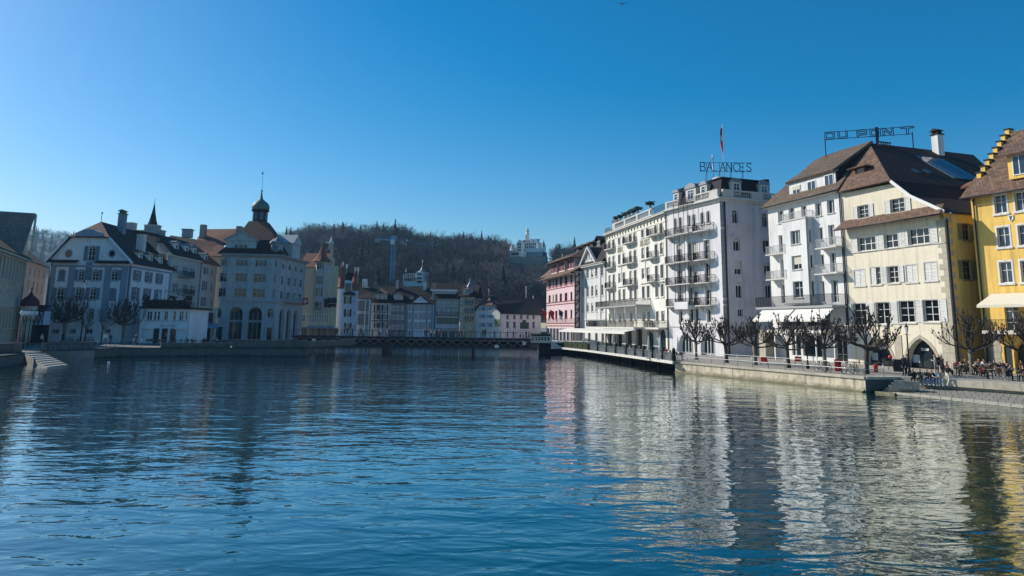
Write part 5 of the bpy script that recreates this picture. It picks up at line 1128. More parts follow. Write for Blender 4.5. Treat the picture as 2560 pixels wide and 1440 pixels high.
fl.part('pier', MB().box(pu - .02, pu + .32, -.12, .42, 0, 1.15), M_DQW); fl.part('base_masonry', MB().box(-.3, LBW, -.05, .5, -1.6, -.003), mat('blue_grey_masonry', (.19, .20, .20), .95, .3, 1, .8, 3))
FN0 = G(-60, 887, 1.2); FN1 = G(54, 882, 1.2); FN = Fac((FN0.x, FN0.y), math.degrees(atan2(FN1.y - FN0.y, FN1.x - FN0.x))); LN = (FN1 - FN0).length
nb = thing('near_parapet', 'dark stone parapet at the far left edge above the water', 'parapet', FN.M); fn = Face(nb, FN); fn.part('parapet_base', MB().box(0, LN, -.1, .35, 0, .16).box(0, LN, -.14, .39, .9, 1.06), M_DQW)
for k in range(4): a = k * LN / 4; fn.part('parapet_panel', MB().box(a + .03, a + LN / 4 - .06, -.02, .3, .162, .898), M_DQW)
fn.part('base_masonry', MB().box(0, LN, -.05, .5, -1.6, -.003), MATS['blue_grey_masonry'])
# ------------------------------------------------------------------ lattice girder footbridge
BY0, BY1, BZT, BZB = 138.2, 142.4, 2.52, 1.18
M_GIRD = mat('dark_girder_paint', (.022, .02, .022), .6, .25, 2); M_LATT = mat('rusty_lattice', (.24, .14, .11), .7, .3, 3)
br = thing('footbridge', 'long dark iron lattice footbridge crossing the river full of pedestrians', 'bridge', T(-18, 140, 0)); bx0, bx1 = -39.0, XatY(1328, BY0, 2)
MB().box(bx0, bx1, BY0 + .1, BY1 - .1, BZT - .32, BZT - .06).build('deck', M_GIRD, br, Matrix())
for y in (BY0, BY1): MB().box(bx0, bx1, y - .12, y + .12, BZT - .1, BZT + .05).build('top_chord', M_GIRD, br, Matrix()); MB().box(bx0, bx1, y - .12, y + .12, BZB - .08, BZB + .1).build('bottom_chord', M_GIRD, br, Matrix())
MB().box(bx0, bx1, BY0 + 1.9, BY0 + 1.95, BZB + .1, BZT - .4).build('web_plate', M_SHADE, br, Matrix())
n = 26; s = (bx1 - bx0) / n
l1 = MB().bar((-s / 2, 0, 0), (s / 2, 0, BZT - BZB - .2), .06, .12).mesh('lattice_brace', M_LATT); l2 = MB().bar((s / 2, 0, 0), (-s / 2, 0, BZT - BZB - .2), .06, .12).mesh('lattice_brace', M_LATT)
for y in (BY0, BY1):
    for k in range(n): x = bx0 + (k + .5) * s; place('lattice_brace', l1, br, T(x, y - .04, BZB + .1)); place('lattice_brace', l2, br, T(x, y + .04, BZB + .1))
for y in (BY0, BY1): rail_mb([(bx0, y), (bx1, y)], 1.1, .9, r=.02).build('railing', M_IRON, br, T(0, 0, BZT + .05))
for px, w in ((964, 1.1), (1183, .42)): x = XatY(px, BY0, 1.5); MB().box(x - w / 2, x + w / 2, BY0 - .25, BY1 + .25, -2, BZB - .08).build('pier', M_GIRD, br, Matrix()); MB().box(x - .22, x + .22, BY0 - .2, BY0 - .125, BZB - .08, BZT + .06).build('stiffener', M_GIRD, br, Matrix())
for px in (785, 1310): x = XatY(px, BY0, 2); MB().box(x - .3, x + .3, BY0 - .16, BY0 - .125, BZB + .35, BZB + .95).build('number_plate', M_WHITE, br, Matrix())

# dark parapet and trough planters along the left plaza edge
a, b = Vector((*lq[8], 1.2)), Vector((*lq[9], 1.2)); FP = Fac((a.x, a.y), math.degrees(atan2(b.y - a.y, b.x - a.x))); LPn = (b - a).length
pp = thing('plaza_parapet', 'dark solid parapet at the river edge below the domed bank', 'parapet', FP.M); fpp = Face(pp, FP)
for k in range(6): fpp.part('parapet_panel', MB().box(k * LPn / 6 + .02, (k + 1) * LPn / 6 - .02, -.14, .2, .03, 1.0), M_DQW); fpp.part('parapet_coping', MB().box(k * LPn / 6 + .01, (k + 1) * LPn / 6 - .01, -.2, .26, 1.002, 1.14), M_DQW)
fpe = Face(pp, FP.turn(LPn, 73)); fpe.part('parapet_return', MB().box(0.5, 20, .1, .4, .0, 1.0), M_DQW)

a, b = Vector((*lq[7], 1.2)).lerp(Vector((*lq[8], 1.2)), .35), Vector((*lq[8], 1.2)); FP2 = Fac((a.x, a.y), math.degrees(atan2(b.y - a.y, b.x - a.x))); LP2 = (b - a).length - .25
fp2 = Face(pp, FP2)
for k in range(4): fp2.part('parapet_panel', MB().box(k * LP2 / 4 + .02, (k + 1) * LP2 / 4 - .02, -.14, .2, .03, .55), M_DQW); fp2.part('parapet_coping', MB().box(k * LP2 / 4 + .01, (k + 1) * LP2 / 4 - .01, -.2, .26, .552, .66), M_DQW)  # low run added to cover and shade the sunlit quay edge
# ================================================================== LEFT BANK: white mansion with half-hipped gable
_q = G(303, 857); FWm = Fac((_q.x, _q.y), 2.0); _w = -FWm.U(106, 850); FW = FWm.shift(-_w); WW = _w
ST_W = Style(frame=M_WOODW, cols=2, rows=(.34, .67), sill=M_BTRIM, depth=.15, glass=M_GLASSD, surround=M_BTRIM, sw=.12, shut=M_SHB, swf=.55, fw=.07)
r = thing('white_mansion', 'large white gabled mansion with blue-grey pilasters, shutters and a half-hipped roof', 'house', FW.M)
f = Face(r, FW); U, Z, W = FW.U, FW.Zz, WW
for x0, x1 in ((196, 210), (231, 246), (278, 294)): f.wp(x0, 674, x1, 701, ST_W, 's')
f.wp(147, 675, 162, 701, ST_W.of(state='closed'), 's')
for x0, x1 in ((142, 159), (188, 203), (225, 240)): f.wp(x0, 719, x1, 749, ST_W, 's')
f.wp(271, 721, 289, 750, ST_W.of(state='closed'), 's')
for x0, x1 in ((136, 151), (180, 194), (220, 234), (262, 276)): f.wp(x0, 772, x1, 795, ST_W.of(shut=None), 's')
for x0, x1 in ((131, 146), (176, 188), (215, 230), (262, 275)): f.wp(x0, 824, x1, 833, ST_W.of(shut=None, rows=(), sill=None))
f.wp(221, 615, 238, 652, ST_W.of(swf=.5), 's')
for cx in (172, 280):
    u, z = FW.uz(cx, 634); o = [(u + .48 * cos(t * pi / 8), z + .55 * sin(t * pi / 8)) for t in range(16)]; f.ops.append((o, .15))
    fr = MB(); ring(fr, inset(o, -.15), inset(o, .06), -.03, .1); fo = f.part('oculus', fr, M_BTRIM); f.part('pane', MB().poly(inset(o, .02), (), .1), M_GLASSD, parent=fo)
ze = Z(215, 657); gz = Z(215, 594); ga, gb = U(180, 594), U(274, 594)
f.wall([(0, 0), (W, 0), (W, ze), (U(322, 648), ze + .35), (gb, gz), (ga, gz), (U(120, 648), ze + .35), (0, ze)], M_COOLW)
for px in (123, 172, 263, 305): u = U(px, 750); f.strip(u - .55, u + .55, Z(215, 805), ze - .7, .07, M_BTRIM)
f.cornice(0, W, ze - .15, ((-.55, -.25, .12),), M_BTRIM, 'frieze')
for a, b in ((-.5, U(198, 648)), (U(243, 650), W + .4)): roof(f, [[(a, -.9, ze + .05), (b, -.9, ze + .05), (b, .0, ze + .45), (a, .0, ze + .45)]], M_ROOFD, 'pent_roof')
f.part('coat_of_arms', MB().box(U(214, 675), U(230, 675), -.08, -.003, Z(222, 690), Z(222, 656)), M_SHB)
# half-hip with little segmental canopy, main roof
ap_ = FW.uz(253, 554, -4.2); Az = Vector((ap_[0], 4.2, ap_[1])); BkD = 18
hl, hr = Vector((ga - .3, -.7, gz + .1)), Vector((gb + .3, -.7, gz + .1))
roof(f, [[hl, hr, Az]], M_ROOFB, 'half_hip')
el, er = Vector((-.8, -.6, ze + .1)), Vector((W + .8, -.6, ze + .1))
roof(f, [[hr, er, Vector((er.x, BkD, er.z)), Vector((Az.x, BkD, Az.z)), Az], [hl, el, Vector((el.x, BkD, el.z)), Vector((Az.x, BkD, Az.z)), Az]], M_ROOFD)
f.part('rake_board', MB().bar(hr + Vector((0, -.05, -.1)), er + Vector((0, -.05, -.1)), .12, .35).bar(hl + Vector((0, -.05, -.1)), el + Vector((0, -.05, -.1)), .12, .35), M_COOLW)
cu = (ga + gb) / 2; f.part('canopy', MB().prism(opn(cu - 2.2, cu + 2.2, gz + .15, gz + 1.35, 's', 1.0), -.9, .9), M_BTRIM); f.part('finial', MB().tube([(Az.x, Az.y, Az.z), (Az.x, Az.y, Az.z + 1.5)], .05, 6).lathe([(.03, 0), (.18, .2), (.03, .4)], 8, (Az.x, Az.y, Az.z + 1.3)), M_IRON)
fsF = FW.turn(W, 88); fs = Face(r, fsF); sl = fsF.U(430, 690)
for px in (342, 371, 398): 
    u = fsF.U(px, 690); fs.win(u, fsF.Zz(371, 706), 1.2, fsF.Zz(371, 680) - fsF.Zz(371, 706), ST_W, 's'); fs.win(u, fsF.Zz(371, 752), 1.2, 2.1, ST_W, 's')
fs.wall([(.003, 0), (sl, 0), (sl, ze), (.003, ze)], M_COOLW, 'side_wall')
for u in (.5, sl - .7): fs.strip(u - .45, u + .45, 3, ze - .6, .07, M_BTRIM)
fs.cornice(0, sl, ze - .15, ((-.5, -.2, .12),), M_BTRIM, 'frieze'); fs.pipe(.15, .3, ze - .2); f.pipe(.1, .3, ze)
slope = Vector((hr.x - er.x, 0, hr.z - er.z)).normalized()
for k, px in enumerate((349, 375, 401)):
    u = fsF.U(px, 635, -1.0); dormer(fs, u, ze + .9, 1.3, 1.45, 2.5, M_COOLW, M_ROOFG, Style(cols=2, rows=(.5,)), 'hip', y=.75, ov=.35)
chimney(fs, fsF.U(352, 620, -2.2), 2.2, ze + 2.2, 3.4, 1.2, M_GREY, M_TRIM)
chimney(f, U(305, 560, -9), 9.0, Az.z - 2.0, 4.0, 1.1, M_SHB, M_COPPER, pots=3)
# ------------------------------------------------------------------ fire wall block with turret behind the mansion
_p = AtY(335, 600, 152.0); FFw = Fac((_p.x, _p.y), 4, QUAY); r = thing('fire_wall_house', 'grey stone house with stepped fire walls, slim spire and dark roof behind the mansion', 'house', FFw.M); f = Face(r, FFw); U, Z = FFw.U, FFw.Zz
for x0, x1, y in ((310, 335, 558), (335, 361, 577), (361, 396, 564), (396, 407, 577), (407, 418, 600)): f.part('fire_wall', MB().box(U(x0, y), U(x1, y) - .01, 0, 1.6, 0, Z((x0 + x1) / 2, y)), M_GTRIM); f.part('wall_coping', MB().box(U(x0, y) - .1, U(x1, y) + .1, -.12, 1.72, Z((x0 + x1) / 2, y) + .002, Z((x0 + x1) / 2, y) + .18), M_TRIM)
su = U(369, 565); f.part('spire', MB().lathe([(1.1, 0), (1.25, .1), (.75, 1.6), (.35, 3.4), (.06, 5.2), (.02, 6.4)], 8, (su, 2.4, Z(369, 568)), sm=False), M_SLATE)
f.part('turret', MB().lathe([(1.0, 0), (1.0, 4)], 8, (su, 2.4, Z(369, 568) - 4), sm=False), M_GREY)
roof(f, [[(U(395, 600), 1.7, Z(395, 603)), (U(478, 615), 1.7, Z(478, 615)), (U(460, 585), 7, Z(455, 588)), (U(395, 580), 7, Z(395, 578))]], M_ROOFD)
chimney(f, U(455, 590), 3, Z(455, 590), 1.6, 1.7, M_GTRIM)
# ------------------------------------------------------------------ white house with balconies and rounded dormers, then the narrow bay
F2 = fsF.shift(sl + .02, .6); w2 = F2.U(499, 700); r = thing('balcony_house', 'pale house with dark balconies, grey shutters and round-topped dormers beside the mansion', 'house', F2.M); f = Face(r, F2); U, Z = F2.U, F2.Zz
ST_2 = ST_W.of(shut=M_SHG, surround=None, sill=M_TRIM); z2e = Z(460, 645)
for yt, yb in ((667, 686), (711, 733), (753, 768)):
    z0, z1 = Z(460, yb), Z(460, yt)
    for px, k in ((437, 0), (463, 1), (480, 1)): f.win(U(px, (yt + yb) / 2), z0, 1.1, z1 - z0, ST_2.of(swf=.4), name='window')
for y in (694, 738): balcony(f, U(455, y, .8), U(482, y, .8), Z(468, y, .5), 1.2, M_GTRIM, M_IRON, deco=1, h=1.1)
f.wall([(0, 0), (w2, 0), (w2, z2e), (0, z2e)], stucco('pale_sage_stucco', (.50, .52, .50))); f.cornice(0, w2, Z(460, 702), ((0, .2, .1),), M_TRIM, 'string_course'); f.cornice(-.2, w2, z2e, ((-.2, .1, .4), (.1, .2, .55)), M_TRIM)
roof(f, [[(-.3, -.7, z2e + .2), (w2, -.7, z2e + .2), (w2, 3.0, z2e + 4), (-.3, 3.0, z2e + 4)], [(-.3, 3, z2e + 4), (w2, 3, z2e + 4), (w2, 10, z2e + 5), (-.3, 10, z2e + 5)]], M_ROOFD)
for px in (441, 467, 487): dormer(f, U(px, 625, -.6), z2e + .7, 1.7, 1.9, 3.5, M_COOLW, M_LEAD, Style(cols=2, rows=(.5,)), 'round', y=.6, ov=.25)
f.pipe(w2 - .1, 1, z2e)
F3 = F2.shift(w2 + .02, .1); w3 = F3.U(540, 700); r = thing('narrow_blue_house', 'narrow pale blue house front squeezed beside the domed bank building', 'house', F3.M); f = Face(r, F3); U, Z = F3.U, F3.Zz; z3e = Z(520, 660)
for yt, yb in ((668, 686), (703, 727), (743, 766)): f.win(U(512, 700), Z(515, yb), 1.3, Z(515, yt) - Z(515, yb), ST_2.of(swf=.45)); u, z = U(529, (yt + yb) / 2), Z(529, (yt + yb) / 2 + 3); f.win(u, z - .5, .7, 1.0, ST_W.of(shut=None, cols=1, rows=()), 'r')
f.wall([(0, 0), (w3, 0), (w3, z3e), (0, z3e)], stucco('pale_blue_white_stucco', (.55, .60, .65))); f.pipe(.15, 1, z3e)
roof(f, [[(-.2, -.6, z3e), (w3 + 1, -.6, z3e), (w3 + 1, 6, z3e + 5), (-.2, 6, z3e + 5)]], M_ROOFR); dormer(f, U(513, 640, -.6), z3e + .4, 1.4, 1.5, 2, M_COOLW, M_LEAD, Style(cols=1, rows=()), 'round', y=.4, ov=.2)
# ------------------------------------------------------------------ restaurant annex with roof terrace
_q = G(334, 858); FA = Fac((_q.x + .4, _q.y + .6), 3.0); wa = FA.U(471, 830); r = thing('restaurant_annex', 'low white restaurant block with a dark planted roof terrace in front of the mansion', 'restaurant', FA.M); f = Face(r, FA); U, Z = FA.U, FA.Zz
ST_A = Style(frame=M_WOODW, cols=2, rows=(.65,), sill=M_BTRIM, depth=.15, glass=M_GLASS, surround=None, shut=None, fw=.08)
for x0, x1 in ((367, 381), (384, 391), (393, 400), (410, 420), (432, 440), (447, 459), (463, 469)): f.wp(x0, 778, x1, 801, ST_A.of(cols=1 if x1 - x0 < 9 else 2))
for px in (390, 411, 432): f.door(U(px, 835), 0, 1.0, 2.4, M_SHD)
zt = Z(410, 772); f.wall([(0, 0), (wa, 0), (wa, zt), (0, zt)], M_COOLW); f.part('side_wall', MB().box(wa - .3, wa, .51, 9, 0, zt), M_COOLW); f.part('terrace_floor', MB().box(-.2, wa + .5, -.5, 9.5, zt + .002, zt + .3), M_ROOFD)
ticks(12, 2.6, .22, r, f.M(U(398, 814), -.03, Z(410, 816)), M_SHB, 1)
for px in (371, 452): f.part('folded_awning', MB().box(U(px, 820) - .9, U(px, 820) + .9, -.35, -.003, Z(410, 823), Z(410, 818)), M_COOLW)
f.part('terrace_railing', rail_mb([(0, 0), (wa, 0)], 1.0, .25), M_IRON, 0, -.3, zt + .3)
rnd = random.Random(9); M_EVG = mat('dark_evergreen', (.02, .035, .018), .8, .3, 3)
for k in range(9):
    u = .6 + k * (wa - 1.2) / 8; pb = MB().box(u - .45, u + .45, -.1, .4, zt + .3, zt + .75); po = f.part('planter_box', pb, M_TIMBER); lv = MB()
    for j in range(50): c = Vector((u + rnd.uniform(-.55, .55), .15 + rnd.uniform(-.35, .35), zt + .8 + rnd.random() ** 1.5 * (1.3 if k in (0, 5, 8) else .6))); lv.obox(c, (.11, .04, .02), (0, .08, .06), (-.02, 0, .09))
    f.part('planter_leaves', lv, M_EVG, parent=po)
for u, s in ((2.0, 1.0), (5.4, 1.15)): 
    p = MB().tube([(u, 1.8, zt + .3), (u, 1.8, zt + 2.9)], .04, 6); po = f.part('parasol_pole', p, M_STEEL); f.part('folded_parasol', MB().lathe([(.28, 0), (.16, .6), (.05, 1.6)], 8, (u, 1.8, zt + 1.2)), M_BLUEW, parent=po)
f.part('pergola', MB().bar((3.2, 1, zt + 3.0), (wa - .5, 1, zt + 1.9), .06).bar((3.2, 1, zt + .3), (3.2, 1, zt + 3.1), .07).bar((6.6, 1, zt + .3), (6.6, 1, zt + 2.4), .06).bar((wa - .5, 1, zt + .3), (wa - .5, 1, zt + 1.9), .06), M_IRON)
# ------------------------------------------------------------------ shop front with flowers under an awning
FSx = Fac((AtY(473, 850, 142).x, 142), 5); wsx = FSx.U(538, 810); r = thing('flower_shop', 'low beige shop front smothered in purple flowers under a grey awning', 'shop', FSx.M); f = Face(r, FSx); U, Z = FSx.U, FSx.Zz; zt = Z(505, 768)
f.hole(.6, wsx - .8, 0, 3.2, None, .8); f.part('pane', MB().box(.6, wsx - .8, .7, .75, 0, 3.2), M_SHOP); f.wall([(0, 0), (wsx, 0), (wsx, zt), (0, zt)], M_BEIGE)
f.part('awning', MB().slab([(-.2, -.1, 3.3), (wsx + .6, -.1, 3.3), (wsx + 1.2, -2.6, 2.45), (.6, -2.6, 2.45)], .06), M_BTRIM)
rnd = random.Random(4); fl_ = MB()
for j in range(700): fl_.obox((rnd.uniform(.3, wsx - .5), -.1 - .3 * rnd.random(), 3.4 + (zt - 4.4) * rnd.random() ** 1.1), (.09, 0, .03), (0, .07, .04), (-.02, 0, .09), 0 if rnd.random() < .55 else (1 if rnd.random() < .7 else 2))
f.part('climbing_flowers', fl_, [M_EVG, mat('purple_flowers', (.16, .05, .17), .8, .3, 3), mat('pink_flowers', (.35, .10, .22), .8, .3, 3)])['kind'] = 'stuff'
ticks(5, .95, .35, r, f.M(U(497, 776), -.04, Z(505, 778)), M_BLACK, 2)
# ================================================================== domed bank building
_q = G(541, 849); FK = Fac((_q.x, _q.y), 7.0); KW = FK.U(693, 740); r = thing('domed_bank', 'grey stone bank with giant pilasters, tall arches, red roof and a green onion dome', 'bank', FK.M); f = Face(r, FK); U, Z, W = FK.U, FK.Zz, KW
ST_K = Style(frame=mat('grey_white_frame', (.45, .46, .46), .6), cols=3, rows=(.66,), sill=M_BANK, depth=.2, glass=M_GLASSD, surround=None, fw=.12)
zK = Z(615, 640)
for yt, yb in ((650, 666), (683, 706), (721, 744)):
    z0, z1 = Z(625, yb), Z(625, yt)
    for px, w, c in ((559, 1.7, 2), (602, 2.5, 3), (649, 2.5, 3), (685, 1.2, 2)): f.win(U(px, 700), z0, w, z1 - z0, ST_K.of(cols=c))
for a, b in ((572, 606), (619, 654)):
    ua, ub = U(a, 800), U(b, 800); za = Z((a + b) / 2, 767); f.hole(ua, ub, 0, za, 'r', .8); o = opn(ua, ub, 0, za, 'r'); fr = MB(); ring(fr, inset(o, .02), inset(o, .14), .6, .7); w = ub - ua
    for k in (.33, .67): fr.box(ua + w * k - .06, ua + w * k + .06, .6, .7, 0, za - 1.2)
    fr.box(ua + .1, ub - .1, .61, .69, 3.6, 4.1); fo = f.part('arch_window', fr, M_GTRIM); f.part('pane', MB().poly(inset(o, .08), (), .68), M_SHOP, parent=fo); rg = MB(); ring(rg, inset(o, -.3), o, -.08, .05); f.part('arch_surround', rg, M_BANK)
for px in (546, 676): f.win(U(px, 783), Z(px, 795), 1.3, Z(px, 770) - Z(px, 795), ST_K.of(cols=2, rows=()), 'r'); f.door(U(px, 830), 0, 1.5, 2.6, M_BLACK)
f.wall([(0, 0), (W, 0), (W, zK), (0, zK)], M_BANK)
for px in (575, 627, 676): u = U(px, 700); f.strip(u - .65, u + .65, Z(615, 750), zK - .3, .25, M_BANK); f.part('capital', MB().box(u - .8, u + .8, -.4, -.253, zK - 2.0, zK - .7).lathe([(.3, 0), (.42, .3), (.3, .7)], 8, (u, -.42, zK - 1.7)), M_BANK)
f.cornice(0, W, Z(615, 752), ((-.3, 0, .25), (0, .2, .45)), M_BANK, 'string_course'); f.cornice(-.2, W, zK, ((-.3, .0, .3), (0, .25, .9), (.25, .4, 1.1)), M_GTRIM, e1=1)
fkF = FK.turn(W, 80); fk = Face(r, fkF); SK = fkF.U(758, 760); U2, Z2 = fkF.U, fkF.Zz
for yt, yb in ((655, 670), (688, 710), (726, 746)):
    for k in range(4): fk.win(SK * (k + .6) / 4.2, Z(690, yb) , 1.6 if k % 2 == 0 else 2.2, Z(690, yt) - Z(690, yb), ST_K.of(cols=2))
for k in range(3): ua = 2.0 + k * 4.6; fk.hole(ua, ua + 2.9, 0, Z(690, 772), 'r', .6); o = opn(ua, ua + 2.9, 0, Z(690, 772), 'r'); fr = MB(); ring(fr, inset(o, .02), inset(o, .14), .45, .55); fr.box(ua + 1.4, ua + 1.5, .45, .55, 0, 5); fo = fk.part('arch_window', fr, M_GTRIM); fk.part('pane', MB().poly(inset(o, .08), (), .53), M_SHOP, parent=fo)
fk.wall([(.003, 0), (SK, 0), (SK, zK), (.003, zK)], M_BANK, 'side_wall')
for k in range(5): fk.strip(.3 + k * (SK - 1.3) / 4, 1.0 + k * (SK - 1.3) / 4, Z(615, 750), zK - .3, .25, M_BANK)
fk.cornice(0, SK, zK, ((-.3, .0, .3), (0, .25, .9), (.25, .4, 1.1)), M_GTRIM); fk.cornice(0, SK, Z(615, 752), ((-.3, 0, .25), (0, .2, .45)), M_BANK, 'string_course'); balcony(fk, 3, SK - 2, Z(615, 752) + .25, 1.4, M_GTRIM, M_BANK, t=.3, h=1.0)
# roof: steep red pyramid cut by the drum, dormers and pediments
zr0 = zK + .4; zr1 = Z(650, 556, -8.5); cx = U(649, 556, -8.5); cy = 8.5; hw = 1.9; c4 = [(cx - hw, cy - hw), (cx + hw, cy - hw), (cx + hw, cy + hw), (cx - hw, cy + hw)]
mid = zr0 + (zr1 - zr0) * .42; b4 = [(-1.0, -.9), (W + .9, -.9), (W + .9, 18), (-1.0, 18)]; m4 = [(1.6, 1.9), (W - 1.4, 1.9), (W - 1.2, 15), (1.6, 15)]
mb = MB()
for k in range(4):
    j = (k + 1) % 4; mb.face([(*b4[k], zr0), (*b4[j], zr0), (*m4[j], mid), (*m4[k], mid)], 0); mb.face([(*m4[k], mid), (*m4[j], mid), (*c4[j], zr1), (*c4[k], zr1)], 1 if k in (0, 3) else 0)
f.part('roof', mb, [M_ROOFD, M_ROOFR])
dr = MB().lathe([(1.9, -.4), (1.9, .0), (1.65, .15), (1.65, 2.4), (2.0, 2.5), (2.05, 2.7)], 8, (cx, cy, zr1), sm=False); do = f.part('lantern', dr, M_TIMBER)
f.part('dome', MB().lathe([(1.75, 2.72), (1.95, 3.1), (1.95, 3.6), (1.6, 4.3), (1.0, 4.8), (.45, 5.2), (.25, 5.9), (.12, 7.0), (.22, 7.15), (.22, 7.3), (.03, 7.5)], 16, (cx, cy, zr1)), M_COPPER, parent=do); f.part('weather_vane', MB().tube([(cx, cy, zr1 + 7.4), (cx, cy, zr1 + 12.0)], .035, 5).box(cx - .3, cx + .02, cy - .015, cy + .015, zr1 + 11.0, zr1 + 11.4), M_IRON, parent=do)
for k in range(8): a = (k + .5) * pi / 4; f.part('lantern_opening', MB().obox((cx + 1.56 * cos(a), cy + 1.56 * sin(a), zr1 + 1.3), (cos(a) * .04, sin(a) * .04, 0), (-sin(a) * .4, cos(a) * .4, 0), (0, 0, .85)), M_GLASSB, parent=do)
a0, a1 = U(566, 610, -.3), U(641, 610, -.3); az0, az1, apz = zr0 - .1, Z(603, 602, -.2), Z(603, 580, -.2)
at = MB().box(a0, a1, .2, 5, az0, az1); ao = f.part('attic_block', at, M_BANK); f.part('attic_pediment', MB().prism([(a0 - .5, az1 + .003), (a1 + .5, az1 + .003), ((a0 + a1) / 2, apz)], -.1, 5), M_BANK, parent=ao); f.part('pediment_moulding', MB().bar((a0 - .6, -.2, az1), ((a0 + a1) / 2, -.2, apz + .2), .5, .25).bar((a1 + .6, -.2, az1), ((a0 + a1) / 2, -.2, apz + .2), .5, .25), M_GTRIM, parent=ao)
for k in range(3): place('window', cached(('atf',), lambda: frame_mesh(.7, 1.6, None, 1, (), M_GTRIM, .08)), ao, f.M((a0 + a1) / 2 - 1.3 + k * .95, .1, az0 + .5)); place('pane', cached(('atp',), lambda: pane_mesh(.7, 1.6, None, M_GLASSD)), ao, f.M((a0 + a1) / 2 - 1.3 + k * .95, .14, az0 + .5))
so_ = Face(r, fkF); s0 = SK * .62; at = MB().box(s0 - 2.6, s0 + 2.6, .2, 5, zr0 - .1, zr0 + 3.4); ao = so_.part('attic_block', at, M_BANK); so_.part('attic_pediment', MB().prism([(s0 - 3, zr0 + 3.403), (s0 + 3, zr0 + 3.403), (s0, zr0 + 5.6)], -.1, 5), M_BANK, parent=ao)
tx = W - .9; f.part('corner_turret', MB().lathe([(1.3, 0), (1.3, 2.2), (1.6, 2.3), (1.5, 2.7), (.9, 3.2), (.2, 3.6), (.05, 4.0)], 8, (tx, .9, zr0 + .2), sm=False), M_LEAD)
for px in (666,): f.part('turret_window', MB().box(tx - .5, tx + .4, -.42, -.38, zr0 + .6, zr0 + 2.0), M_GLASSB)
# long red roof and chimney to the left behind
rr = thing('red_roofed_wing', 'long red tiled roof with brick chimneys behind the white houses, left of the dome', 'house', T(AtY(545, 600, 172).x, 172, QUAY)); ry = 172
p = [AtY(483, 612, ry), AtY(600, 612, ry + 1), AtY(596, 572, ry + 8), AtY(508, 573, ry + 8)]; MB().slab(p, .2).build('roof', M_ROOFR, rr, Matrix()); p2 = [AtY(470, 640, 168), AtY(560, 640, 168), AtY(560, 606, 173), AtY(480, 598, 173)]; MB().slab(p2, .2).build('lower_roof', M_ROOFR, rr, Matrix())
x0, x1 = AtY(485, 620, ry + 1).x, AtY(600, 620, ry + 1).x; MB().box(x0, x1, ry + 2, ry + 12, QUAY, AtY(540, 618, ry).z).build('wall', M_BEIGE, rr, Matrix())
for px, y0, y1 in ((507, 562, 590), (598, 566, 585)): c = AtY(px, y1, ry + 4); MB().box(c.x - .6, c.x + .6, c.y - .6, c.y + .6, c.z - 2, AtY(px, y0, ry + 4).z).build('chimney', M_BROWN, rr, Matrix())
# ================================================================== left edge: palace front and rose-beige wing receding up the alley
_a = AtY(0, 800, 108.0); FLp = Fac((_a.x, _a.y), 0); hd = math.degrees(atan2(1, -.41)); FE = Fac((_a.x, _a.y), hd, QUAY); FE = FE.shift(-14); r = thing('palace_front', 'ornate grey-beige palace front with tall columned windows at the left edge', 'building', FE.M); f = Face(r, FE); U, Z = FE.U, FE.Zz
we = U(56, 700); zE = Z(30, 640); ST_E = Style(frame=M_BROWN, cols=2, rows=(.66,), surround=M_BEIGE, sw=.18, proud=.12, hood=3, glass=M_GLASSD, sill=M_BEIGE)
for k in range(9):
    u = we - 1.1 - k * 2.15; f.win(u, Z(30, 702), 1.0, 3.2, ST_E); f.strip(u + .85, u + 1.2, Z(30, 705), zE - .5, .16, M_BEIGE, 'column')
    f.win(u, 2.2, 1.0, 2.6, ST_E.of(hood=1))
f.wall([(0, 0), (we, 0), (we, zE), (0, zE)], M_BEIGE, 'wall')
rnd = random.Random(8)
for j in range(5):
    n = 24
    for i in range(n):
        if rnd.random() < .25: continue
        a = we * i / n + (j % 2) * .3; f.part('rusticated_stone', MB().box(a + .03, min(a + we / n - .03, we - .01), -.10 - .05 * rnd.random(), -.003, Z(30, 740) + j * .42 + .03, Z(30, 740) + j * .42 + .39), M_BEIGE)
f.cornice(0, we, zE, ((-.4, -.1, .25), (-.1, .25, .8)), M_BEIGE); f.pipe(we + .1, .5, zE - .3)
roof(f, [[(0, -.9, zE + .26), (we + .3, -.9, zE + .26), (we - 3, 5, zE + 4.5), (0, 5, zE + 4.5)]], M_ROOFD)
ga_, gb_ = U(28, 620), U(60, 640)
f.part('roof_gable', MB().prism([(we - 6.2, zE + .3), (we - .3, zE + .3), (we - .3, zE + 7.0)], -.2, 6.0), M_BEIGE); roof(f, [[(we - 6.8, -.7, zE + .2), (we - .1, -.7, zE + 7.5), (we - .1, 6.5, zE + 7.5), (we - 6.8, 6.5, zE + .2)]], tilemat('lightened_roof_tiles', (.22, .16, .13), (.34, .25, .20), (.15, .12, .10)), 'gable_roof'); f.part('bargeboard', MB().bar((we - .15, -.75, zE + .3), (we - .15, -.75, zE + 7.3), .25, .5), M_BEIGE)  # gable tiles lightened to lift a slope turned away from the sun
FE2 = FE.shift(we + .02, .8); w2 = FE2.U(112, 720); r = thing('rose_wing', 'rose-beige wing with tall narrow windows receding between the palace and the mansion', 'building', FE2.M); f = Face(r, FE2); U, Z = FE2.U, FE2.Zz; zE2 = Z(90, 660)
for yt, yb in ((668, 690), (702, 730)):
    for k in range(6): f.win(1.2 + k * (w2 - 2) / 5.5, Z(80, yb), .9, Z(80, yt) - Z(80, yb), Style(frame=M_BROWN, cols=2, rows=(.6,), glass=M_GLASSD, sill=M_ROSE))
f.wall([(0, 0), (w2, 0), (w2, zE2), (0, zE2)], M_ROSE); roof(f, [[(-.3, -.6, zE2), (w2, -.6, zE2), (w2, 7, zE2 + 6), (-.3, 7, zE2 + 6)]], M_ROOFD)
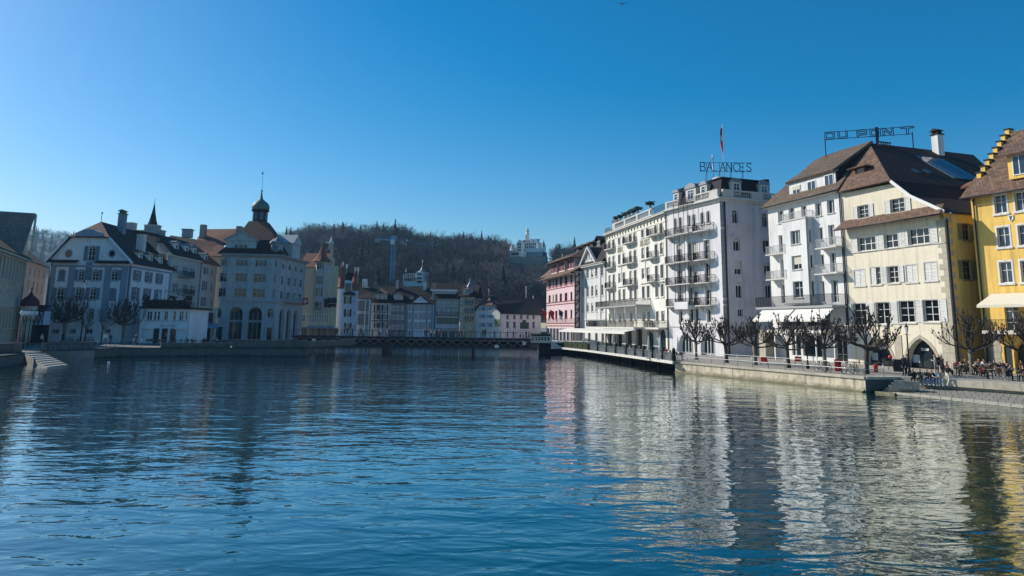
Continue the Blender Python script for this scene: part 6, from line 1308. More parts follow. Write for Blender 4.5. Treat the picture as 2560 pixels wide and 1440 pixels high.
# red onion-domed bay and timbered oriel in the alley mouth
c = AtY(74, 770, 117.0); r = thing('domed_bay', 'dark red onion-domed corner bay in the alley mouth left of the mansion', 'bay', T(c.x, c.y, QUAY)); z0 = AtY(75, 765, 117).z - QUAY
MB().lathe([(.6, 0), (.6, z0 - 2.2)], 10).build('bay_stem', M_BEIGE, r); MB().lathe([(.8, z0 - 2.2), (1.1, z0 - 1.8), (1.1, z0)], 8, sm=False).build('bay_body', M_ROSE, r)
MB().lathe([(1.2, z0), (1.28, z0 + .35), (1.15, z0 + .85), (.75, z0 + 1.3), (.32, z0 + 1.65), (.1, z0 + 2.1), (.04, z0 + 2.5)], 12).build('onion_dome', mat('dark_red_copper', (.10, .025, .04), .6, .2, 3), r); MB().lathe([(.03, z0 + 2.45), (.13, z0 + 2.6), (.03, z0 + 2.8)], 8).build('finial', M_IRON, r)
c = AtY(74, 812, 118.0); FO = Fac((c.x, c.y), 4, QUAY); wo = FO.U(108, 800); r = thing('timbered_oriel', 'blue-grey timbered oriel on brackets beside the mansion corner', 'oriel', FO.M); f = Face(r, FO); z0, z1 = FO.Zz(90, 812), FO.Zz(90, 778)
f.part('oriel_body', MB().box(0, wo, 0, 2, z0, z1), M_BLUEW); f.part('oriel_roof', MB().slab([(-.3, -.4, z1), (wo, -.4, z1), (wo, 2, z1 + 1.0), (-.3, 2, z1 + 1.0)], .12), M_ROOFD)
for k in range(4): f.part('timber_post', MB().box(k * (wo - .12) / 3, k * (wo - .12) / 3 + .12, -.04, -.003, z0, z1), M_TIMBER); 
for k in range(3): a, b = k * (wo - .12) / 3 + .06, (k + 1) * (wo - .12) / 3 + .06; f.part('timber_brace', MB().bar((a, -.03, z0), (b, -.03, z1), .04, .1).bar((b, -.03, z0), (a, -.03, z1), .04, .1), M_TIMBER)
f.part('bracket', MB().box(.3, .6, .1, 1.2, 0, z0 - .003), M_TIMBER); f.part('passage', MB().box(.7, wo, .6, 2, 0, z0 - .003), M_SHADE)
# ================================================================== FAR BANK: row of old houses behind the bridge
def house(name, label, px0, px1, Y, hd, ey, wm, rm, ry, cols, rows, st, w, depth=9, kind='eave', ov=.5, cat='house', base_px=800, arch=None, zx=0, D=None):
    F = Fac((XatY(px0, Y, 8), Y), hd); r = thing(name, label, cat, F.M); f = Face(r, F); W = F.U(px1, base_px); xm = (px0 + px1) / 2
    for (yt, yb) in rows:
        z0, z1 = F.Zz(xm, yb), F.Zz(xm, yt)
        for c in cols: f.win(F.U(c, (yt + yb) / 2), z0, w, z1 - z0, st, arch)
    ze = F.Zz(xm, ey); zr = F.Zz(xm, ry, -depth / 2)
    if kind == 'eave':
        roof(f, [[(-ov, -ov, ze), (W + ov, -ov, ze), (W + ov, depth / 2, zr), (-ov, depth / 2, zr)], [(-ov, depth / 2, zr), (W + ov, depth / 2, zr), (W + ov, depth, ze), (-ov, depth, ze)]], rm)
    return r, f, F, W, ze, zr
ST_C = Style(frame=M_WOODW, cols=2, rows=(.6,), sill=M_TRIM, depth=.12, glass=M_GLASS, fw=.1)
# ---- buff house with bell-roofed oriel turret
F = Fac((XatY(744, 182, 8), 182), 3); r = thing('turreted_house', 'buff stucco house with a bell-roofed oriel turret and stepped gable behind the bank', 'house', F.M); f = Face(r, F); U, Z = F.U, F.Zz; W = U(840, 780)
zl = Z(770, 668); st = ST_C.of(glass=M_GLASSD)
for b in ((752, 687, 758, 704), (751, 717, 757, 738), (826, 695, 832, 712), (824, 722, 830, 740)): f.wp(*b, st)
for k in range(3): f.wp(818 + k * 4, 667, 820.5 + k * 4, 684, st.of(cols=1, rows=()), 'r')
for k in range(9): f.wp(768 + k * 6, 786, 772.5 + k * 6, 807, st.of(cols=1, rows=(.5,), glass=M_GLASS, sill=None))
f.wp(752, 787, 763, 805, st); zaw = Z(790, 816)
for k in range(4): ua = .6 + k * 2.3; f.hole(ua, ua + 1.9, 0, 2.7, None, .2); f.part('shop_window', MB().box(ua, ua + 1.9, .12, .18, 0, 2.7), mat('painted_shop_glow', (.42, .24, .16), .5, .3, 1) if k > 0 else M_SHOP)  # copper colour paints lit interior and reflection into the shop windows
gs = [U(808, 700), U(816, 690), U(821, 670), U(825, 650), U(831, 650), U(835, 670), W]; gz = [Z(800, 668), Z(812, 650), Z(818, 640), Z(822, 625), Z(828, 625), Z(833, 645), Z(838, 665)]
out = [(0, 0), (W, 0), (W, gz[6]), (gs[5], gz[6]), (gs[5], gz[5]), (gs[4], gz[5]), (gs[4], gz[3]), (gs[3], gz[3]), (gs[3], gz[2]), (gs[2], gz[2]), (gs[2], gz[1]), (gs[1], gz[1]), (gs[1], zl), (0, zl)]
f.wall(out, M_BUFF); f.part('gable_turret', MB().lathe([(.5, 0), (.5, 1.6), (.7, 1.7), (.35, 2.3), (.05, 3.4)], 8, (U(827, 620), .4, gz[3])), M_TRIM)
f.cornice(0, W, Z(790, 813), ((-.1, .1, .12),), M_TRIM, 'string_course'); f.part('awning', MB().slab([(2.6, -.05, 3.0), (W - .6, -.05, 3.0), (W - .6, -1.2, 2.5), (2.6, -1.2, 2.5)], .05), M_BTRIM)
roof(f, [[(-.3, -.3, zl), (gs[1], -.3, zl), (gs[1], 7, zl + 4), (-.3, 7, zl + 4)]], M_ROOFR)
ou0, ou1 = U(786, 720), U(817, 720); oz0, oz1 = Z(800, 779, 1), Z(800, 654, 1); oc = (ou0 + ou1) / 2; hw_ = (ou1 - ou0) / 2
op_ = [(ou0, 0), (ou0 + .5, -1.3), (ou1 - .5, -1.3), (ou1, 0)]
oo = f.part('oriel', MB().hprism(op_, oz0, oz1), M_BANK); f.part('oriel_corbel', MB().prism([(ou0 + .2, oz0), (ou1 - .2, oz0), (oc, oz0 - .9)], -.9, -.003), M_BANK, parent=oo)
for yt, yb in ((657, 672), (689, 711), (720, 741), (755, 776)):
    z0, z1 = Z(800, yb, 1.3), Z(800, yt, 1.3)
    for k in range(3): a = ou0 + .62 + k * (ou1 - ou0 - 1.2) / 3; f.part('oriel_window', MB().box(a, a + (ou1 - ou0 - 1.2) / 3 - .12, -1.33, -1.305, z0, z1), M_GLASS, parent=oo)
f.part('turret_roof', MB().lathe([(hw_ * 1.6, 0), (hw_ * 1.25, .55), (hw_ * .85, 1.3), (hw_ * .5, 2.4), (hw_ * .25, 3.7), (.05, 4.9), (.03, 6.6)], 8, (oc, -.2, oz1), sm=False), M_ROOFR, parent=oo)
bo = balcony(f, U(811, 755, .8), U(841, 755, .8), Z(826, 758, .5), 1.0, M_GTRIM, M_IRON); rnd = random.Random(2); lv = MB()
for j in range(90): lv.obox((rnd.uniform(U(811, 755), U(841, 755)), -rnd.random() * 1.1, Z(826, 758) + rnd.uniform(-.9, 1.2)), (.14, .04, .02), (0, .1, .06), (-.02, 0, .12))
f.part('hanging_plants', lv, M_EVG, parent=bo)
# swiss flag on a staff at the corner of the bank
c = AtY(771, 752, 163); r = thing('swiss_flag', 'red flag with a white cross on a slanted staff at the bank corner', 'flag', T(*c)); MB().tube([(.35, 1.0, -.9), (0, 0, 0), (-.1, -.3, .9)], .04, 6).build('staff', M_WOODW, r)
fl = MB(); N = 10
g = [[(-.05 - 1.2 * i / N, .12 * sin(i * .9 + j * .4), .8 - .35 * i / N - 1.5 * j / N) for i in range(N + 1)] for j in range(N + 1)]
for j in range(N):
    for i in range(N): fl.face([g[j][i], g[j][i + 1], g[j + 1][i + 1], g[j + 1][i]], 1 if (4 <= i <= 5 and 2 <= j <= 7) or (4 <= j <= 5 and 2 <= i <= 7) else 0, True)
fl.build('flag_cloth', [M_FLAGR, M_FLAGW], r)
# ---- pale blue house with two turret roofs
F = Fac((XatY(841, 184, 8), 184), 2); r = thing('blue_turret_house', 'pale blue house with dark green shutters between two red turret roofs', 'house', F.M); f = Face(r, F); U, Z = F.U, F.Zz; W = U(892, 790); st = ST_C.of(shut=M_SHD, glass=M_GLASSD, swf=.5, louv=False)
for yt, yb in ((741, 760), (773, 792), (807, 826)):
    f.wp(865, yt, 874, yb, st, 's'); f.wp(851.5, yt + 1, 855.5, yb - 4, ST_C.of(cols=1)); f.wp(883, yt + 4, 887.5, yb - 1, ST_C.of(cols=1))
ze = Z(866, 722); f.wall([(0, 0), (W, 0), (W, Z(888, 728)), (U(881, 728), Z(888, 728)), (U(879, 728), Z(870, 702)), (U(861, 728), Z(866, 700)), (U(860, 728), ze), (0, ze)], M_BLUEW)
f.strip(U(846, 780), U(857, 780), 0, ze - .1, .06, M_BLUEW); f.part('dormer_windows', MB().box(U(863, 716), U(878, 716), -.05, -.003, Z(866, 727), Z(866, 708)), M_GLASSD); f.part('canopy', MB().prism(opn(U(861, 733), U(889, 733), Z(875, 738), Z(875, 728), 's', .6), -1.2, -.003), M_SHD)
roof(f, [[(U(858, 720), .1, ze), (U(884, 720), .1, ze), (U(880, 680), 4, Z(870, 681)), (U(860, 680), 4, Z(865, 676))]], M_ROOFD)
for px, ytop, yb, hw2 in ((851, 653, 718, 1.15), (885, 676, 722, .95)): f.part('turret_roof', MB().lathe([(hw2 * 1.25, 0), (hw2 * 1.0, .5), (hw2 * .55, 2.6), (.06, Z(px, ytop) - Z(px, yb)), (.03, Z(px, ytop) - Z(px, yb) + .8)], 4, (U(px, 700), .9, Z(px, yb)), sm=False), M_ROOFR)
# aerials above
for px, y0, y1 in ((857, 655, 672), (866, 660, 690), (887, 668, 700), (894, 668, 705)):
    c = AtY(px, y1, 192); h = AtY(px, y0, 192).z - c.z; r2 = thing('roof_aerial', {857: 'thin aerial beside the left turret roof of the blue house', 866: 'thin aerial on the dark roof between the two turrets', 887: 'white panel aerial above the right turret roof', 894: 'white panel aerial rightmost above the blue house'}[px], 'aerial', T(*c)); MB().tube([(0, 0, -2.5), (0, 0, h)], .05, 5).build('mast', M_STEEL, r2); MB().box(-.2, .2, -.1, .1, h - 1.0, h).build('antenna_panel', M_WHITE, r2)
# ---- dark glazed house
F = Fac((XatY(891, 186, 8), 186), 0); r = thing('glazed_house', 'dark house front of full-height glazing beside the pale blue house', 'house', F.M); f = Face(r, F); U, Z = F.U, F.Zz; W = U(927, 790)
for yt, yb in ((752, 778), (784, 812)):
    for k in range(8): f.win(.5 + k * (W - 1) / 7, Z(908, yb), .38, Z(908, yt) - Z(908, yb), Style(frame=M_GTRIM, cols=1, rows=(.3, .7), fw=.05, sill=None, glass=M_GLASSB, depth=.08))
ze = Z(908, 745); f.wall([(0, 0), (W, 0), (W, ze), (0, ze)], M_GREEN); roof(f, [[(-.2, -.4, ze), (W + .4, -.4, ze), (W, 4, Z(905, 722, -4)), (-.2, 4, Z(905, 718, -4))]], M_ROOFD)
for px in (913, 923): f.strip(U(px, 780) - .1, U(px, 780) + .1, 0, ze, .12, M_COOLW)
fw_ = thing('stepped_fire_wall', 'bright white stepped fire wall rising between the dark roofs', 'wall', T(XatY(912, 190, 15), 190, 10))
for k, (x0, x1, y0, y1) in enumerate(((904, 909, 698, 735), (909, 914, 697, 729), (914, 917, 716, 733), (917, 919, 723, 735))): a, b = AtY(x0, y1, 190), AtY(x1, y0, 190); MB().box(a.x, b.x - .01, 190, 193, a.z - 3, b.z).build('wall_step', M_WHITE, fw_, Matrix())
# ---- cream, brown, white, grey houses
st = ST_C.of(shut=M_SHD, swf=.42, louv=False)
r, f, F, W, ze, zr = house('cream_house', 'narrow cream house with dark shutters and a broad pale dormer behind the bare tree', 925, 977, 188, 0, 756, stucco('dim_cream_stucco', (.62, .58, .51)), M_ROOFD, 716, (942, 950, 963), ((762, 777), (785, 798), (807, 820)), st, .75)
f.wall([(0, 0), (W, 0), (W, ze), (0, ze)], MATS['dim_cream_stucco']); dormer(f, F.U(949, 745), ze + .3, 3.4, 1.9, 3, MATS['dim_cream_stucco'], M_ROOFG, ST_C, 'hip', y=.5, ov=.5, wn=3)
for y in (781, 803): f.part('awning', MB().box(.6, W - .5, -.5, -.003, F.Zz(950, y), F.Zz(950, y) + .18), M_SHD)
r, f, F, W, ze, zr = house('brown_house', 'brown stucco house with a pale gabled dormer, third behind the bridge', 978, 1015, 188.5, 0, 757, M_BROWN, M_ROOFD, 716, (983, 994.5, 1006.5), ((765, 777), (788, 798), (812, 823)), ST_C.of(surround=M_BEIGE, sw=.1), .6)
f.wall([(0, 0), (W, 0), (W, ze), (0, ze)], M_BROWN); f.cornice(0, W, ze, ((-.3, 0, .25),), M_GTRIM); dormer(f, F.U(995, 745), ze + .3, 2.4, 1.6, 3, M_ROSE, M_ROOFR, ST_C, 'gable', y=.4, ov=.5, wn=3); chimney(f, F.U(994, 700, -4), 4, zr - 1, 2.4, .7, M_ROSE)
r, f, F, W, ze, zr = house('white_pilaster_house', 'white house with blue-grey pilasters and a small central pediment behind the bridge', 1016, 1088, 188, 0, 759, M_COOLW, M_ROOFD, 718, (1024, 1040, 1051, 1060.5, 1075), ((762, 776), (782, 797), (806, 821)), ST_C.of(surround=M_BTRIM, sw=.1, cols=2), .65)
f.wall([(0, 0), (W, 0), (W, ze), (0, ze)], M_COOLW)
for px in (1018, 1032, 1067, 1080): f.strip(F.U(px, 790) - .22, F.U(px, 790) + .22, 0, ze - .1, .08, M_BTRIM)
g0, g1, gz_ = F.U(1031, 755), F.U(1072, 755), F.Zz(1051, 740); f.part('pediment', MB().prism([(g0, ze + .2), (g1, ze + .2), ((g0 + g1) / 2, gz_)], -.3, 3), M_COOLW); roof(f, [[(g0 - .3, -.5, ze + .2), ((g0 + g1) / 2, -.5, gz_ + .25), ((g0 + g1) / 2, 4, gz_ + .25), (g0 - .3, 4, ze + .2)], [(g1 + .3, -.5, ze + .2), ((g0 + g1) / 2, -.5, gz_ + .25), ((g0 + g1) / 2, 4, gz_ + .25), (g1 + .3, 4, ze + .2)]], M_ROOFG, 'pediment_roof'); f.cornice(-.1, W, ze, ((-.25, .1, .3),), M_BTRIM); f.strip(W - .4, W + .25, 0, ze, .04, M_SHB)
for u in (.5, W - 1.6): dormer(f, u + .6, ze + .7, 1.1, 1.0, 2, M_GTRIM, M_ROOFG, ST_C, 'gable', y=.8, ov=.3)
chimney(f, F.U(1062, 720, -4), 4, zr - .8, 2.0, .8, M_WHITE)
r, f, F, W, ze, zr = house('arcaded_house', 'grey-green house with a white loggia and set-back attic behind the bridge', 1089, 1148, 187, 0, 745, M_GREEN, M_ROOFD, 708, (1099, 1110.5, 1122.5, 1134, 1142), ((754, 766), (774, 786)), ST_C.of(surround=M_BANK, sw=.08), .6)
for k in range(11): f.hole(.4 + k * (W - .6) / 11, .4 + k * (W - .6) / 11 + .36, F.Zz(1118, 811), F.Zz(1118, 795), None, .3)
for px in (1095, 1112, 1130): f.door(F.U(px, 830), .1, 1.4, 2.3, M_COOLW)
f.wall([(0, 0), (W, 0), (W, ze), (0, ze)], M_GREEN); f.part('loggia_sill', MB().box(.2, W - .2, -.35, -.003, F.Zz(1118, 813), F.Zz(1118, 811)), M_COOLW); f.part('loggia_band', MB().box(.2, W - .2, -.3, -.003, F.Zz(1118, 794), F.Zz(1118, 791)), M_COOLW); f.part('ground_front', MB().box(.1, W - .1, -.06, -.003, 3.0, F.Zz(1118, 814) - .01), M_BLUEW)
balcony(f, .2, W - .2, F.Zz(1118, 790), .9, M_GTRIM, M_IRON, deco=0)
fa = Face(r, F.shift(F.U(1080, 735) , .8)); wq = F.U(1140, 735) - F.U(1080, 735)
for k in range(6): fa.win(.9 + k * (wq - 1.6) / 5, ze + .3, .6, 1.0, ST_C)
fa.wall([(0, ze - .5), (wq, ze - .5), (wq, F.Zz(1110, 728, -.8)), (0, F.Zz(1110, 724, -.8))], M_BANK, 'attic_wall', .3); fa.part('attic_cornice', MB().box(-.5, wq + .3, -.4, .4, F.Zz(1110, 728, -.8), F.Zz(1110, 724, -.8)), M_COOLW)
q = [AtY(1117, 709, 193), AtY(1131, 709, 193), AtY(1152, 740, 189), AtY(1141, 742, 189)]; MB().slab(q, .5).build('fire_wall', M_WHITE, r, Matrix())
roof(f, [[(F.U(1076, 721), 1.2, F.Zz(1076, 722, -1)), (W, 1.2, F.Zz(1140, 735, -1)), (W, 8, F.Zz(1140, 709, -8)), (F.U(1070, 708), 8, F.Zz(1070, 707, -8))]], M_ROOFD, 'attic_roof')
r, f, F, W, ze, zr = house('buff_tower_house', 'tall buff corner house with dark iron balconies left of the barn-like house', 1150, 1186, 186, -8, 741, M_BUFF, M_ROOFD, 712, (1154, 1170, 1178), ((747, 758), (767, 778), (787, 798), (808, 820)), ST_C.of(cols=2, glass=M_GLASSD), .7)
f.wall([(0, 0), (W, 0), (W, ze), (0, ze)], stucco('dim_buff_stucco', (.48, .42, .31)))
for y in (760, 781, 801): balcony(f, F.U(1164, y), F.U(1183, y), F.Zz(1172, y), .9, M_GTRIM, M_IRON, curved=True)
f.part('roof_turret', MB().lathe([(.7, 0), (.7, 1.4), (.9, 1.5), (.3, 2.6), (.05, 3.6)], 6, (F.U(1174, 725), .6, ze + .8), sm=False), M_LEAD); dormer(f, F.U(1166, 733), ze + .3, 1.6, 1.5, 2, M_BUFF, M_ROOFG, ST_C, 'flat', y=.2)
# ---- barn-like white house, half-hipped, lit gable
F = Fac((XatY(1186, 186, 6), 186), -42); W = F.U(1250, 810); r = thing('barn_house', 'white barn-like house with a red half-hip, blue shutters and a long dark roof', 'house', F.M); f = Face(r, F); U, Z = F.U, F.Zz; st = ST_C.of(shut=mat('light_blue_shutter', (.30, .42, .52), .6), swf=.5, louv=False, glass=M_GLASSD)
for yt, yb in ((767, 777), (786, 795), (807, 817)):
    for px in (1206.5, 1225): f.win(U(px, yt), Z(1216, yb), 1.0, Z(1216, yt) - Z(1216, yb), st)
f.wp(1203, 823, 1216, 838, ST_C, label=None)
zl_, zr_ = Z(1187, 777), Z(1249, 785); hl_, hr_ = U(1200, 762), U(1234, 762); hz_ = Z(1217, 762); ze = (zl_ + zr_) / 2
f.wall([(0, 0), (W, 0), (W, ze), (hr_, hz_), (hl_, hz_), (0, ze)], M_IVORY); ap2 = F.uz(1222, 740, -3.2); A2 = Vector((ap2[0], 3.2, ap2[1])); D2 = 24
f.part('canopy', MB().slab([(U(1200, 822), -.1, Z(1208, 818)), (U(1217, 822), -.1, Z(1208, 818)), (U(1217, 822), -1.0, Z(1208, 823)), (U(1200, 822), -1.0, Z(1208, 823))], .06), M_AWN)
hL, hR = Vector((hl_ - .3, -.5, hz_)), Vector((hr_ + .3, -.5, hz_)); eL_, eR_ = Vector((-.7, -.4, ze - .2)), Vector((W + .7, -.4, ze - .2)); roof(f, [[hL, hR, A2]], M_ROOFR, 'half_hip')
roof(f, [[hR, eR_, Vector((eR_.x, D2, eR_.z)), Vector((A2.x, D2, A2.z)), A2], [hL, eL_, Vector((eL_.x, D2, eL_.z)), Vector((A2.x, D2, A2.z)), A2]], M_ROOFD); f.part('finial', MB().tube([(A2.x, A2.y, A2.z), (A2.x, A2.y, A2.z + 1.6)], .05, 5).lathe([(.02, 0), (.15, .15), (.02, .3)], 6, (A2.x, A2.y, A2.z + 1.5)), M_WOODW)
fm = MB().box(U(1237, 800), U(1249, 800), -.06, -.003, Z(1243, 817), Z(1243, 798)); f.part('facade_mural', fm, mat('mural_paint', (.25, .30, .12), .8, .9, 1.4))
fsF = F.turn(W, 90); fs = Face(r, fsF); sl_ = fsF.U(1352, 800)
for px in (1269, 1286, 1303, 1319, 1334): fs.win(fsF.U(px, 792), fsF.Zz(px, 798), .8, 1.0, ST_C.of(frame=M_SHB))
for px in (1269, 1286, 1334): fs.win(fsF.U(px, 813), fsF.Zz(px, 820), .9, 1.5, ST_C.of(frame=M_SHB))
fs.wall([(.003, 0), (sl_, 0), (sl_, ze), (.003, ze)], M_COOLW, 'side_wall'); fs.part('painted_panel', MB().box(fsF.U(1300, 812), fsF.U(1322, 812), -.04, -.003, fsF.Zz(1311, 822), fsF.Zz(1311, 806)).box(fsF.U(1306, 804), fsF.U(1315, 804), -.04, -.003, fsF.Zz(1311, 806), fsF.Zz(1311, 800)), mat('green_panel_paint', (.07, .12, .10), .8, .6, 2))  # cooler white than the gable: bluish shade put into the wall colour
for px in (1315, 1333): c = AtY(px, 752, 200); r2 = thing('chimney_mast', {1315: 'thin white mast left of two above the dark barn roof', 1333: 'short white mast right of two above the dark barn roof'}[px], 'mast', T(c.x, c.y, c.z - 3)); MB().tube([(0, 0, 0), (0, 0, 3 + (3.5 if px == 1315 else 1.0))], .07, 6).lathe([(.05, 0), (.2, .15), (.05, .3)], 6, (0, 0, 3 + (3.5 if px == 1315 else 1.0))).build('mast_pole', M_WOODW, r2)
# ================================================================== wooded hills
import numpy as np
def interp(tab, x):
    if x <= tab[0][0]: return tab[0][1]
    for (a, b), (c, d) in zip(tab, tab[1:]):
        if x <= c: return b + (d - b) * (x - a) / (c - a)
    return tab[-1][1]
RIDGE = [(600, 660), (660, 630), (715, 596), (760, 582), (800, 568), (860, 566), (925, 576), (980, 568), (1040, 574), (1075, 590), (1110, 593), (1160, 585), (1205, 588), (1260, 595), (1292, 609), (1330, 613), (1400, 612), (1440, 616), (1500, 640), (1650, 700)]
YR = 560.0
def hill_z(x, y, ridge=RIDGE, y0=235.0, yr=YR, tree=13.0, z0=6.0):
    px = 1280 + FPX * x / y * 1.0
    top = AtY(px, interp(ridge, 1280 + FPX * x / yr), yr).z - tree
    t = min(1, max(0, (y - y0) / (yr - y0)))
    s = t * t * (3 - 2 * t); s = .55 * s + .45 * t
    z = z0 + (max(top, z0) - z0) * s
    z += 3.5 * sin(x * .031 + 1.3) * sin(y * .023) * t + 2.0 * sin(x * .083 + y * .05) * t * (1 - t) * 2
    if y > yr: z -= (y - yr) * .25
    return z
M_SOIL = mat('woodland_floor', (.03, .032, .03), .95, .4, .03)
def terrain(name, x0, x1, y0, y1, nx, ny, fn, m, label):
    mb = MB(); i = 0
    for j in range(ny + 1):
        for k in range(nx + 1): x = x0 + (x1 - x0) * k / nx; y = y0 + (y1 - y0) * j / ny; mb.v.append((x, y, fn(x, y)))
    for j in range(ny):
        for k in range(nx): a = j * (nx + 1) + k; mb.f.append((a, a + 1, a + nx + 2, a + nx + 1)); mb.m.append(0); mb.sm.append(True)
    return tag(mb.build(name, m), label, None, None, 'structure')
terrain('wooded_hill', -330, 180, 235, 640, 70, 50, hill_z, M_SOIL, 'steep wooded hill behind the old town')
FAR = [(-300, 545), (-100, 552), (60, 563), (110, 574), (175, 583), (230, 592), (320, 620), (450, 660), (720, 700)]
def far_z(x, y):
    top = AtY(1280 + FPX * x / 1500, interp(FAR, 1280 + FPX * x / 1500), 1500.).z - 16; t = min(1, max(0, (y - 600) / 900)); z = 10 + (max(top, 10) - 10) * (t * t * (3 - 2 * t)); return z - max(0, y - 1500) * .2 + 5 * sin(x * .02) * sin(y * .013) * t
terrain('far_hill', -1900, -250, 600, 1750, 60, 40, far_z, mat('far_meadow', (.11, .115, .07), .95, .4, .01), 'hazy far hill at the left edge')
tag(MB().box(-3000, 3000, 330, 6000, -3, 1.1).build('ground', M_GROUND), 'open ground of the valley behind the town', None, None, 'structure')
def sliver(V, Fc, p, q, w, rr):
    d = (q - p); s = d.cross(Vector((rr.uniform(-1, 1), rr.uniform(-1, 1), .2))); s = s.normalized() * w if s.length > 1e-4 else Vector((w, 0, 0)); i = len(V)
    V += [p - s, p + s, q]; Fc.append((i, i + 1, i + 2))
def bare_tree(seed, h=13.0):
    rr = random.Random(seed); V = []; Fc = []
    top = Vector((rr.uniform(-.6, .6), rr.uniform(-.6, .6), h * .9)); 
    for k in range(2): sliver(V, Fc, Vector((0, 0, -2)), top, .17, rr)
    R = h * rr.uniform(.27, .36)
    for k in range(14):
        t = rr.uniform(.28, .8); p = Vector((top.x * t, top.y * t, h * .9 * t)); a = rr.random() * 6.28; L = R * rr.uniform(.75, 1.1) * (1.15 - t * .55)
        q = p + Vector((cos(a) * L, sin(a) * L, L * rr.uniform(.4, 1.0))); sliver(V, Fc, p, q, .085, rr)
        for m in range(4):
            s = rr.uniform(.35, .95); b = p.lerp(q, s); a2 = a + rr.uniform(-1.2, 1.2); l2 = L * rr.uniform(.35, .6); e = b + Vector((cos(a2) * l2, sin(a2) * l2, l2 * rr.uniform(.2, 1.0))); sliver(V, Fc, b, e, .055, rr)
            for n in range(3): a3 = a2 + rr.uniform(-1.5, 1.5); b2 = b.lerp(e, rr.uniform(.3, 1)); l3 = l2 * .55; sliver(V, Fc, b2, b2 + Vector((cos(a3) * l3, sin(a3) * l3, l3 * rr.uniform(0, .9))), .05, rr)
    return np.array([tuple(v) for v in V]), np.array(Fc)
def conifer(seed, h=15.0):
    rr = random.Random(seed); V = []; Fc = []
    for k in range(26):
        z = h * (.12 + .86 * k / 26); R = h * .19 * (1 - z / h) + .25
        for m in range(7):
            a = rr.random() * 6.28; p = Vector((0, 0, z + .5)); q = Vector((cos(a) * R, sin(a) * R, z - R * .35)); s = Vector((-sin(a), cos(a), 0)) * R * .42; i = len(V); V += [p, q - s, q + s]; Fc.append((i, i + 1, i + 2))
    sliver(V, Fc, Vector((0, 0, -1)), Vector((0, 0, h)), .2, rr)
    return np.array([tuple(v) for v in V]), np.array(Fc)
def tone(x, y, rr):
    v = sin(x * .045 + 1) + sin(y * .06 + x * .02) + sin(x * .11 - y * .08) + rr.gauss(0, .7)
    return 2 if v > 1.3 else (0 if v > .2 else (1 if v > -1.2 else 3))
def forest(name, pts, label, scale=1.0, wcon=.06, seed=1, tones=None):
    tem = [bare_tree(s) for s in range(7)] + [conifer(s + 50) for s in range(3)]; rr = random.Random(seed); VV = []; FF = []; MI = []; o = 0
    for (x, y, z, s, con) in pts:
        k = rr.randrange(7, 10) if con else rr.randrange(7); V, Fc = tem[k]; a = rr.random() * 6.28; c, sn = cos(a), sin(a); s2 = s * scale
        R = np.array(((c, -sn, 0), (sn, c, 0), (0, 0, rr.uniform(.85, 1.2)))) * s2; VV.append(V @ R.T + np.array((x, y, z))); FF.append(Fc + o); o += len(V); MI.append(np.full(len(Fc), (4 if con else tone(x, y, rr))))
    V = np.concatenate(VV); Fc = np.concatenate(FF); MI = np.concatenate(MI).astype(np.int32); me = bpy.data.meshes.new(name)
    me.vertices.add(len(V)); me.vertices.foreach_set('co', V.astype(np.float32).ravel()); me.loops.add(len(Fc) * 3); me.loops.foreach_set('vertex_index', Fc.astype(np.int32).ravel()); me.polygons.add(len(Fc)); me.polygons.foreach_set('loop_start', np.arange(0, len(Fc) * 3, 3, dtype=np.int32)); me.polygons.foreach_set('loop_total', np.full(len(Fc), 3, dtype=np.int32)); me.polygons.foreach_set('material_index', MI)
    for m in tones: me.materials.append(m)
    me.update(calc_edges=True); me.validate(); ob = bpy.data.objects.new(name, me); COL.objects.link(ob); return tag(ob, label, 'woodland', None, 'stuff')
TONES = [mat('bark_grey', (.10, .10, .10), .95, .2, .2), mat('bark_brown', (.042, .042, .043), .95, .2, .2), mat('twig_buff', (.24, .20, .17), .95, .2, .2), mat('olive_twig', (.05, .05, .03), .95, .2, .2), mat('fir_green', (.018, .032, .02), .95, .2, .2)]
rr = random.Random(12); pts = []
while len(pts) < 4200:
    y = 250 + 330 * rr.random() ** .8; px = rr.uniform(590, 1560); x = (px - 1280) / FPX * y
    if 1289 < 1280 + FPX * x / y < 1384 and y > 505: continue
    z = hill_z(x, y)
    if z < 7: continue
    tp = proj((x, y, z + 20))
    lim = None
    if 1262 < tp[0] < 1386 and y < 522 and tp[1] < 650:
        zz = CAMZ + (y / 1900) * (817 - 652); lim = (zz - z) / 18
        if lim < .12: continue
    if 990 < tp[0] < 1075 and y < 345 and tp[1] < 722: continue
    con = rr.random() < (.035 if y > 500 else .04); sz = rr.uniform(.75, 1.25)
    sz = sz * (.95 if y > 480 else .85)
    if lim: sz = min(sz, lim); con = False
    pts.append((x, y, z - .5, sz, con))
forest('hill_woodland', pts, 'leafless woodland covering the hill behind the old town', 1.0, seed=3, tones=TONES)
pts = []
while len(pts) < 1500:
    y = rr.uniform(1050, 1560); px = rr.uniform(-60, 480); x = (px - 1280) / FPX * y; pts.append((x, y, far_z(x, y) - 1, rr.uniform(1.0, 1.7), rr.random() < .12))
forest('far_woodland', pts, 'hazy leafless woodland on the far left hill', 1.0, seed=4, tones=TONES)
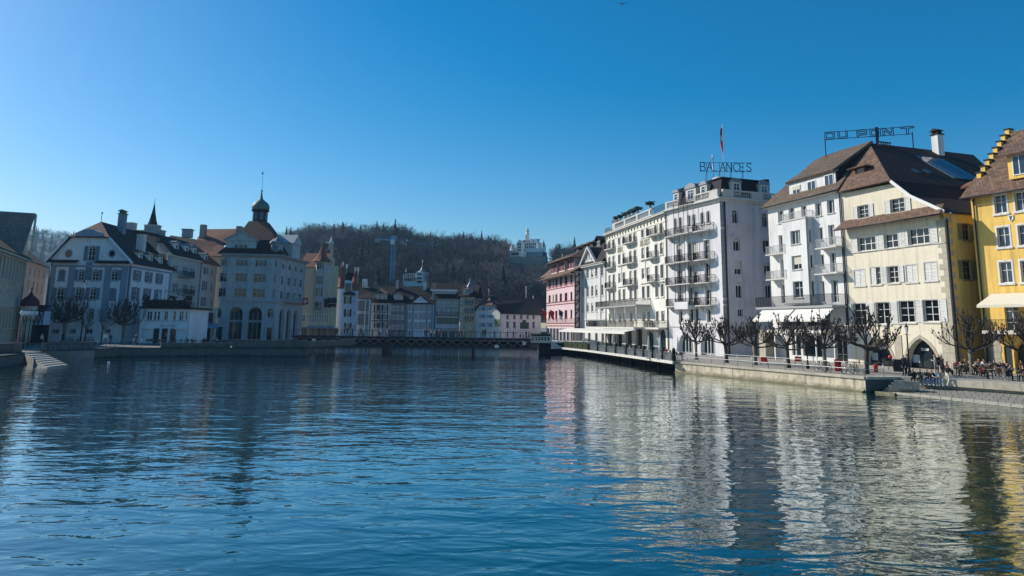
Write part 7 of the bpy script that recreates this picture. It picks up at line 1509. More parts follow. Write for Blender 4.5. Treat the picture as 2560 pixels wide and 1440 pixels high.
# ------------------------------------------------------------------ castle hotel on the hill
CY = 520.0
def at(px, py, Y=CY): return AtY(px, py, Y)
M_CW = stucco('castle_white', (.85, .84, .81), streak=.1); M_CG = mat('castle_glass', (.04, .11, .14), .1, .2, .1, spec=.6)
r = thing('hill_castle', 'white castle hotel with a tall slim tower on the wooded hilltop', 'castle', T(*at(1320, 645)))
def cbox(name, x0, x1, y0, y1, m, dep=10, dy=0, parent=r):
    a, b = at(x0, y1, CY + dy), at(x1, y0, CY + dy); return MB().box(a.x, b.x, CY + dy, CY + dy + dep, a.z, b.z).build(name, m, parent, Matrix())
def cwin(x, y, w=1.2, h=1.8, dy=0, parent=None): c = at(x, y, CY + dy); MB().box(c.x - w / 2, c.x + w / 2, CY + dy - .1, CY + dy - .02, c.z - h / 2, c.z + h / 2).build('window', M_GLASSD, parent, Matrix())
w = cbox('main_block', 1296, 1347, 606, 645, M_CW, 12)
for k in range(6):
    for y in (611, 618, 625): cwin(1314 + k * 5.2, y, 1.0, 1.5, parent=w)
g = cbox('gable_wing', 1295, 1310.5, 607, 645, M_CW, 4, -4); a, b, c = at(1295, 607, CY - 4), at(1310.5, 607, CY - 4), at(1302.5, 598, CY - 4); MB().prism([(a.x, a.z), (b.x, b.z), (c.x, c.z)], CY - 4, CY).build('stepped_gable', M_CW, r, Matrix())
for k in range(3):
    for y in (610, 617, 624): cwin(1299 + k * 3.6, y, .8, 1.3, -4, g)
p = [at(1296, 606), at(1347, 606), at(1343, 599, CY + 6), at(1300, 599, CY + 6)]; MB().slab(p, .3).build('roof', M_SLATE, r, Matrix())
for px in (1328, 1341): a = at(px, 606, CY - .5); MB().prism([(a.x - 1.4, a.z), (a.x + 1.4, a.z), (a.x, a.z + 2.6)], CY - .6, CY + 4).build('roof_gable', M_CW, r, Matrix())
t0 = at(1313.5, 607); h = at(1313.5, 568).z - t0.z; MB().lathe([(1.35, -3), (1.3, h * .55), (1.6, h * .56), (1.75, h * .585), (1.2, h * .6), (1.05, h * .83), (1.35, h * .85), (1.3, h * .88), (.7, h * .9), (.65, h * .97), (.1, h * 1.0), (.06, h * 1.1)], 10, (t0.x, t0.y + 3, t0.z)).build('tower', M_CW, r, Matrix())
l = cbox('chapel_tower', 1276.5, 1283, 624, 647, M_CW, 5, -6); a = at(1281, 626, CY - 6); hh = at(1281, 610, CY - 6).z - a.z; MB().lathe([(1.6, 0), (.9, hh * .45), (.05, hh)], 4, (a.x, a.y + 2, a.z), sm=False).build('chapel_spire', M_CW, r, Matrix())
for y in (628, 636): cwin(1279, y, .7, 1.6, -6, l)
wg = cbox('low_wing', 1283, 1312, 627, 641, M_CW, 6, -6); p = [at(1282, 628, CY - 6.5), at(1305, 626, CY - 6.5), at(1305, 623, CY - 2), at(1284, 623, CY - 2)]; MB().slab(p, .2).build('wing_roof', M_LEAD, r, Matrix())
for k in range(7): cwin(1285.5 + k * 3.0, 634, .7, 1.9, -6, wg)
tb_ = cbox('terrace_block', 1327, 1366, 622, 633, M_CW, 8, -8); cbox('glazed_terrace', 1330, 1374, 631, 643, M_CG, 8, -9)
for k in range(10): a, b = at(1331 + k * 4.7, 643, CY - 9.2), at(1331 + k * 4.7, 631, CY - 9.2); MB().box(a.x - .12, a.x + .12, a.y - .1, a.y, a.z, b.z).build('mullion', M_CW, r, Matrix())
rt = cbox('right_turret', 1364.5, 1373.5, 617, 632, M_CW, 3, -6); a = at(1369, 618, CY - 6); hh = at(1369, 602, CY - 6).z - a.z; MB().lathe([(1.6, 0), (1.2, hh * .3), (.05, hh)], 8, (a.x, a.y + 1.4, a.z), sm=False).build('turret_cone', M_COPPER, r, Matrix())
cbox('stone_terrace', 1276, 1312, 640, 664, M_STONE, 6, -8); cbox('retaining_wall', 1314, 1376, 643, 664, M_STONE, 6, -7); cbox('annex_hut', 1258, 1266, 644, 652, M_CW, 4, -12)
rg = thing('hillside_sign', 'large pale letters GUTSCH standing on the slope below the castle', 'sign', T(*at(1322, 648, CY - 14))); a = at(1322, 648, CY - 14); bq = at(1362, 648, CY - 14); MB().bar((0, 0, -.1), (bq.x - a.x, 0, -.1), .1).build('sign_rail', M_STEEL, rg); letters('GUTSCH', bq.x - a.x, at(1322, 641, CY - 14).z - a.z, .28, .15, rg, T(*a), M_WHITE)
r.matrix_basis = r.matrix_basis @ RZ(radians(-24))
# ---- villa with two spires, lower on the slope
VY = 330.0; r = thing('spired_villa', 'white villa with two pointed turrets on the slope below the forest', 'villa', T(*at(1033, 712, VY)))
def vbox(name, x0, x1, y0, y1, m, dep=6, dy=0): a, b = AtY(x0, y1, VY + dy), AtY(x1, y0, VY + dy); return MB().box(a.x, b.x, VY + dy, VY + dy + dep, a.z, b.z).build(name, m, r, Matrix())
v = vbox('main_block', 1003, 1043, 681, 716, M_CW); t = vbox('tower', 1043, 1063, 680, 716, M_CW, 6, -1)
for k in range(6):
    for y in (689, 699): c = AtY(1009 + k * 5.6, y, VY); MB().box(c.x - .35, c.x + .35, VY - .08, VY - .02, c.z - .6, c.z + .6).build('window', M_GLASSD, v, Matrix())
for y in (686, 696, 705): c = AtY(1053, y, VY - 1); MB().box(c.x - 1.2, c.x + 1.2, VY - 1.08, VY - 1.02, c.z - .45, c.z + .45).build('window', M_GLASSD, t, Matrix())
a = AtY(1053, 680, VY - 1); MB().lathe([(2.4, 0), (1.2, .5), (.5, 1.6), (.12, 3.4), (.1, 5.4)], 8, (a.x, VY + 1.5, a.z)).build('tower_spire', M_LEAD, r, Matrix()); a = AtY(1009, 686, VY); MB().lathe([(1.3, 0), (.7, .4), (.25, 1.2), (.06, 2.8)], 8, (a.x, VY + 1, a.z)).build('corner_spire', M_LEAD, r, Matrix())
vbox('rear_roof', 1000, 1045, 680, 683, M_SLATE, 7, -.4); vbox('balcony_slab', 1006, 1044, 692.5, 694, M_TRIM, 1.2, -1.3)
r.matrix_basis = r.matrix_basis @ RZ(radians(-22))
# ---- tower crane
KY = 300.0; r = thing('tower_crane', 'blue lattice tower crane standing in front of the wooded hill', 'crane', T(*AtY(979, 715, KY))); b0 = AtY(979, 725, KY); t0 = AtY(982, 602, KY); M_CR = mat('crane_blue', (.10, .30, .50), .5, .15, 2)
mb = MB(); hw = .7; H = t0.z - b0.z; n = 14
for a, c in ((-1, -1), (1, -1), (1, 1), (-1, 1)): mb.bar((b0.x + a * hw, KY + c * hw, b0.z), (b0.x + a * hw, KY + c * hw, t0.z), .15)
for k in range(n):
    z0, z1 = b0.z + H * k / n, b0.z + H * (k + 1) / n
    for c in (-1, 1): s = 1 if k % 2 else -1; mb.bar((b0.x - hw * s, KY + c * hw, z0), (b0.x + hw * s, KY + c * hw, z1), .12); mb.bar((b0.x + c * hw, KY - hw * s, z0), (b0.x + c * hw, KY + hw * s, z1), .12); mb.bar((b0.x - hw, KY + c * hw, z1), (b0.x + hw, KY + c * hw, z1), .1)
mb.build('mast', M_CR, r, Matrix())
mb = MB(); j0 = AtY(943, 596, KY); j1 = AtY(1092, 606, KY + 20); zj = t0.z + .3
P0, P1 = Vector((b0.x, KY, zj)), Vector((j1.x, KY + 20, zj)); n = 18
for s in (-.5, .5): mb.bar(P0 + Vector((0, s, 0)), P1 + Vector((0, s, 0)), .045)
mb.bar(P0 + Vector((0, 0, 1.1)), P1 + Vector((0, 0, 1.1)), .045)
for k in range(n): a, b = P0.lerp(P1, k / n), P0.lerp(P1, (k + .5) / n); c = P0.lerp(P1, (k + 1) / n); mb.bar(a + Vector((0, .5, 0)), b + Vector((0, 0, 1.1)), .035); mb.bar(b + Vector((0, 0, 1.1)), c + Vector((0, .5, 0)), .035)
mb.build('jib', M_CR, r, Matrix())
mb = MB(); Q = Vector((j0.x, KY - 3, zj)); mb.bar(P0 + Vector((0, .4, 0)), Q + Vector((0, .4, 0)), .25, .5); mb.bar(P0 + Vector((0, -.4, 0)), Q + Vector((0, -.4, 0)), .25, .5); mb.bar(P0 + Vector((0, 0, 1.2)), Q + Vector((0, 0, .9)), .12); mb.build('counter_jib', M_CR, r, Matrix())
MB().box(Q.x - .2, Q.x + 1.8, Q.y - .6, Q.y + .6, zj - 1.4, zj + .2).build('counterweight', M_LEAD, r, Matrix()); MB().box(b0.x - .9, b0.x + .6, KY - 2.2, KY - .9, zj - 1.9, zj - .1).build('cab', M_WHITE, r, Matrix()); MB().box(b0.x - 1.0, b0.x + 1.0, KY - .9, KY + .9, zj - .4, zj + 1.6).build('slewing_head', M_CR, r, Matrix())
# ---- tree-line farm buildings high on the hill
for px, py, lab in ((1087, 604, 'tiny white hut at the edge of the hilltop wood'), (1195, 640, 'small red-roofed cabin on the slope left of the castle')):
    z = AtY(px, py, 500); r = thing('hill_hut', lab, 'hut', T(*z)); MB().box(-2.2, 2.2, 0, 4, -4, 1.6).build('wall', M_CW, r); MB().slab([(-2.6, -.4, 1.6), (2.6, -.4, 1.6), (2.6, 2, 3.2), (-2.6, 2, 3.2)], .15).build('roof', M_ROOFR, r)

# ================================================================== thin valley haze
hz_ = MB().box(-2300, 1200, -60, 1800, -4, 215).build('haze', None or bpy.data.materials.new('haze_air')); _m = hz_.data.materials[0]; _m.use_nodes = True; _n = _m.node_tree; _n.nodes.clear(); _v = _n.nodes.new('ShaderNodeVolumePrincipled'); _o = _n.nodes.new('ShaderNodeOutputMaterial')
_v.inputs['Color'].default_value = (.34, .66, 1, 1); _v.inputs['Density'].default_value = .00015; _v.inputs['Anisotropy'].default_value = .2; _n.links.new(_v.outputs[0], _o.inputs['Volume']); tag(hz_, 'thin blue haze filling the valley air', None, None, 'stuff')
# ================================================================== pollarded plane trees and other plants
M_BARK = mat('plane_bark', (.065, .052, .043), .9, .35, 3, .6, 12); M_BARKL = mat('pale_plane_bark', (.20, .18, .15), .9, .5, 2.2, .6, 8)
def pollard(seed, h=5.4, R=2.1, th=2.1, tr=.24, fine=1.0):
    rr = random.Random(seed); tk = MB(); cr = MB(); kb = MB(); lean = Vector((rr.uniform(-.15, .15), rr.uniform(-.15, .15), 0))
    P = [Vector((0, 0, -.1)), Vector((0, 0, .25)), lean * .4 + Vector((0, 0, th * .5)), lean + Vector((0, 0, th))]; tk.tube(P, [tr * 1.5, tr * 1.12, tr * .95, tr * 1.1], 9)
    top = P[-1]
    def wig(p, d, L, r0, r1, n=4, up=.25):
        pts = [p]; d = d.normalized()
        for k in range(n):
            d = (d + Vector((rr.uniform(-.28, .28), rr.uniform(-.28, .28), rr.uniform(-.12, .2) + up * .35))).normalized(); pts.append(pts[-1] + d * L / n)
        cr.tube(pts, [r0 + (r1 - r0) * k / n for k in range(n + 1)], 5 if r0 > .05 else 4, cap=False); return pts[-1], d, pts
    def knob(p, d, r):
        c = Vector(p); cr.lathe([(r * .5, -r), (r * 1.05, -r * .3), (r, r * .4), (r * .3, r)], 5, tuple(c))
        for k in range(rr.randint(2, 4)):
            e = (d + Vector((rr.uniform(-.9, .9), rr.uniform(-.9, .9), rr.uniform(0, .9)))).normalized() * rr.uniform(.12, .32) * fine; cr.tube([c, c + e], [.022, .008], 3, cap=False)
    nl = rr.randint(11, 13); zmax = h - th
    for i in range(nl):
        a = 6.283 * i / nl + rr.uniform(-.3, .3); el = (.05, .3, .55, .85, 1.2)[i % 5] + rr.uniform(-.1, .1); L = R * rr.uniform(.6, .75)
        d = Vector((cos(a) * cos(el), sin(a) * cos(el), sin(el))); e, d1, pp = wig(top + Vector((0, 0, rr.uniform(-.35, .1))), d, L * (1 - .12 * el), tr * .46, tr * .27, 4, .12)
        for j in range(rr.randint(3, 4)):
            f = rr.uniform(.4, 1.0); b = pp[min(len(pp) - 1, int(f * (len(pp) - 1) + .5))]; d2 = (d1 + Vector((rr.uniform(-.9, .9), rr.uniform(-.9, .9), rr.uniform(-.2, .6)))).normalized()
            e2, d3, p2 = wig(b, d2, min(R * rr.uniform(.32, .5), max(.3, (h - .25 - b.z))), tr * .25, tr * .15, 4, .45)
            for q in range(rr.randint(2, 4)):
                b2 = p2[rr.randint(1, 4)]; d4 = (d3 + Vector((rr.uniform(-.9, .9), rr.uniform(-.9, .9), rr.uniform(0, .7)))).normalized(); e3, d5, _ = wig(b2, d4, min(R * rr.uniform(.16, .34), max(.15, h - b2.z)), tr * .16, tr * .11, 3, .8); knob(e3, d5, rr.uniform(.055, .09))
            knob(e2, d3, .08)
    return tk.mesh('trunk', M_BARKL if seed % 2 else M_BARK), cr.mesh('crown', M_BARK)
def put_pollard(p, seed, label, group='pollarded trees along the quays', **k):
    a, b = pollard(seed, **k); r = thing('pollarded_tree', label, 'tree', T(*p), group); place('trunk', a, r); place('crown', b, r); return r
for i, (px, py, sc, lab) in enumerate(((1741, 899, 1.0, 'bare pollarded tree in front of the lilac hotel arches'), (1817, 907, 1.05, 'bare pollarded tree at the corner of the lilac hotel'), (1889, 913, 1.05, 'bare pollarded tree below the left end of the white awnings'), (1972, 920, 1.05, 'bare pollarded tree before the left shop window of the white house'), (2064, 927, 1.05, 'bare pollarded tree with dark trunk by the red bin'), (2167, 935, 1.08, 'largest bare pollarded tree with pale trunk at the quay corner'), (2431, 937, 1.0, 'bare pollarded tree behind the café tables near the alley'), (2580, 942, 1.1, 'bare pollarded tree cut by the right edge of the photograph'))):
    p = G(px, py); top = {1741: 795, 1817: 792, 1889: 792, 1972: 790, 2064: 783, 2167: 776, 2431: 783, 2580: 786}[px]; h = (py - top) / 1900 * (p.y * 1.02); put_pollard(p, 11 + i * 7, lab, h=h, R=h * .52 * sc, th=h * .40, tr=.17 + .01 * (i % 3))
for i, (px, py, top, lab) in enumerate(((158, 856, 744, 'broad pollarded tree in front of the left half of the white mansion'), (306, 858, 752, 'pollarded tree before the right corner of the white mansion'))):
    p = G(px, py); h = (py - top) / 1900 * p.y; put_pollard(p, 101 + i * 6, lab, h=h, R=h * .56, th=h * .46, tr=.25)
def bare_small(seed, h, R):
    rr = random.Random(seed); tk = MB(); cr = MB(); tk.tube([(0, 0, -.1), (.03, .02, h * .45)], [.11, .07], 6)
    def br(p, d, L, r, dep):
        pts = [p]
        for k in range(4): d = (d + Vector((rr.uniform(-.25, .25), rr.uniform(-.25, .25), rr.uniform(-.05, .2)))).normalized(); pts.append(pts[-1] + d * L / 4)
        cr.tube(pts, [r, r * .85, r * .7, r * .55, r * .4], 4, cap=False)
        if dep:
            for k in range(4): b = pts[rr.randint(1, 4)]; br(b, (d + Vector((rr.uniform(-1, 1), rr.uniform(-1, 1), rr.uniform(-.2, .8)))).normalized(), L * .55, r * .5, dep - 1)
    for k in range(7): a = k * .9 + rr.random(); br(Vector((.03, .02, h * rr.uniform(.3, .45))), Vector((cos(a), sin(a), rr.uniform(.5, 1.4))), R * 1.1, .05, 2)
    return tk.mesh('trunk', M_BARK), cr.mesh('crown', mat('pale_twig', (.16, .14, .12), .9, .2, 3))
for i, (px, py, top, lab) in enumerate(((212, 856, 762, 'slender bare young tree between the two pollarded trees, left one'), (252, 857, 765, 'slender bare young tree just left of the right pollarded tree'), (955, 846, 772, 'bare tree standing behind the middle of the footbridge'), (70, 853, 760, 'bare pale-twigged young tree in front of the alley'))):
    p = G(px, py) if px != 955 else Vector((XatY(965, 176, 3), 176, 1.2)); h = (py - top) / 1900 * p.y; a, b = bare_small(200 + i, h, h * .33); r = thing('bare_tree', lab, 'tree', T(*p)); place('trunk', a, r); place('crown', b, r)
# hedges and topiary
def leafy(mb, n, fn, s, rr):
    for k in range(n):
        c = fn(); a = rr.random() * 6.28; b = rr.uniform(-.6, .6); u = Vector((cos(a), sin(a), b)).normalized() * s; v = u.cross(Vector((0, 0, 1))).normalized() * s * .6; w = Vector((0, 0, s * .15)); mb.face([c - u, c - v, c + u, c + v])
M_HEDGE = mat('box_hedge', (.05, .068, .02), .85, .4, 3); M_TOPI = mat('dull_topiary', (.04, .042, .02), .85, .4, 3)
rr = random.Random(31)
NAMES8 = ['leftmost', 'second', 'third', 'fourth', 'fifth', 'sixth', 'seventh', 'rightmost']
xs = [xa + .35 + k * (xb - xa - .7) / 7 for k in range(8)]
for k, x in enumerate(xs):
    r = thing('topiary_pot', f'clipped round shrub in a pot on the bridgehead balustrade, {NAMES8[k]} of eight', 'potted shrub', T(x, 139.6, PZ), 'potted shrubs on the bridgehead'); MB().lathe([(.16, 0), (.24, .35), (.26, .4)], 8).build('pot', M_TIMBER, r); mb = MB(); leafy(mb, 160, lambda: Vector((rr.gauss(0, .17), rr.gauss(0, .17), .95 + rr.gauss(0, .24))), .08, rr); mb.lathe([(.1, .45), (.22, .75), (.2, 1.15), (.05, 1.4)], 6); mb.build('foliage', M_TOPI, r)
hp0, hp1 = T4 + Vector((.6, .3, 0)), T3 + Vector((.5, .2, 0))
for k in range(6):
    p = hp0.lerp(hp1, (k + .5) / 6); d = (hp1 - hp0).normalized(); L = (hp1 - hp0).length / 6; r = thing('hedge_planter', f'box hedge in a trough along the terrace edge, {["farthest from", "second nearest the bridge of", "third from the bridge of", "fourth from the bridge of", "fifth from the bridge of", "nearest of"][k]} the six', 'hedge', Matrix(((d.x, -d.y, 0, p.x), (d.y, d.x, 0, p.y), (0, 0, 1, 1.2), (0, 0, 0, 1))), 'hedge troughs on the terrace')
    MB().box(-L / 2 + .05, L / 2 - .05, -.25, .25, 0, .35).build('trough', M_TIMBER, r); mb = MB(); mb.box(-L / 2 + .15, L / 2 - .15, -.2, .2, .35, .95); leafy(mb, 420, lambda: Vector((rr.uniform(-L / 2, L / 2), rr.gauss(0, .24), .72 + rr.gauss(0, .26))), .1, rr); mb.build('foliage', M_HEDGE, r)
# ================================================================== people
def person_mesh(pose, seed=0):
    """one continuous figure grown with a skin modifier over a posed skeleton; faces get materials by height and side"""
    V = []; E = []; R = []; TAG = []
    def add(p, r, par, tagv):
        V.append(Vector(p)); R.append(r); TAG.append(tagv)
        if par is not None: E.append((par, len(V) - 1))
        return len(V) - 1
    sit = pose.startswith('sit'); hz = .50 if sit else .92; lean = {'sit': -.12, 'sit2': -.02, 'sit3': -.26}.get(pose, 0.0)
    pel = add((0, 0, hz), .13, None, 'leg'); wa = add((0, lean * .3, hz + .17), .125, pel, 'top'); chs = add((0, lean * .75, hz + .38), .15, wa, 'top'); nk = add((0, lean, hz + .54), .065, chs, 'skin')
    hl = lean - .02 - (.06 if pose == 'sit3' else 0); jaw = add((0, hl - .02, hz + .62), .078, nk, 'skin'); hd = add((0, hl, hz + .70), .098, jaw, 'head'); add((0, hl + .01, hz + .775), .06, hd, 'hair')
    for s in (-1, 1):
        sh = add((s * .18, lean * .95, hz + .47), .068, chs, 'top')
        if pose == 'sit': el = (s * .22, lean - .20, hz + .24); wr = (s * .10, lean - .36, hz + .20); hn = (s * .06, lean - .43, hz + .19)
        elif pose == 'sit2': el = (s * .23, lean - .06, hz + .22); wr = (s * .17, lean - .28, hz + .13); hn = (s * .15, lean - .37, hz + .12)
        elif pose == 'sit3': el = (s * .22, lean - .14, hz + .22); wr = (s * .06, lean - .28, hz + .38); hn = (s * .03, lean - .30, hz + .46)
        elif pose == 'walk': el = (s * .22, s * .10, hz + .22); wr = (s * .22, s * .10 - .16, hz + .02); hn = (s * .21, s * .10 - .20, hz - .06)
        elif pose == 'walk2': el = (s * .22, -s * .07, hz + .22); wr = (s * .21, -s * .07 - .14, hz + .03); hn = (s * .20, -s * .07 - .18, hz - .05)
        elif pose == 'stand2' and s > 0: el = (.26, -.05, hz + .22); wr = (.12, -.24, hz + .28); hn = (.07, -.30, hz + .32)
        else: el = (s * .23, .02, hz + .20); wr = (s * .22, -.05, hz - .02); hn = (s * .21, -.07, hz - .10)
        e = add(el, .048, sh, 'top'); w = add(wr, .034, e, 'top'); h = add(hn, .036, w, 'skin')
        hnv, wrv = Vector(hn), Vector(wr); d = (hnv - wrv).normalized(); sd = d.cross(Vector((0, 0, 1))); sd = sd.normalized() if sd.length > .1 else Vector((0, 1, 0))
        for q in (-1.5, -.5, .5, 1.5): f1 = add(hnv + d * .045 + sd * q * .017, .010, h, 'skin'); add(hnv + d * (.085 - abs(q) * .008) + sd * q * .018 + Vector((0, -.01, -.01)), .008, f1, 'skin')
        add(hnv + sd * s * .045 + d * .02, .011, h, 'skin')
        if sit: kn = (s * .12, -.44, hz + .02); an = (s * .13, -.44 - (.02 if s > 0 else -.06), .09); toe = (s * .14, an[1] - .16, .04); hp = (s * .10, -.04, hz - .02)
        elif pose == 'walk': kn = (s * .10, -.10 if s > 0 else .02, .50); an = (s * .10, -.26 if s > 0 else .28, .09 if s > 0 else .13); toe = (s * .10, an[1] - .17, .04); hp = (s * .10, 0, hz - .04)
        elif pose == 'walk2': kn = (s * .10, .02 if s > 0 else -.09, .50); an = (s * .10, .22 if s > 0 else -.22, .11 if s > 0 else .09); toe = (s * .10, an[1] - .17, .04); hp = (s * .10, 0, hz - .04)
        else: kn = (s * .11, -.02, .49); an = (s * .12, .02, .08); toe = (s * .15, -.14, .04); hp = (s * .10, 0, hz - .04)
        a = add(hp, .10, pel, 'leg'); k = add(kn, .066, a, 'leg'); n = add(an, .045, k, 'leg'); add(toe, .042, n, 'shoe')
    me = bpy.data.meshes.new('sk'); me.from_pydata([tuple(v) for v in V], E, []); ob = bpy.data.objects.new('sk', me); COL.objects.link(ob); ob.modifiers.new('s', 'SKIN'); sv = me.skin_vertices[0].data if me.skin_vertices else None
    if sv is None: 
        bm = bmesh.new(); bm.from_mesh(me); bm.verts.layers.skin.verify(); bm.to_mesh(me); bm.free(); sv = me.skin_vertices[0].data
    for i, x in enumerate(sv): x.radius = (R[i], R[i] * (.78 if TAG[i] == 'top' and R[i] > .1 else 1)); x.use_root = (i == 0)
    ss = ob.modifiers.new('u', 'SUBSURF'); ss.levels = ss.render_levels = 1
    dg = bpy.context.evaluated_depsgraph_get(); out = bpy.data.meshes.new_from_object(ob.evaluated_get(dg)); COL.objects.unlink(ob); bpy.data.objects.remove(ob)
    headc = Vector((0, hl, hz + .70)); idx = {'skin': 0, 'top': 1, 'leg': 2, 'shoe': 3, 'hair': 4, 'head': 0}
    # nose, ears, eyes and mouth pushed out of / painted on the head surface
    for p in out.polygons:
        c = p.center; j = min(range(len(V)), key=lambda i: (V[i] - c).length - R[i]); m = idx[TAG[j]]
        if (c - headc).length < .17 and c.z > hz + .6: m = 4 if (c.z > headc.z + .045 or c.y > headc.y + .03) else 0
        p.material_index = m; p.use_smooth = True
    bm = bmesh.new(); bm.from_mesh(out)
    def blob(c, r, m):
        g = bmesh.ops.create_icosphere(bm, subdivisions=1, radius=1, matrix=T(*c) @ Matrix.Diagonal((r[0], r[1], r[2], 1)))
        for v in g['verts']:
            for f in v.link_faces: f.material_index = m
    blob((0, headc.y - .102, headc.z - .02), (.012, .018, .02), 0)
    for s in (-1, 1): blob((s * .036, headc.y - .088, headc.z + .008), (.012, .008, .008), 5); blob((s * .098, headc.y, headc.z - .01), (.012, .02, .03), 0)
    blob((0, headc.y - .085, headc.z - .062), (.024, .01, .006), 6)
    bm.to_mesh(out); bm.free(); out.name = 'person_' + pose; return out
M_EYE = mat('eye_dark', (.02, .015, .012), .3); M_LIP = mat('lip', (.32, .13, .11), .6); SKINS = [mat('skin_light', (.55, .36, .27), .6, .05), mat('skin_tan', (.38, .23, .16), .6, .05)]
HAIRS = [mat('hair_dark', (.015, .012, .01), .6, .2, 20), mat('hair_brown', (.07, .04, .02), .6, .2, 20), mat('hair_blond', (.35, .24, .11), .6, .2, 20), mat('hair_grey', (.30, .29, .28), .6, .2, 20)]
CL = {'black': (.012, .012, .014), 'navy': (.015, .022, .05), 'white': (.75, .74, .71), 'grey': (.22, .22, .23), 'beige': (.48, .40, .29), 'red': (.45, .03, .03), 'pink': (.60, .22, .27), 'light blue': (.25, .38, .55), 'brown': (.11, .06, .035), 'green': (.05, .10, .05), 'denim': (.07, .13, .26), 'pale denim': (.30, .40, .52), 'cream': (.68, .62, .50), 'dark grey': (.05, .05, .055)}
def cloth(c): return mat('cloth_' + c.replace(' ', '_'), CL[c], .85, .15, 6)
PM = {}
def person(p, face, pose, top, leg, label, hair=0, skin=0, group=None, h=1.72, shoe='black'):
    """face: heading in degrees the person looks towards (0 = +x); the figure itself looks along -y"""
    if pose not in PM:
        PM[pose] = person_mesh(pose)
        for m in (SKINS[0], M_BLACK, M_BLACK, M_BLACK, HAIRS[0], M_EYE, M_LIP): PM[pose].materials.append(m)
    o = bpy.data.objects.new('person', PM[pose]); COL.objects.link(o); s = h / 1.74; o.matrix_basis = T(*p) @ RZ(radians(face + 90)) @ Matrix.Diagonal((s, s, s, 1)); 
    for i, m in enumerate((SKINS[skin], cloth(top), cloth(leg), cloth(shoe), HAIRS[hair])): o.material_slots[i].link = 'OBJECT'; o.material_slots[i].material = m
    return tag(o, label, 'person', group)
ORD = ['first', 'second', 'third', 'fourth', 'fifth', 'sixth', 'seventh', 'eighth', 'ninth', 'tenth', 'eleventh', 'twelfth', 'thirteenth', 'fourteenth', 'fifteenth', 'sixteenth', 'seventeenth', 'eighteenth', 'nineteenth', 'twentieth', 'twenty-first', 'twenty-second', 'twenty-third', 'twenty-fourth', 'twenty-fifth', 'twenty-sixth', 'twenty-seventh', 'twenty-eighth', 'twenty-ninth', 'thirtieth', 'thirty-first', 'thirty-second', 'thirty-third', 'thirty-fourth', 'thirty-fifth', 'thirty-sixth']
# seated row on the kerb above the apron, feet on the apron
kd = (K2 - K1).normalized(); KN = Vector((kd.y, -kd.x, 0))
def on_kerb(px): 
    t = solve_px(lambda t: K1.lerp(K2, t) if t < 1 else K2.lerp(K3, t - 1), px, -.2, 2); q = K1.lerp(K2, t) if t < 1 else K2.lerp(K3, t - 1); return Vector((q.x, q.y, 0)) + KN * .24
fk_ = math.degrees(atan2(KN.y, KN.x))
for px, pose, top, leg, hair, lab in ((2288, 'sit3', 'black', 'black', 0, 'person in black hunched on the kerb, leftmost of the seated row'), (2304, 'sit', 'green', 'dark grey', 0, 'person in a dark green jacket seated on the kerb reading'), (2320, 'sit', 'dark grey', 'denim', 0, 'person in a dark grey top and jeans seated on the kerb leaning forward'), (2332, 'sit3', 'black', 'denim', 0, 'person in black with jeans seated fourth on the kerb'), (2344, 'sit', 'white', 'denim', 0, 'person in a white top and blue jeans seated on the kerb'), (2357, 'sit2', 'beige', 'pale denim', 1, 'person in beige with pale jeans at the right end of the seated row')):
    q = on_kerb(px); person((q.x, q.y, .70), fk_ + random.uniform(-14, 14), pose, top, leg, lab, hair, 0, 'people sitting on the kerb', 1.7, 'white')
q = on_kerb(2375) + KN * .35; person((q.x, q.y, .68), fk_ + 160, 'walk', 'black', 'cream', 'person in a black top and cream trousers stepping up from the apron', 1, 0, None, 1.74, 'white')
for px, py, pose, top, leg, fc_, lab in ((2262, 940, 'stand', 'black', 'black', 200, 'person in black standing left of the lamp post'), (2270, 936, 'stand2', 'dark grey', 'black', 20, 'person in dark grey standing just behind the lamp post'), (2340, 937, 'stand2', 'cream', 'grey', 150, 'person in a cream jacket standing behind the seated row'), (2350, 936, 'stand', 'black', 'navy', 250, 'person in a black jacket talking behind the seated row'), (2358, 940, 'stand2', 'brown', 'black', 180, 'person in brown standing at the right behind the seated row')):
    person(G(px, py), fc_, pose, top, leg, lab, random.choice((0, 1)), 0, None, 1.74)
# bridge pedestrians
rr = random.Random(77); bpx = [797, 812, 838, 843, 853, 861, 868, 875, 881, 898, 902, 909, 931, 948, 951, 967, 972, 976, 998, 1024, 1062, 1067, 1074, 1078, 1086, 1098, 1142, 1147, 1154, 1160, 1208, 1236, 1269, 1283, 1300, 1308]
bpx += [1315, 1322]; tops = ['black', 'navy', 'dark grey', 'black', 'white', 'brown', 'navy', 'beige', 'black', 'grey']
seen = {}
for i, px in enumerate(bpx):
    y = rr.uniform(BY0 + .6, BY1 - .6); c = 'pink' if px == 1098 else ('white' if px in (909, 951, 967, 1078, 1308) else tops[i % len(tops)]); wk = rr.choice(('walk', 'walk2', 'stand', 'walk')); pose = wk; nn = (ORD + ['thirty-seventh', 'last'])[i]
    person((XatY(px, y, BZT + .9), y, BZT - .058), rr.choice((0, 180)) + rr.uniform(-15, 15), pose, c, rr.choice(('black', 'denim', 'navy', 'dark grey')), f'pedestrian in {c} on the footbridge, {nn} counted from its left end', rr.choice((0, 1, 2, 3)), rr.choice((0, 1)), 'pedestrians on the footbridge', rr.uniform(1.6, 1.82))
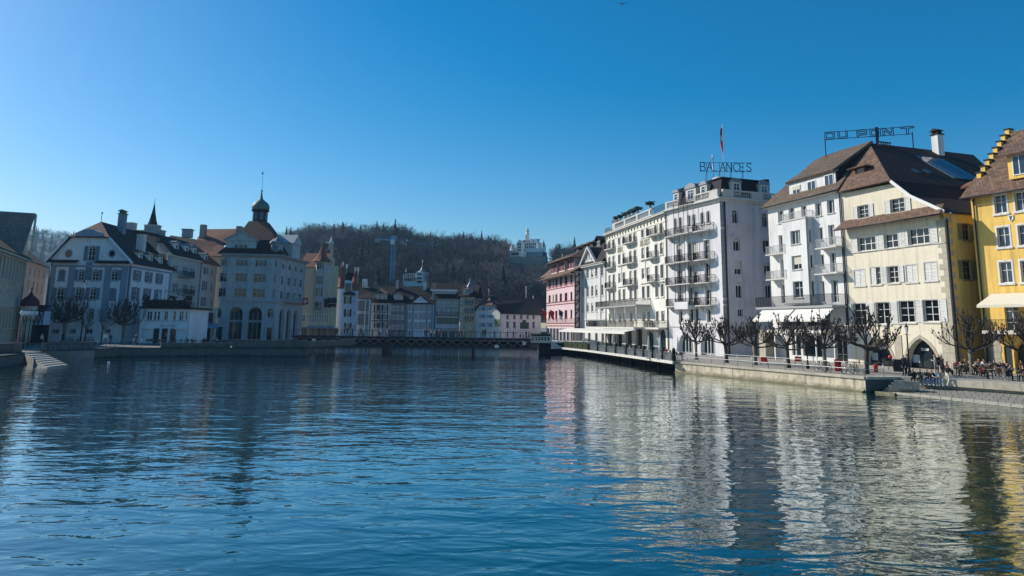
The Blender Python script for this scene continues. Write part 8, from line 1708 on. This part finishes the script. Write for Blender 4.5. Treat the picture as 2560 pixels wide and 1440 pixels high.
# far bank and left bank strollers
for px, py, c, lab in ((46, 868, 'beige', 'person in beige standing on the plaza behind the far left parapet'), (102, 866, 'cream', 'person in a cream coat at the top of the river stairs'), (155, 858, 'black', 'person in black behind the pierced balustrade bay'), (262, 862, 'white', 'person in white resting at the quay rail left of the pollarded tree'), (275, 862, 'navy', 'person in navy at the quay rail next to the person in white'), (338, 864, 'dark grey', 'person in dark grey by the annex corner')):
    person(G(px, py) if px > 60 else G(px, 872), rr.uniform(0, 360), rr.choice(('stand', 'walk', 'stand2')), c, rr.choice(('black', 'denim')), lab, rr.choice((0, 1, 3)), 0, None, 1.72)
# ================================================================== street furniture
# quay railing
qr = thing('quay_railing', 'simple steel two-bar railing along the right quay edge', 'railing', T(*QA)); qd = (QC - QA).normalized(); qn = Vector((qd.y, -qd.x, 0))
ppx = [1686, 1715, 1743, 1774, 1806, 1840, 1877, 1917, 1958, 2003, 2049, 2102, 2158]; pts_ = []
pm_ = MB().tube([(0, 0, 0), (0, 0, 1.05)], .032, 6).lathe([(.07, 0), (.07, .03), (.04, .05)], 6).mesh('post', M_STEEL)
for px in ppx:
    t = solve_px(lambda t: QA + (QC - QA) * t, px, -.05, 1.05); p = QA + (QC - QA) * t - qn * .2; pts_.append(p); place('post', pm_, qr, T(p.x, p.y, 1.21))
p2_ = W2.lerp(QC, .35); pts_.append(p2_ + Vector((-.1, .3, 0))); place('post', pm_, qr, T(pts_[-1].x, pts_[-1].y, 1.21))
for h in (.55, 1.05): MB().tube([(p.x, p.y, 1.21 + h) for p in pts_], .026, 6).build('rail', M_STEEL, qr, Matrix())
# terrace railing panels with dark pillars on the hotel terrace edge
tr2 = thing('terrace_railing', 'iron railing panels between dark bay pots along the hotel terrace edge', 'railing', T(*T2))
tp = [T1, T2, T3]
def along(t): return T3.lerp(T2, t * 2) if t < .5 else T2.lerp(T1, t * 2 - 1)
for k in range(9):
    a, b = along(.05 + k * .105), along(.05 + (k + .82) * .105); d = b - a; L = d.length; an = atan2(d.y, d.x); mb = rail_mb([(0, 0), (L, 0)], .95, .16, deco=1); mb.build('railing_panel', M_STEEL, tr2, T(a.x + .15, a.y, 1.2) @ RZ(an))
for k in range(9):
    p = along(.05 + (k + .91) * .105); r = thing('bay_tree_pot', f'dark clipped shrub in a tall terrace pot, {ORD[k]} from the bridge end', 'potted shrub', T(p.x + .2, p.y, 1.2), 'potted shrubs on the terrace edge'); MB().lathe([(.22, 0), (.26, .55), (.28, .6)], 8).build('pot', M_BLACK, r); mb = MB(); leafy(mb, 130, lambda: Vector((random.gauss(0, .16), random.gauss(0, .16), 1.05 + random.gauss(0, .25))), .08, random); mb.lathe([(.16, .6), (.22, .95), (.18, 1.3), (.05, 1.5)], 6); mb.build('foliage', M_EVG, r)
def folded_parasol(p, lab, h=2.7):
    r = thing('folded_parasol', lab, 'parasol', T(*p), 'folded parasols on the terrace'); MB().tube([(0, 0, 0), (0, 0, h)], .035, 6).build('pole', M_WOODW, r); MB().lathe([(.2, h * .38), (.17, h * .5), (.1, h * .8), (.05, h * .97), (.02, h)], 7).build('canopy', M_AWN, r); MB().box(-.3, .3, -.3, .3, 0, .08).build('base', M_GTRIM, r)
for px, py, off, lab in ((1452, 872, 2.2, 'folded white parasol at the far end of the terrace awning'), (1524, 876, 3.0, 'folded white parasol in the middle under the terrace awning'), (1620, 897, .9, 'folded white parasol left of two at the near end of the terrace'), (1649, 900, .9, 'folded white parasol right of two at the near end of the terrace'), (1693, 903, 1.2, 'folded white parasol in front of the lilac hotel arch')):
    p = G(px, py); p.x += off * .3; p.y += off; folded_parasol(Vector((p.x, p.y, 1.2)), lab)
# tables and chairs
def make_table(w=.8):
    r = thing('cafe_table', 'x', 'table'); MB().lathe([(w / 2, .72), (w / 2, .75)], 14).build('tabletop', mat('table_top', (.30, .27, .23), .5, .1, 4), r); MB().tube([(0, 0, .03), (0, 0, .72)], .03, 6).build('pedestal', M_IRON, r); MB().lathe([(.24, 0), (.22, .03)], 10).build('foot', M_IRON, r); return r
def make_chair():
    r = thing('cafe_chair', 'x', 'chair'); m = mat('wicker', (.16, .11, .07), .8, .3, 8); MB().lathe([(.21, .44), (.22, .47)], 10).build('seat', m, r)
    bk = MB(); n = 9
    P = [(.23 * cos(pi * k / n), .2 * sin(pi * k / n) + .02) for k in range(n + 1)]
    for k in range(n): bk.face([(P[k][0], P[k][1], .5 + .12 * (1 - abs(k - n / 2) / n * 2)), (P[k + 1][0], P[k + 1][1], .5 + .12 * (1 - abs(k + 1 - n / 2) / n * 2)), (P[k + 1][0] * 1.05, P[k + 1][1] * 1.1, .66 + .22 * sin(pi * (k + 1) / n)), (P[k][0] * 1.05, P[k][1] * 1.1, .66 + .22 * sin(pi * k / n))])
    bk.tube([(P[k][0] * 1.05, P[k][1] * 1.1, .66 + .22 * sin(pi * k / n)) for k in range(n + 1)], .02, 5); bk.build('backrest', m, r)
    for x, y in ((-.17, -.15), (.17, -.15), (-.16, .16), (.16, .16)): MB().tube([(x, y, .44), (x * 1.2, y * 1.2, 0)], .016, 5).build('leg', M_STEEL, r)
    return r
TB = make_table(); CH = make_chair(); used = {'t': False, 'c': False}
def put(kind, p, rot, label, group):
    src = TB if kind == 't' else CH
    if used[kind]: o = copytree(src)
    else: o = src; used[kind] = True
    o.matrix_basis = T(*p) @ RZ(rot); o['label'] = label; o['group'] = group; return o
rr = random.Random(15)
# café on the right quay
setsR = [(2405, 935, 'nearest the kerb end'), (2436, 938, 'beside the tree trunk'), (2462, 942, 'right of the tree trunk'), (2500, 941, 'in front of the dark shutter'), (2532, 946, 'at the right edge of the photograph'), (2475, 932, 'close to the stone pier'), (2548, 933, 'by the yellow arch'), (2420, 930, 'behind the seated row'), (2450, 930, 'just behind the tree trunk'), (2515, 931, 'beside the door of the yellow house'), (2392, 940, 'closest to the standing group'), (2545, 953, 'frontmost at the kerb'), (2482, 948, 'along the kerb in the middle')]
for i, (px, py, wh) in enumerate(setsR):
    c = G(px, py); put('t', c, 0, f'round café table on the right quay {wh}', 'café tables on the right quay'); a0 = rr.random() * 6
    for k in range(3):
        a = a0 + k * 2.1; p = c + Vector((cos(a) * .75, sin(a) * .75, 0)); put('c', p, a - pi / 2, f'wicker café chair, {ORD[k]} at the table {wh}', 'wicker chairs on the right quay')
        if k < 2 and (i * 2 + k) % 5 != 4:
            top = ('black', 'red', 'white', 'dark grey', 'pink', 'brown', 'navy', 'black')[(i * 2 + k) % 8]; person((p.x, p.y, -.02 + 1.2 - .02), math.degrees(a) + 180, ('sit', 'sit2', 'sit3')[(i + k) % 3], top, 'black', f'café guest in {top}, {ORD[k]} at the table {wh}', rr.choice((0, 1, 2)), 0, 'café guests on the right quay', 1.68)
MB_CUP = MB().lathe([(.03, 0), (.04, .09)], 8).mesh('cup', M_WHITE)
for i, (px, py, wh) in enumerate(setsR): c = G(px, py); o = place('coffee_cup', MB_CUP, None, T(c.x + .15, c.y - .1, 1.952)); tag(o, f'small white cup on the café table {wh}', 'cup', 'cups on café tables')
# tables on the hotel terrace under the awning
for i in range(9):
    c = along(.12 + i * .1) + Vector((2.0 + (i % 2) * 1.3, .6, 0)); c.z = 1.2; nm = f'{ORD[i]} counted from the bridge end'; put('t', c, 0, f'café table under the terrace awning, {nm}', 'tables on the hotel terrace')
    for k in range(2): a = rr.random() * 6 + k * pi; put('c', c + Vector((cos(a) * .75, sin(a) * .75, 0)), a - pi / 2, f'chair {"left" if k else "right"} of the terrace table {nm}', 'chairs on the hotel terrace')
    if i < 6: top = ('white', 'black', 'cream', 'navy', 'white', 'red')[i]; a = rr.random() * 6; person(c + Vector((cos(a) * .75, sin(a) * .75, -.02)), math.degrees(a) + 180, 'sit2', top, 'black', f'guest in {top} at the terrace table {nm}', i % 4, 0, 'guests on the hotel terrace', 1.68)
# café in front of the left bank annex and flower shop
k0 = 0
for i, (px, py) in enumerate(((372, 862), (388, 863), (404, 862), (420, 864), (438, 862), (455, 863), (480, 862), (500, 863), (520, 862), (545, 863), (565, 862))):
    c = G(px, py); put('t', c, 0, f'café table on the left plaza, {ORD[i]} counted from the left', 'café tables on the left plaza'); a = rr.random() * 6
    for k in range(2): put('c', c + Vector((cos(a + k * pi) * .75, sin(a + k * pi) * .75, 0)), a + k * pi - pi / 2, f'{"near" if k else "far"} chair at the left plaza table, {ORD[i]} from the left', 'chairs on the left plaza')
    if i > 4: p = c + Vector((cos(a) * .75, sin(a) * .75, -.02)); top = ('navy', 'white', 'black', 'beige', 'light blue', 'grey')[i - 5]; person(p, math.degrees(a) + 180, 'sit', top, 'black', f'guest in {top} at the left plaza table, {ORD[i]} from the left', i % 3, 0, 'guests on the left plaza', 1.68)
# lamp posts
def old_lamp(p, h, lab, name='street_lamp'):
    r = thing(name, lab, 'street lamp', T(*p)); MB().lathe([(.16, 0), (.15, .4), (.09, .5), (.06, .9), (.05, h - .75), (.09, h - .7)], 8).build('column', M_BLACK, r)
    MB().lathe([(.10, h - .68), (.17, h - .25)], 6, sm=False).build('lantern_glass', mat('lamp_glass', (.62, .62, .58), .3, .05), r); MB().lathe([(.2, h - .24), (.1, h - .08), (.03, h - .02), (.03, h + .08), (.05, h + .12), (.01, h + .2)], 6, sm=False).build('lantern_cap', M_BLACK, r)
    MB().tube([(-.3, 0, h - .85), (.3, 0, h - .85)], .018, 5).build('ladder_bar', M_BLACK, r); return r
p = G(2275, 940); old_lamp(p, (940 - 816) / 1900 * p.y, 'black cast-iron street lamp with a glass lantern in front of the right pointed arch'); p = G(2020, 922); old_lamp(p, (922 - 838) / 1900 * p.y, 'black street lamp between the trees in front of the white house')
p = G(200, 860); r = thing('plaza_light_mast', 'tall dark mast with white spotlights in front of the mansion', 'street lamp', T(*p)); h = (860 - 705) / 1900 * p.y; MB().tube([(0, 0, 0), (0, 0, h)], [.1, .06], 8).build('mast', M_IRON, r)
for k in range(3): MB().lathe([(.08, 0), (.2, .25), (.2, .3)], 8, (-.35 + .1 * k, -.1, h - .4 - k * .45)).build('spotlight', M_WHITE if k else M_IRON, r)
for i, (px, py) in enumerate(((45, 876), (57, 872), (68, 868), (80, 866))):
    p = G(px, py); h = (py - 786) / 1900 * p.y; r = thing('globe_lamp', f'dark lamp post with a white globe at the left edge, {ORD[i]} from the left', 'street lamp', T(*p), 'globe lamps at the left edge'); MB().tube([(0, 0, 0), (0, 0, h - .3)], [.08, .05], 8).build('post', M_IRON, r); MB().lathe([(.08, h - .3), (.26, h - .1), (.28, h + .1), (.18, h + .3), (.03, h + .38)], 10).build('globe', M_WHITE, r); MB().lathe([(.2, h + .3), (.03, h + .5)], 8).build('cap', M_IRON, r)
# red bins and signs
p = G(2096, 928); r = thing('litter_bin', 'red litter bin beside the dark tree trunk', 'bin', T(*p)); MB().lathe([(.26, 0), (.29, .1), (.31, .8), (.29, .82)], 10).build('bin_body', M_RED, r); MB().lathe([(.34, .83), (.34, .95), (.25, 1.05)], 10).build('bin_lid', M_RED, r); MB().box(-.17, .17, -.33, -.29, .62, .75).build('slot', M_BLACK, r)
for px, py, lab in ((1911, 914, 'red box-shaped sign on the quay near the lilac hotel'), (1996, 912, 'red box-shaped sign left of the white house shop window')):
    p = G(px, py); r = thing('red_sign', lab, 'sign', T(*p)); MB().box(-.35, .35, -.06, .06, .35, .85).build('panel', M_RED, r); 
    for s in (-.35, .35): MB().tube([(s, 0, 0), (s, 0, .35)], .03, 6).build('leg', M_IRON, r)
p = G(2190, 930); r = thing('red_stool', 'red plastic stool by the left shop arch', 'stool', T(*p)); MB().lathe([(.2, 0), (.16, .3), (.21, .6), (.2, .64)], 10).build('stool_body', M_RED, r); MB().lathe([(.2, .642), (.16, .67)], 10).build('seat', M_RED, r)
p = G(2247, 929); r = thing('advertising_board', 'black A-board with a wooden frame beside the right arch', 'sign', T(*p) @ RZ(-.5))
for s in (-1, 1): m = MB(); m.obox((0, s * .18, .55), (.36, 0, 0), (0, .02, 0), (0, -s * .13, .55)); m.build('board', M_BLACK, r); MB().obox((-.38, s * .18, .55), (.025, 0, 0), (0, .03, 0), (0, -s * .13, .57)).build('frame_side', M_TIMBER, r)
p = G(2228, 925); r = thing('red_hat_sign', 'small red topped stand left of the advertising board', 'sign', T(*p)); MB().bar((-.25, 0, 0), (0, 0, 1.1), .04).bar((.25, 0, 0), (0, 0, 1.1), .04).build('stand_legs', M_TIMBER, r); MB().lathe([(.17, 1.1), (.19, 1.16), (.16, 1.32), (.06, 1.38)], 9).build('stand_top', M_RED, r)
# parked mopeds / bicycles
def bicycle(p, rot, lab, col):
    r = thing('bicycle', lab, 'bicycle', T(*p) @ RZ(rot), 'parked bicycles')
    for x in (-.52, .52):
        w = MB(); n = 16
        w.tube([(x + .33 * cos(2 * pi * k / n), 0, .34 + .33 * sin(2 * pi * k / n)) for k in range(n + 1)], .02, 5, cap=False); wo = w.build('wheel', M_BLACK, r); sp = MB()
        for k in range(8): a = pi * k / 8; sp.bar((x + .32 * cos(a), 0, .34 + .32 * sin(a)), (x - .32 * cos(a), 0, .34 - .32 * sin(a)), .006)
        sp.build('spokes', M_STEEL, wo)
    m = mat('bike_' + col.replace(' ', '_'), CL[col], .4, .1, 4); f = MB(); S, Hd, BB, RW, FW_ = (-.15, 0, .85), (.36, 0, .82), (-.05, 0, .32), (-.52, 0, .34), (.52, 0, .34)
    for a, b in ((S, Hd), (S, BB), (BB, Hd), (RW, BB), (RW, S), (Hd, FW_)): f.tube([a, b], .02, 5)
    f.build('frame', m, r); MB().box(-.29, -.02, -.07, .07, .9, .96).build('saddle', M_BLACK, r); MB().tube([(.3, -.28, 1.02), (.38, 0, 1.0), (.3, .28, 1.02)], .016, 5).build('handlebar', M_BLACK, r); MB().tube([(.36, 0, .82), (.38, 0, 1.0)], .016, 5).build('stem', M_BLACK, r)
    return r
for i, (px, py) in enumerate(((2058, 932), (2076, 934), (2112, 936), (2128, 937), (2146, 938))): bicycle(G(px, py) + Vector((.3, 1.2, 0)), .5 + .3 * (i % 3), f'bicycle parked on the right quay by the railing, {ORD[i]} from the left', ('black', 'navy', 'red', 'dark grey', 'black')[i])
for i, px in enumerate((168, 176, 186, 194, 204, 214, 222, 231)): bicycle(G(px, 859), 1.2 + .25 * (i % 4), f'bicycle parked behind the left balustrade, {ORD[i]} from the left', ('black', 'dark grey', 'white', 'navy', 'black', 'grey', 'red', 'black')[i])
# left quay railing
lr = thing('left_quay_railing', 'thin steel railing with posts along the left quay in front of the pollarded trees', 'railing', T(*G(240, 870))); pts_ = [G(x, y) for x, y in ((240, 871), (262, 869), (284, 868), (306, 867), (330, 866), (350, 866))]
for p in pts_: place('post', pm_, lr, T(p.x, p.y + .3, 1.2))
MB().tube([(p.x, p.y + .3, 2.25) for p in pts_], .026, 6).build('rail', M_STEEL, lr, Matrix())
# small white mooring buoys and a swan, a bird in the sky
for px, py, lab in ((2065 // 1, 0, ''),): pass
p = G(272, 908, 0); r = thing('buoy', 'small white buoy floating off the left quay', 'buoy', T(p.x, p.y, 0)); MB().lathe([(.05, -.1), (.14, .0), (.15, .08), (.08, .17), (.02, .2)], 10).build('float', M_WHITE, r); MB().tube([(0, 0, .18), (0, 0, .3)], .015, 5).build('ring_pin', M_STEEL, r)
p = AtY(1242, 866, 137); r = thing('navigation_mark', 'small white box hanging under the footbridge', 'marker', T(p.x, p.y, p.z)); MB().box(-.35, .35, -.1, .1, -.25, .25).build('plate', M_WHITE, r); MB().bar((0, 0, .25), (0, 0, .8), .04).build('hanger', M_IRON, r)
b = AtY(1557, 10, 60); r = thing('bird', 'small dark bird gliding high in the blue sky', 'bird', T(*b)); bd = MB(); bd.lathe([(.005, -.16), (.035, -.08), (.045, 0), (.03, .08), (.025, .12), (.008, .17)], 7); bd.v = [(x, z, y) for x, y, z in bd.v]
for s in (-1, 1): bd.face([(s * .03, -.05, .01), (s * .2, -.07, .09), (s * .38, .02, .03), (s * .2, .06, .08), (s * .03, .06, .01)])
bd.face([(-.02, .15, 0), (.02, .15, 0), (.05, .26, 0), (-.05, .26, 0)]); bd.build('body', M_BLACK, r)
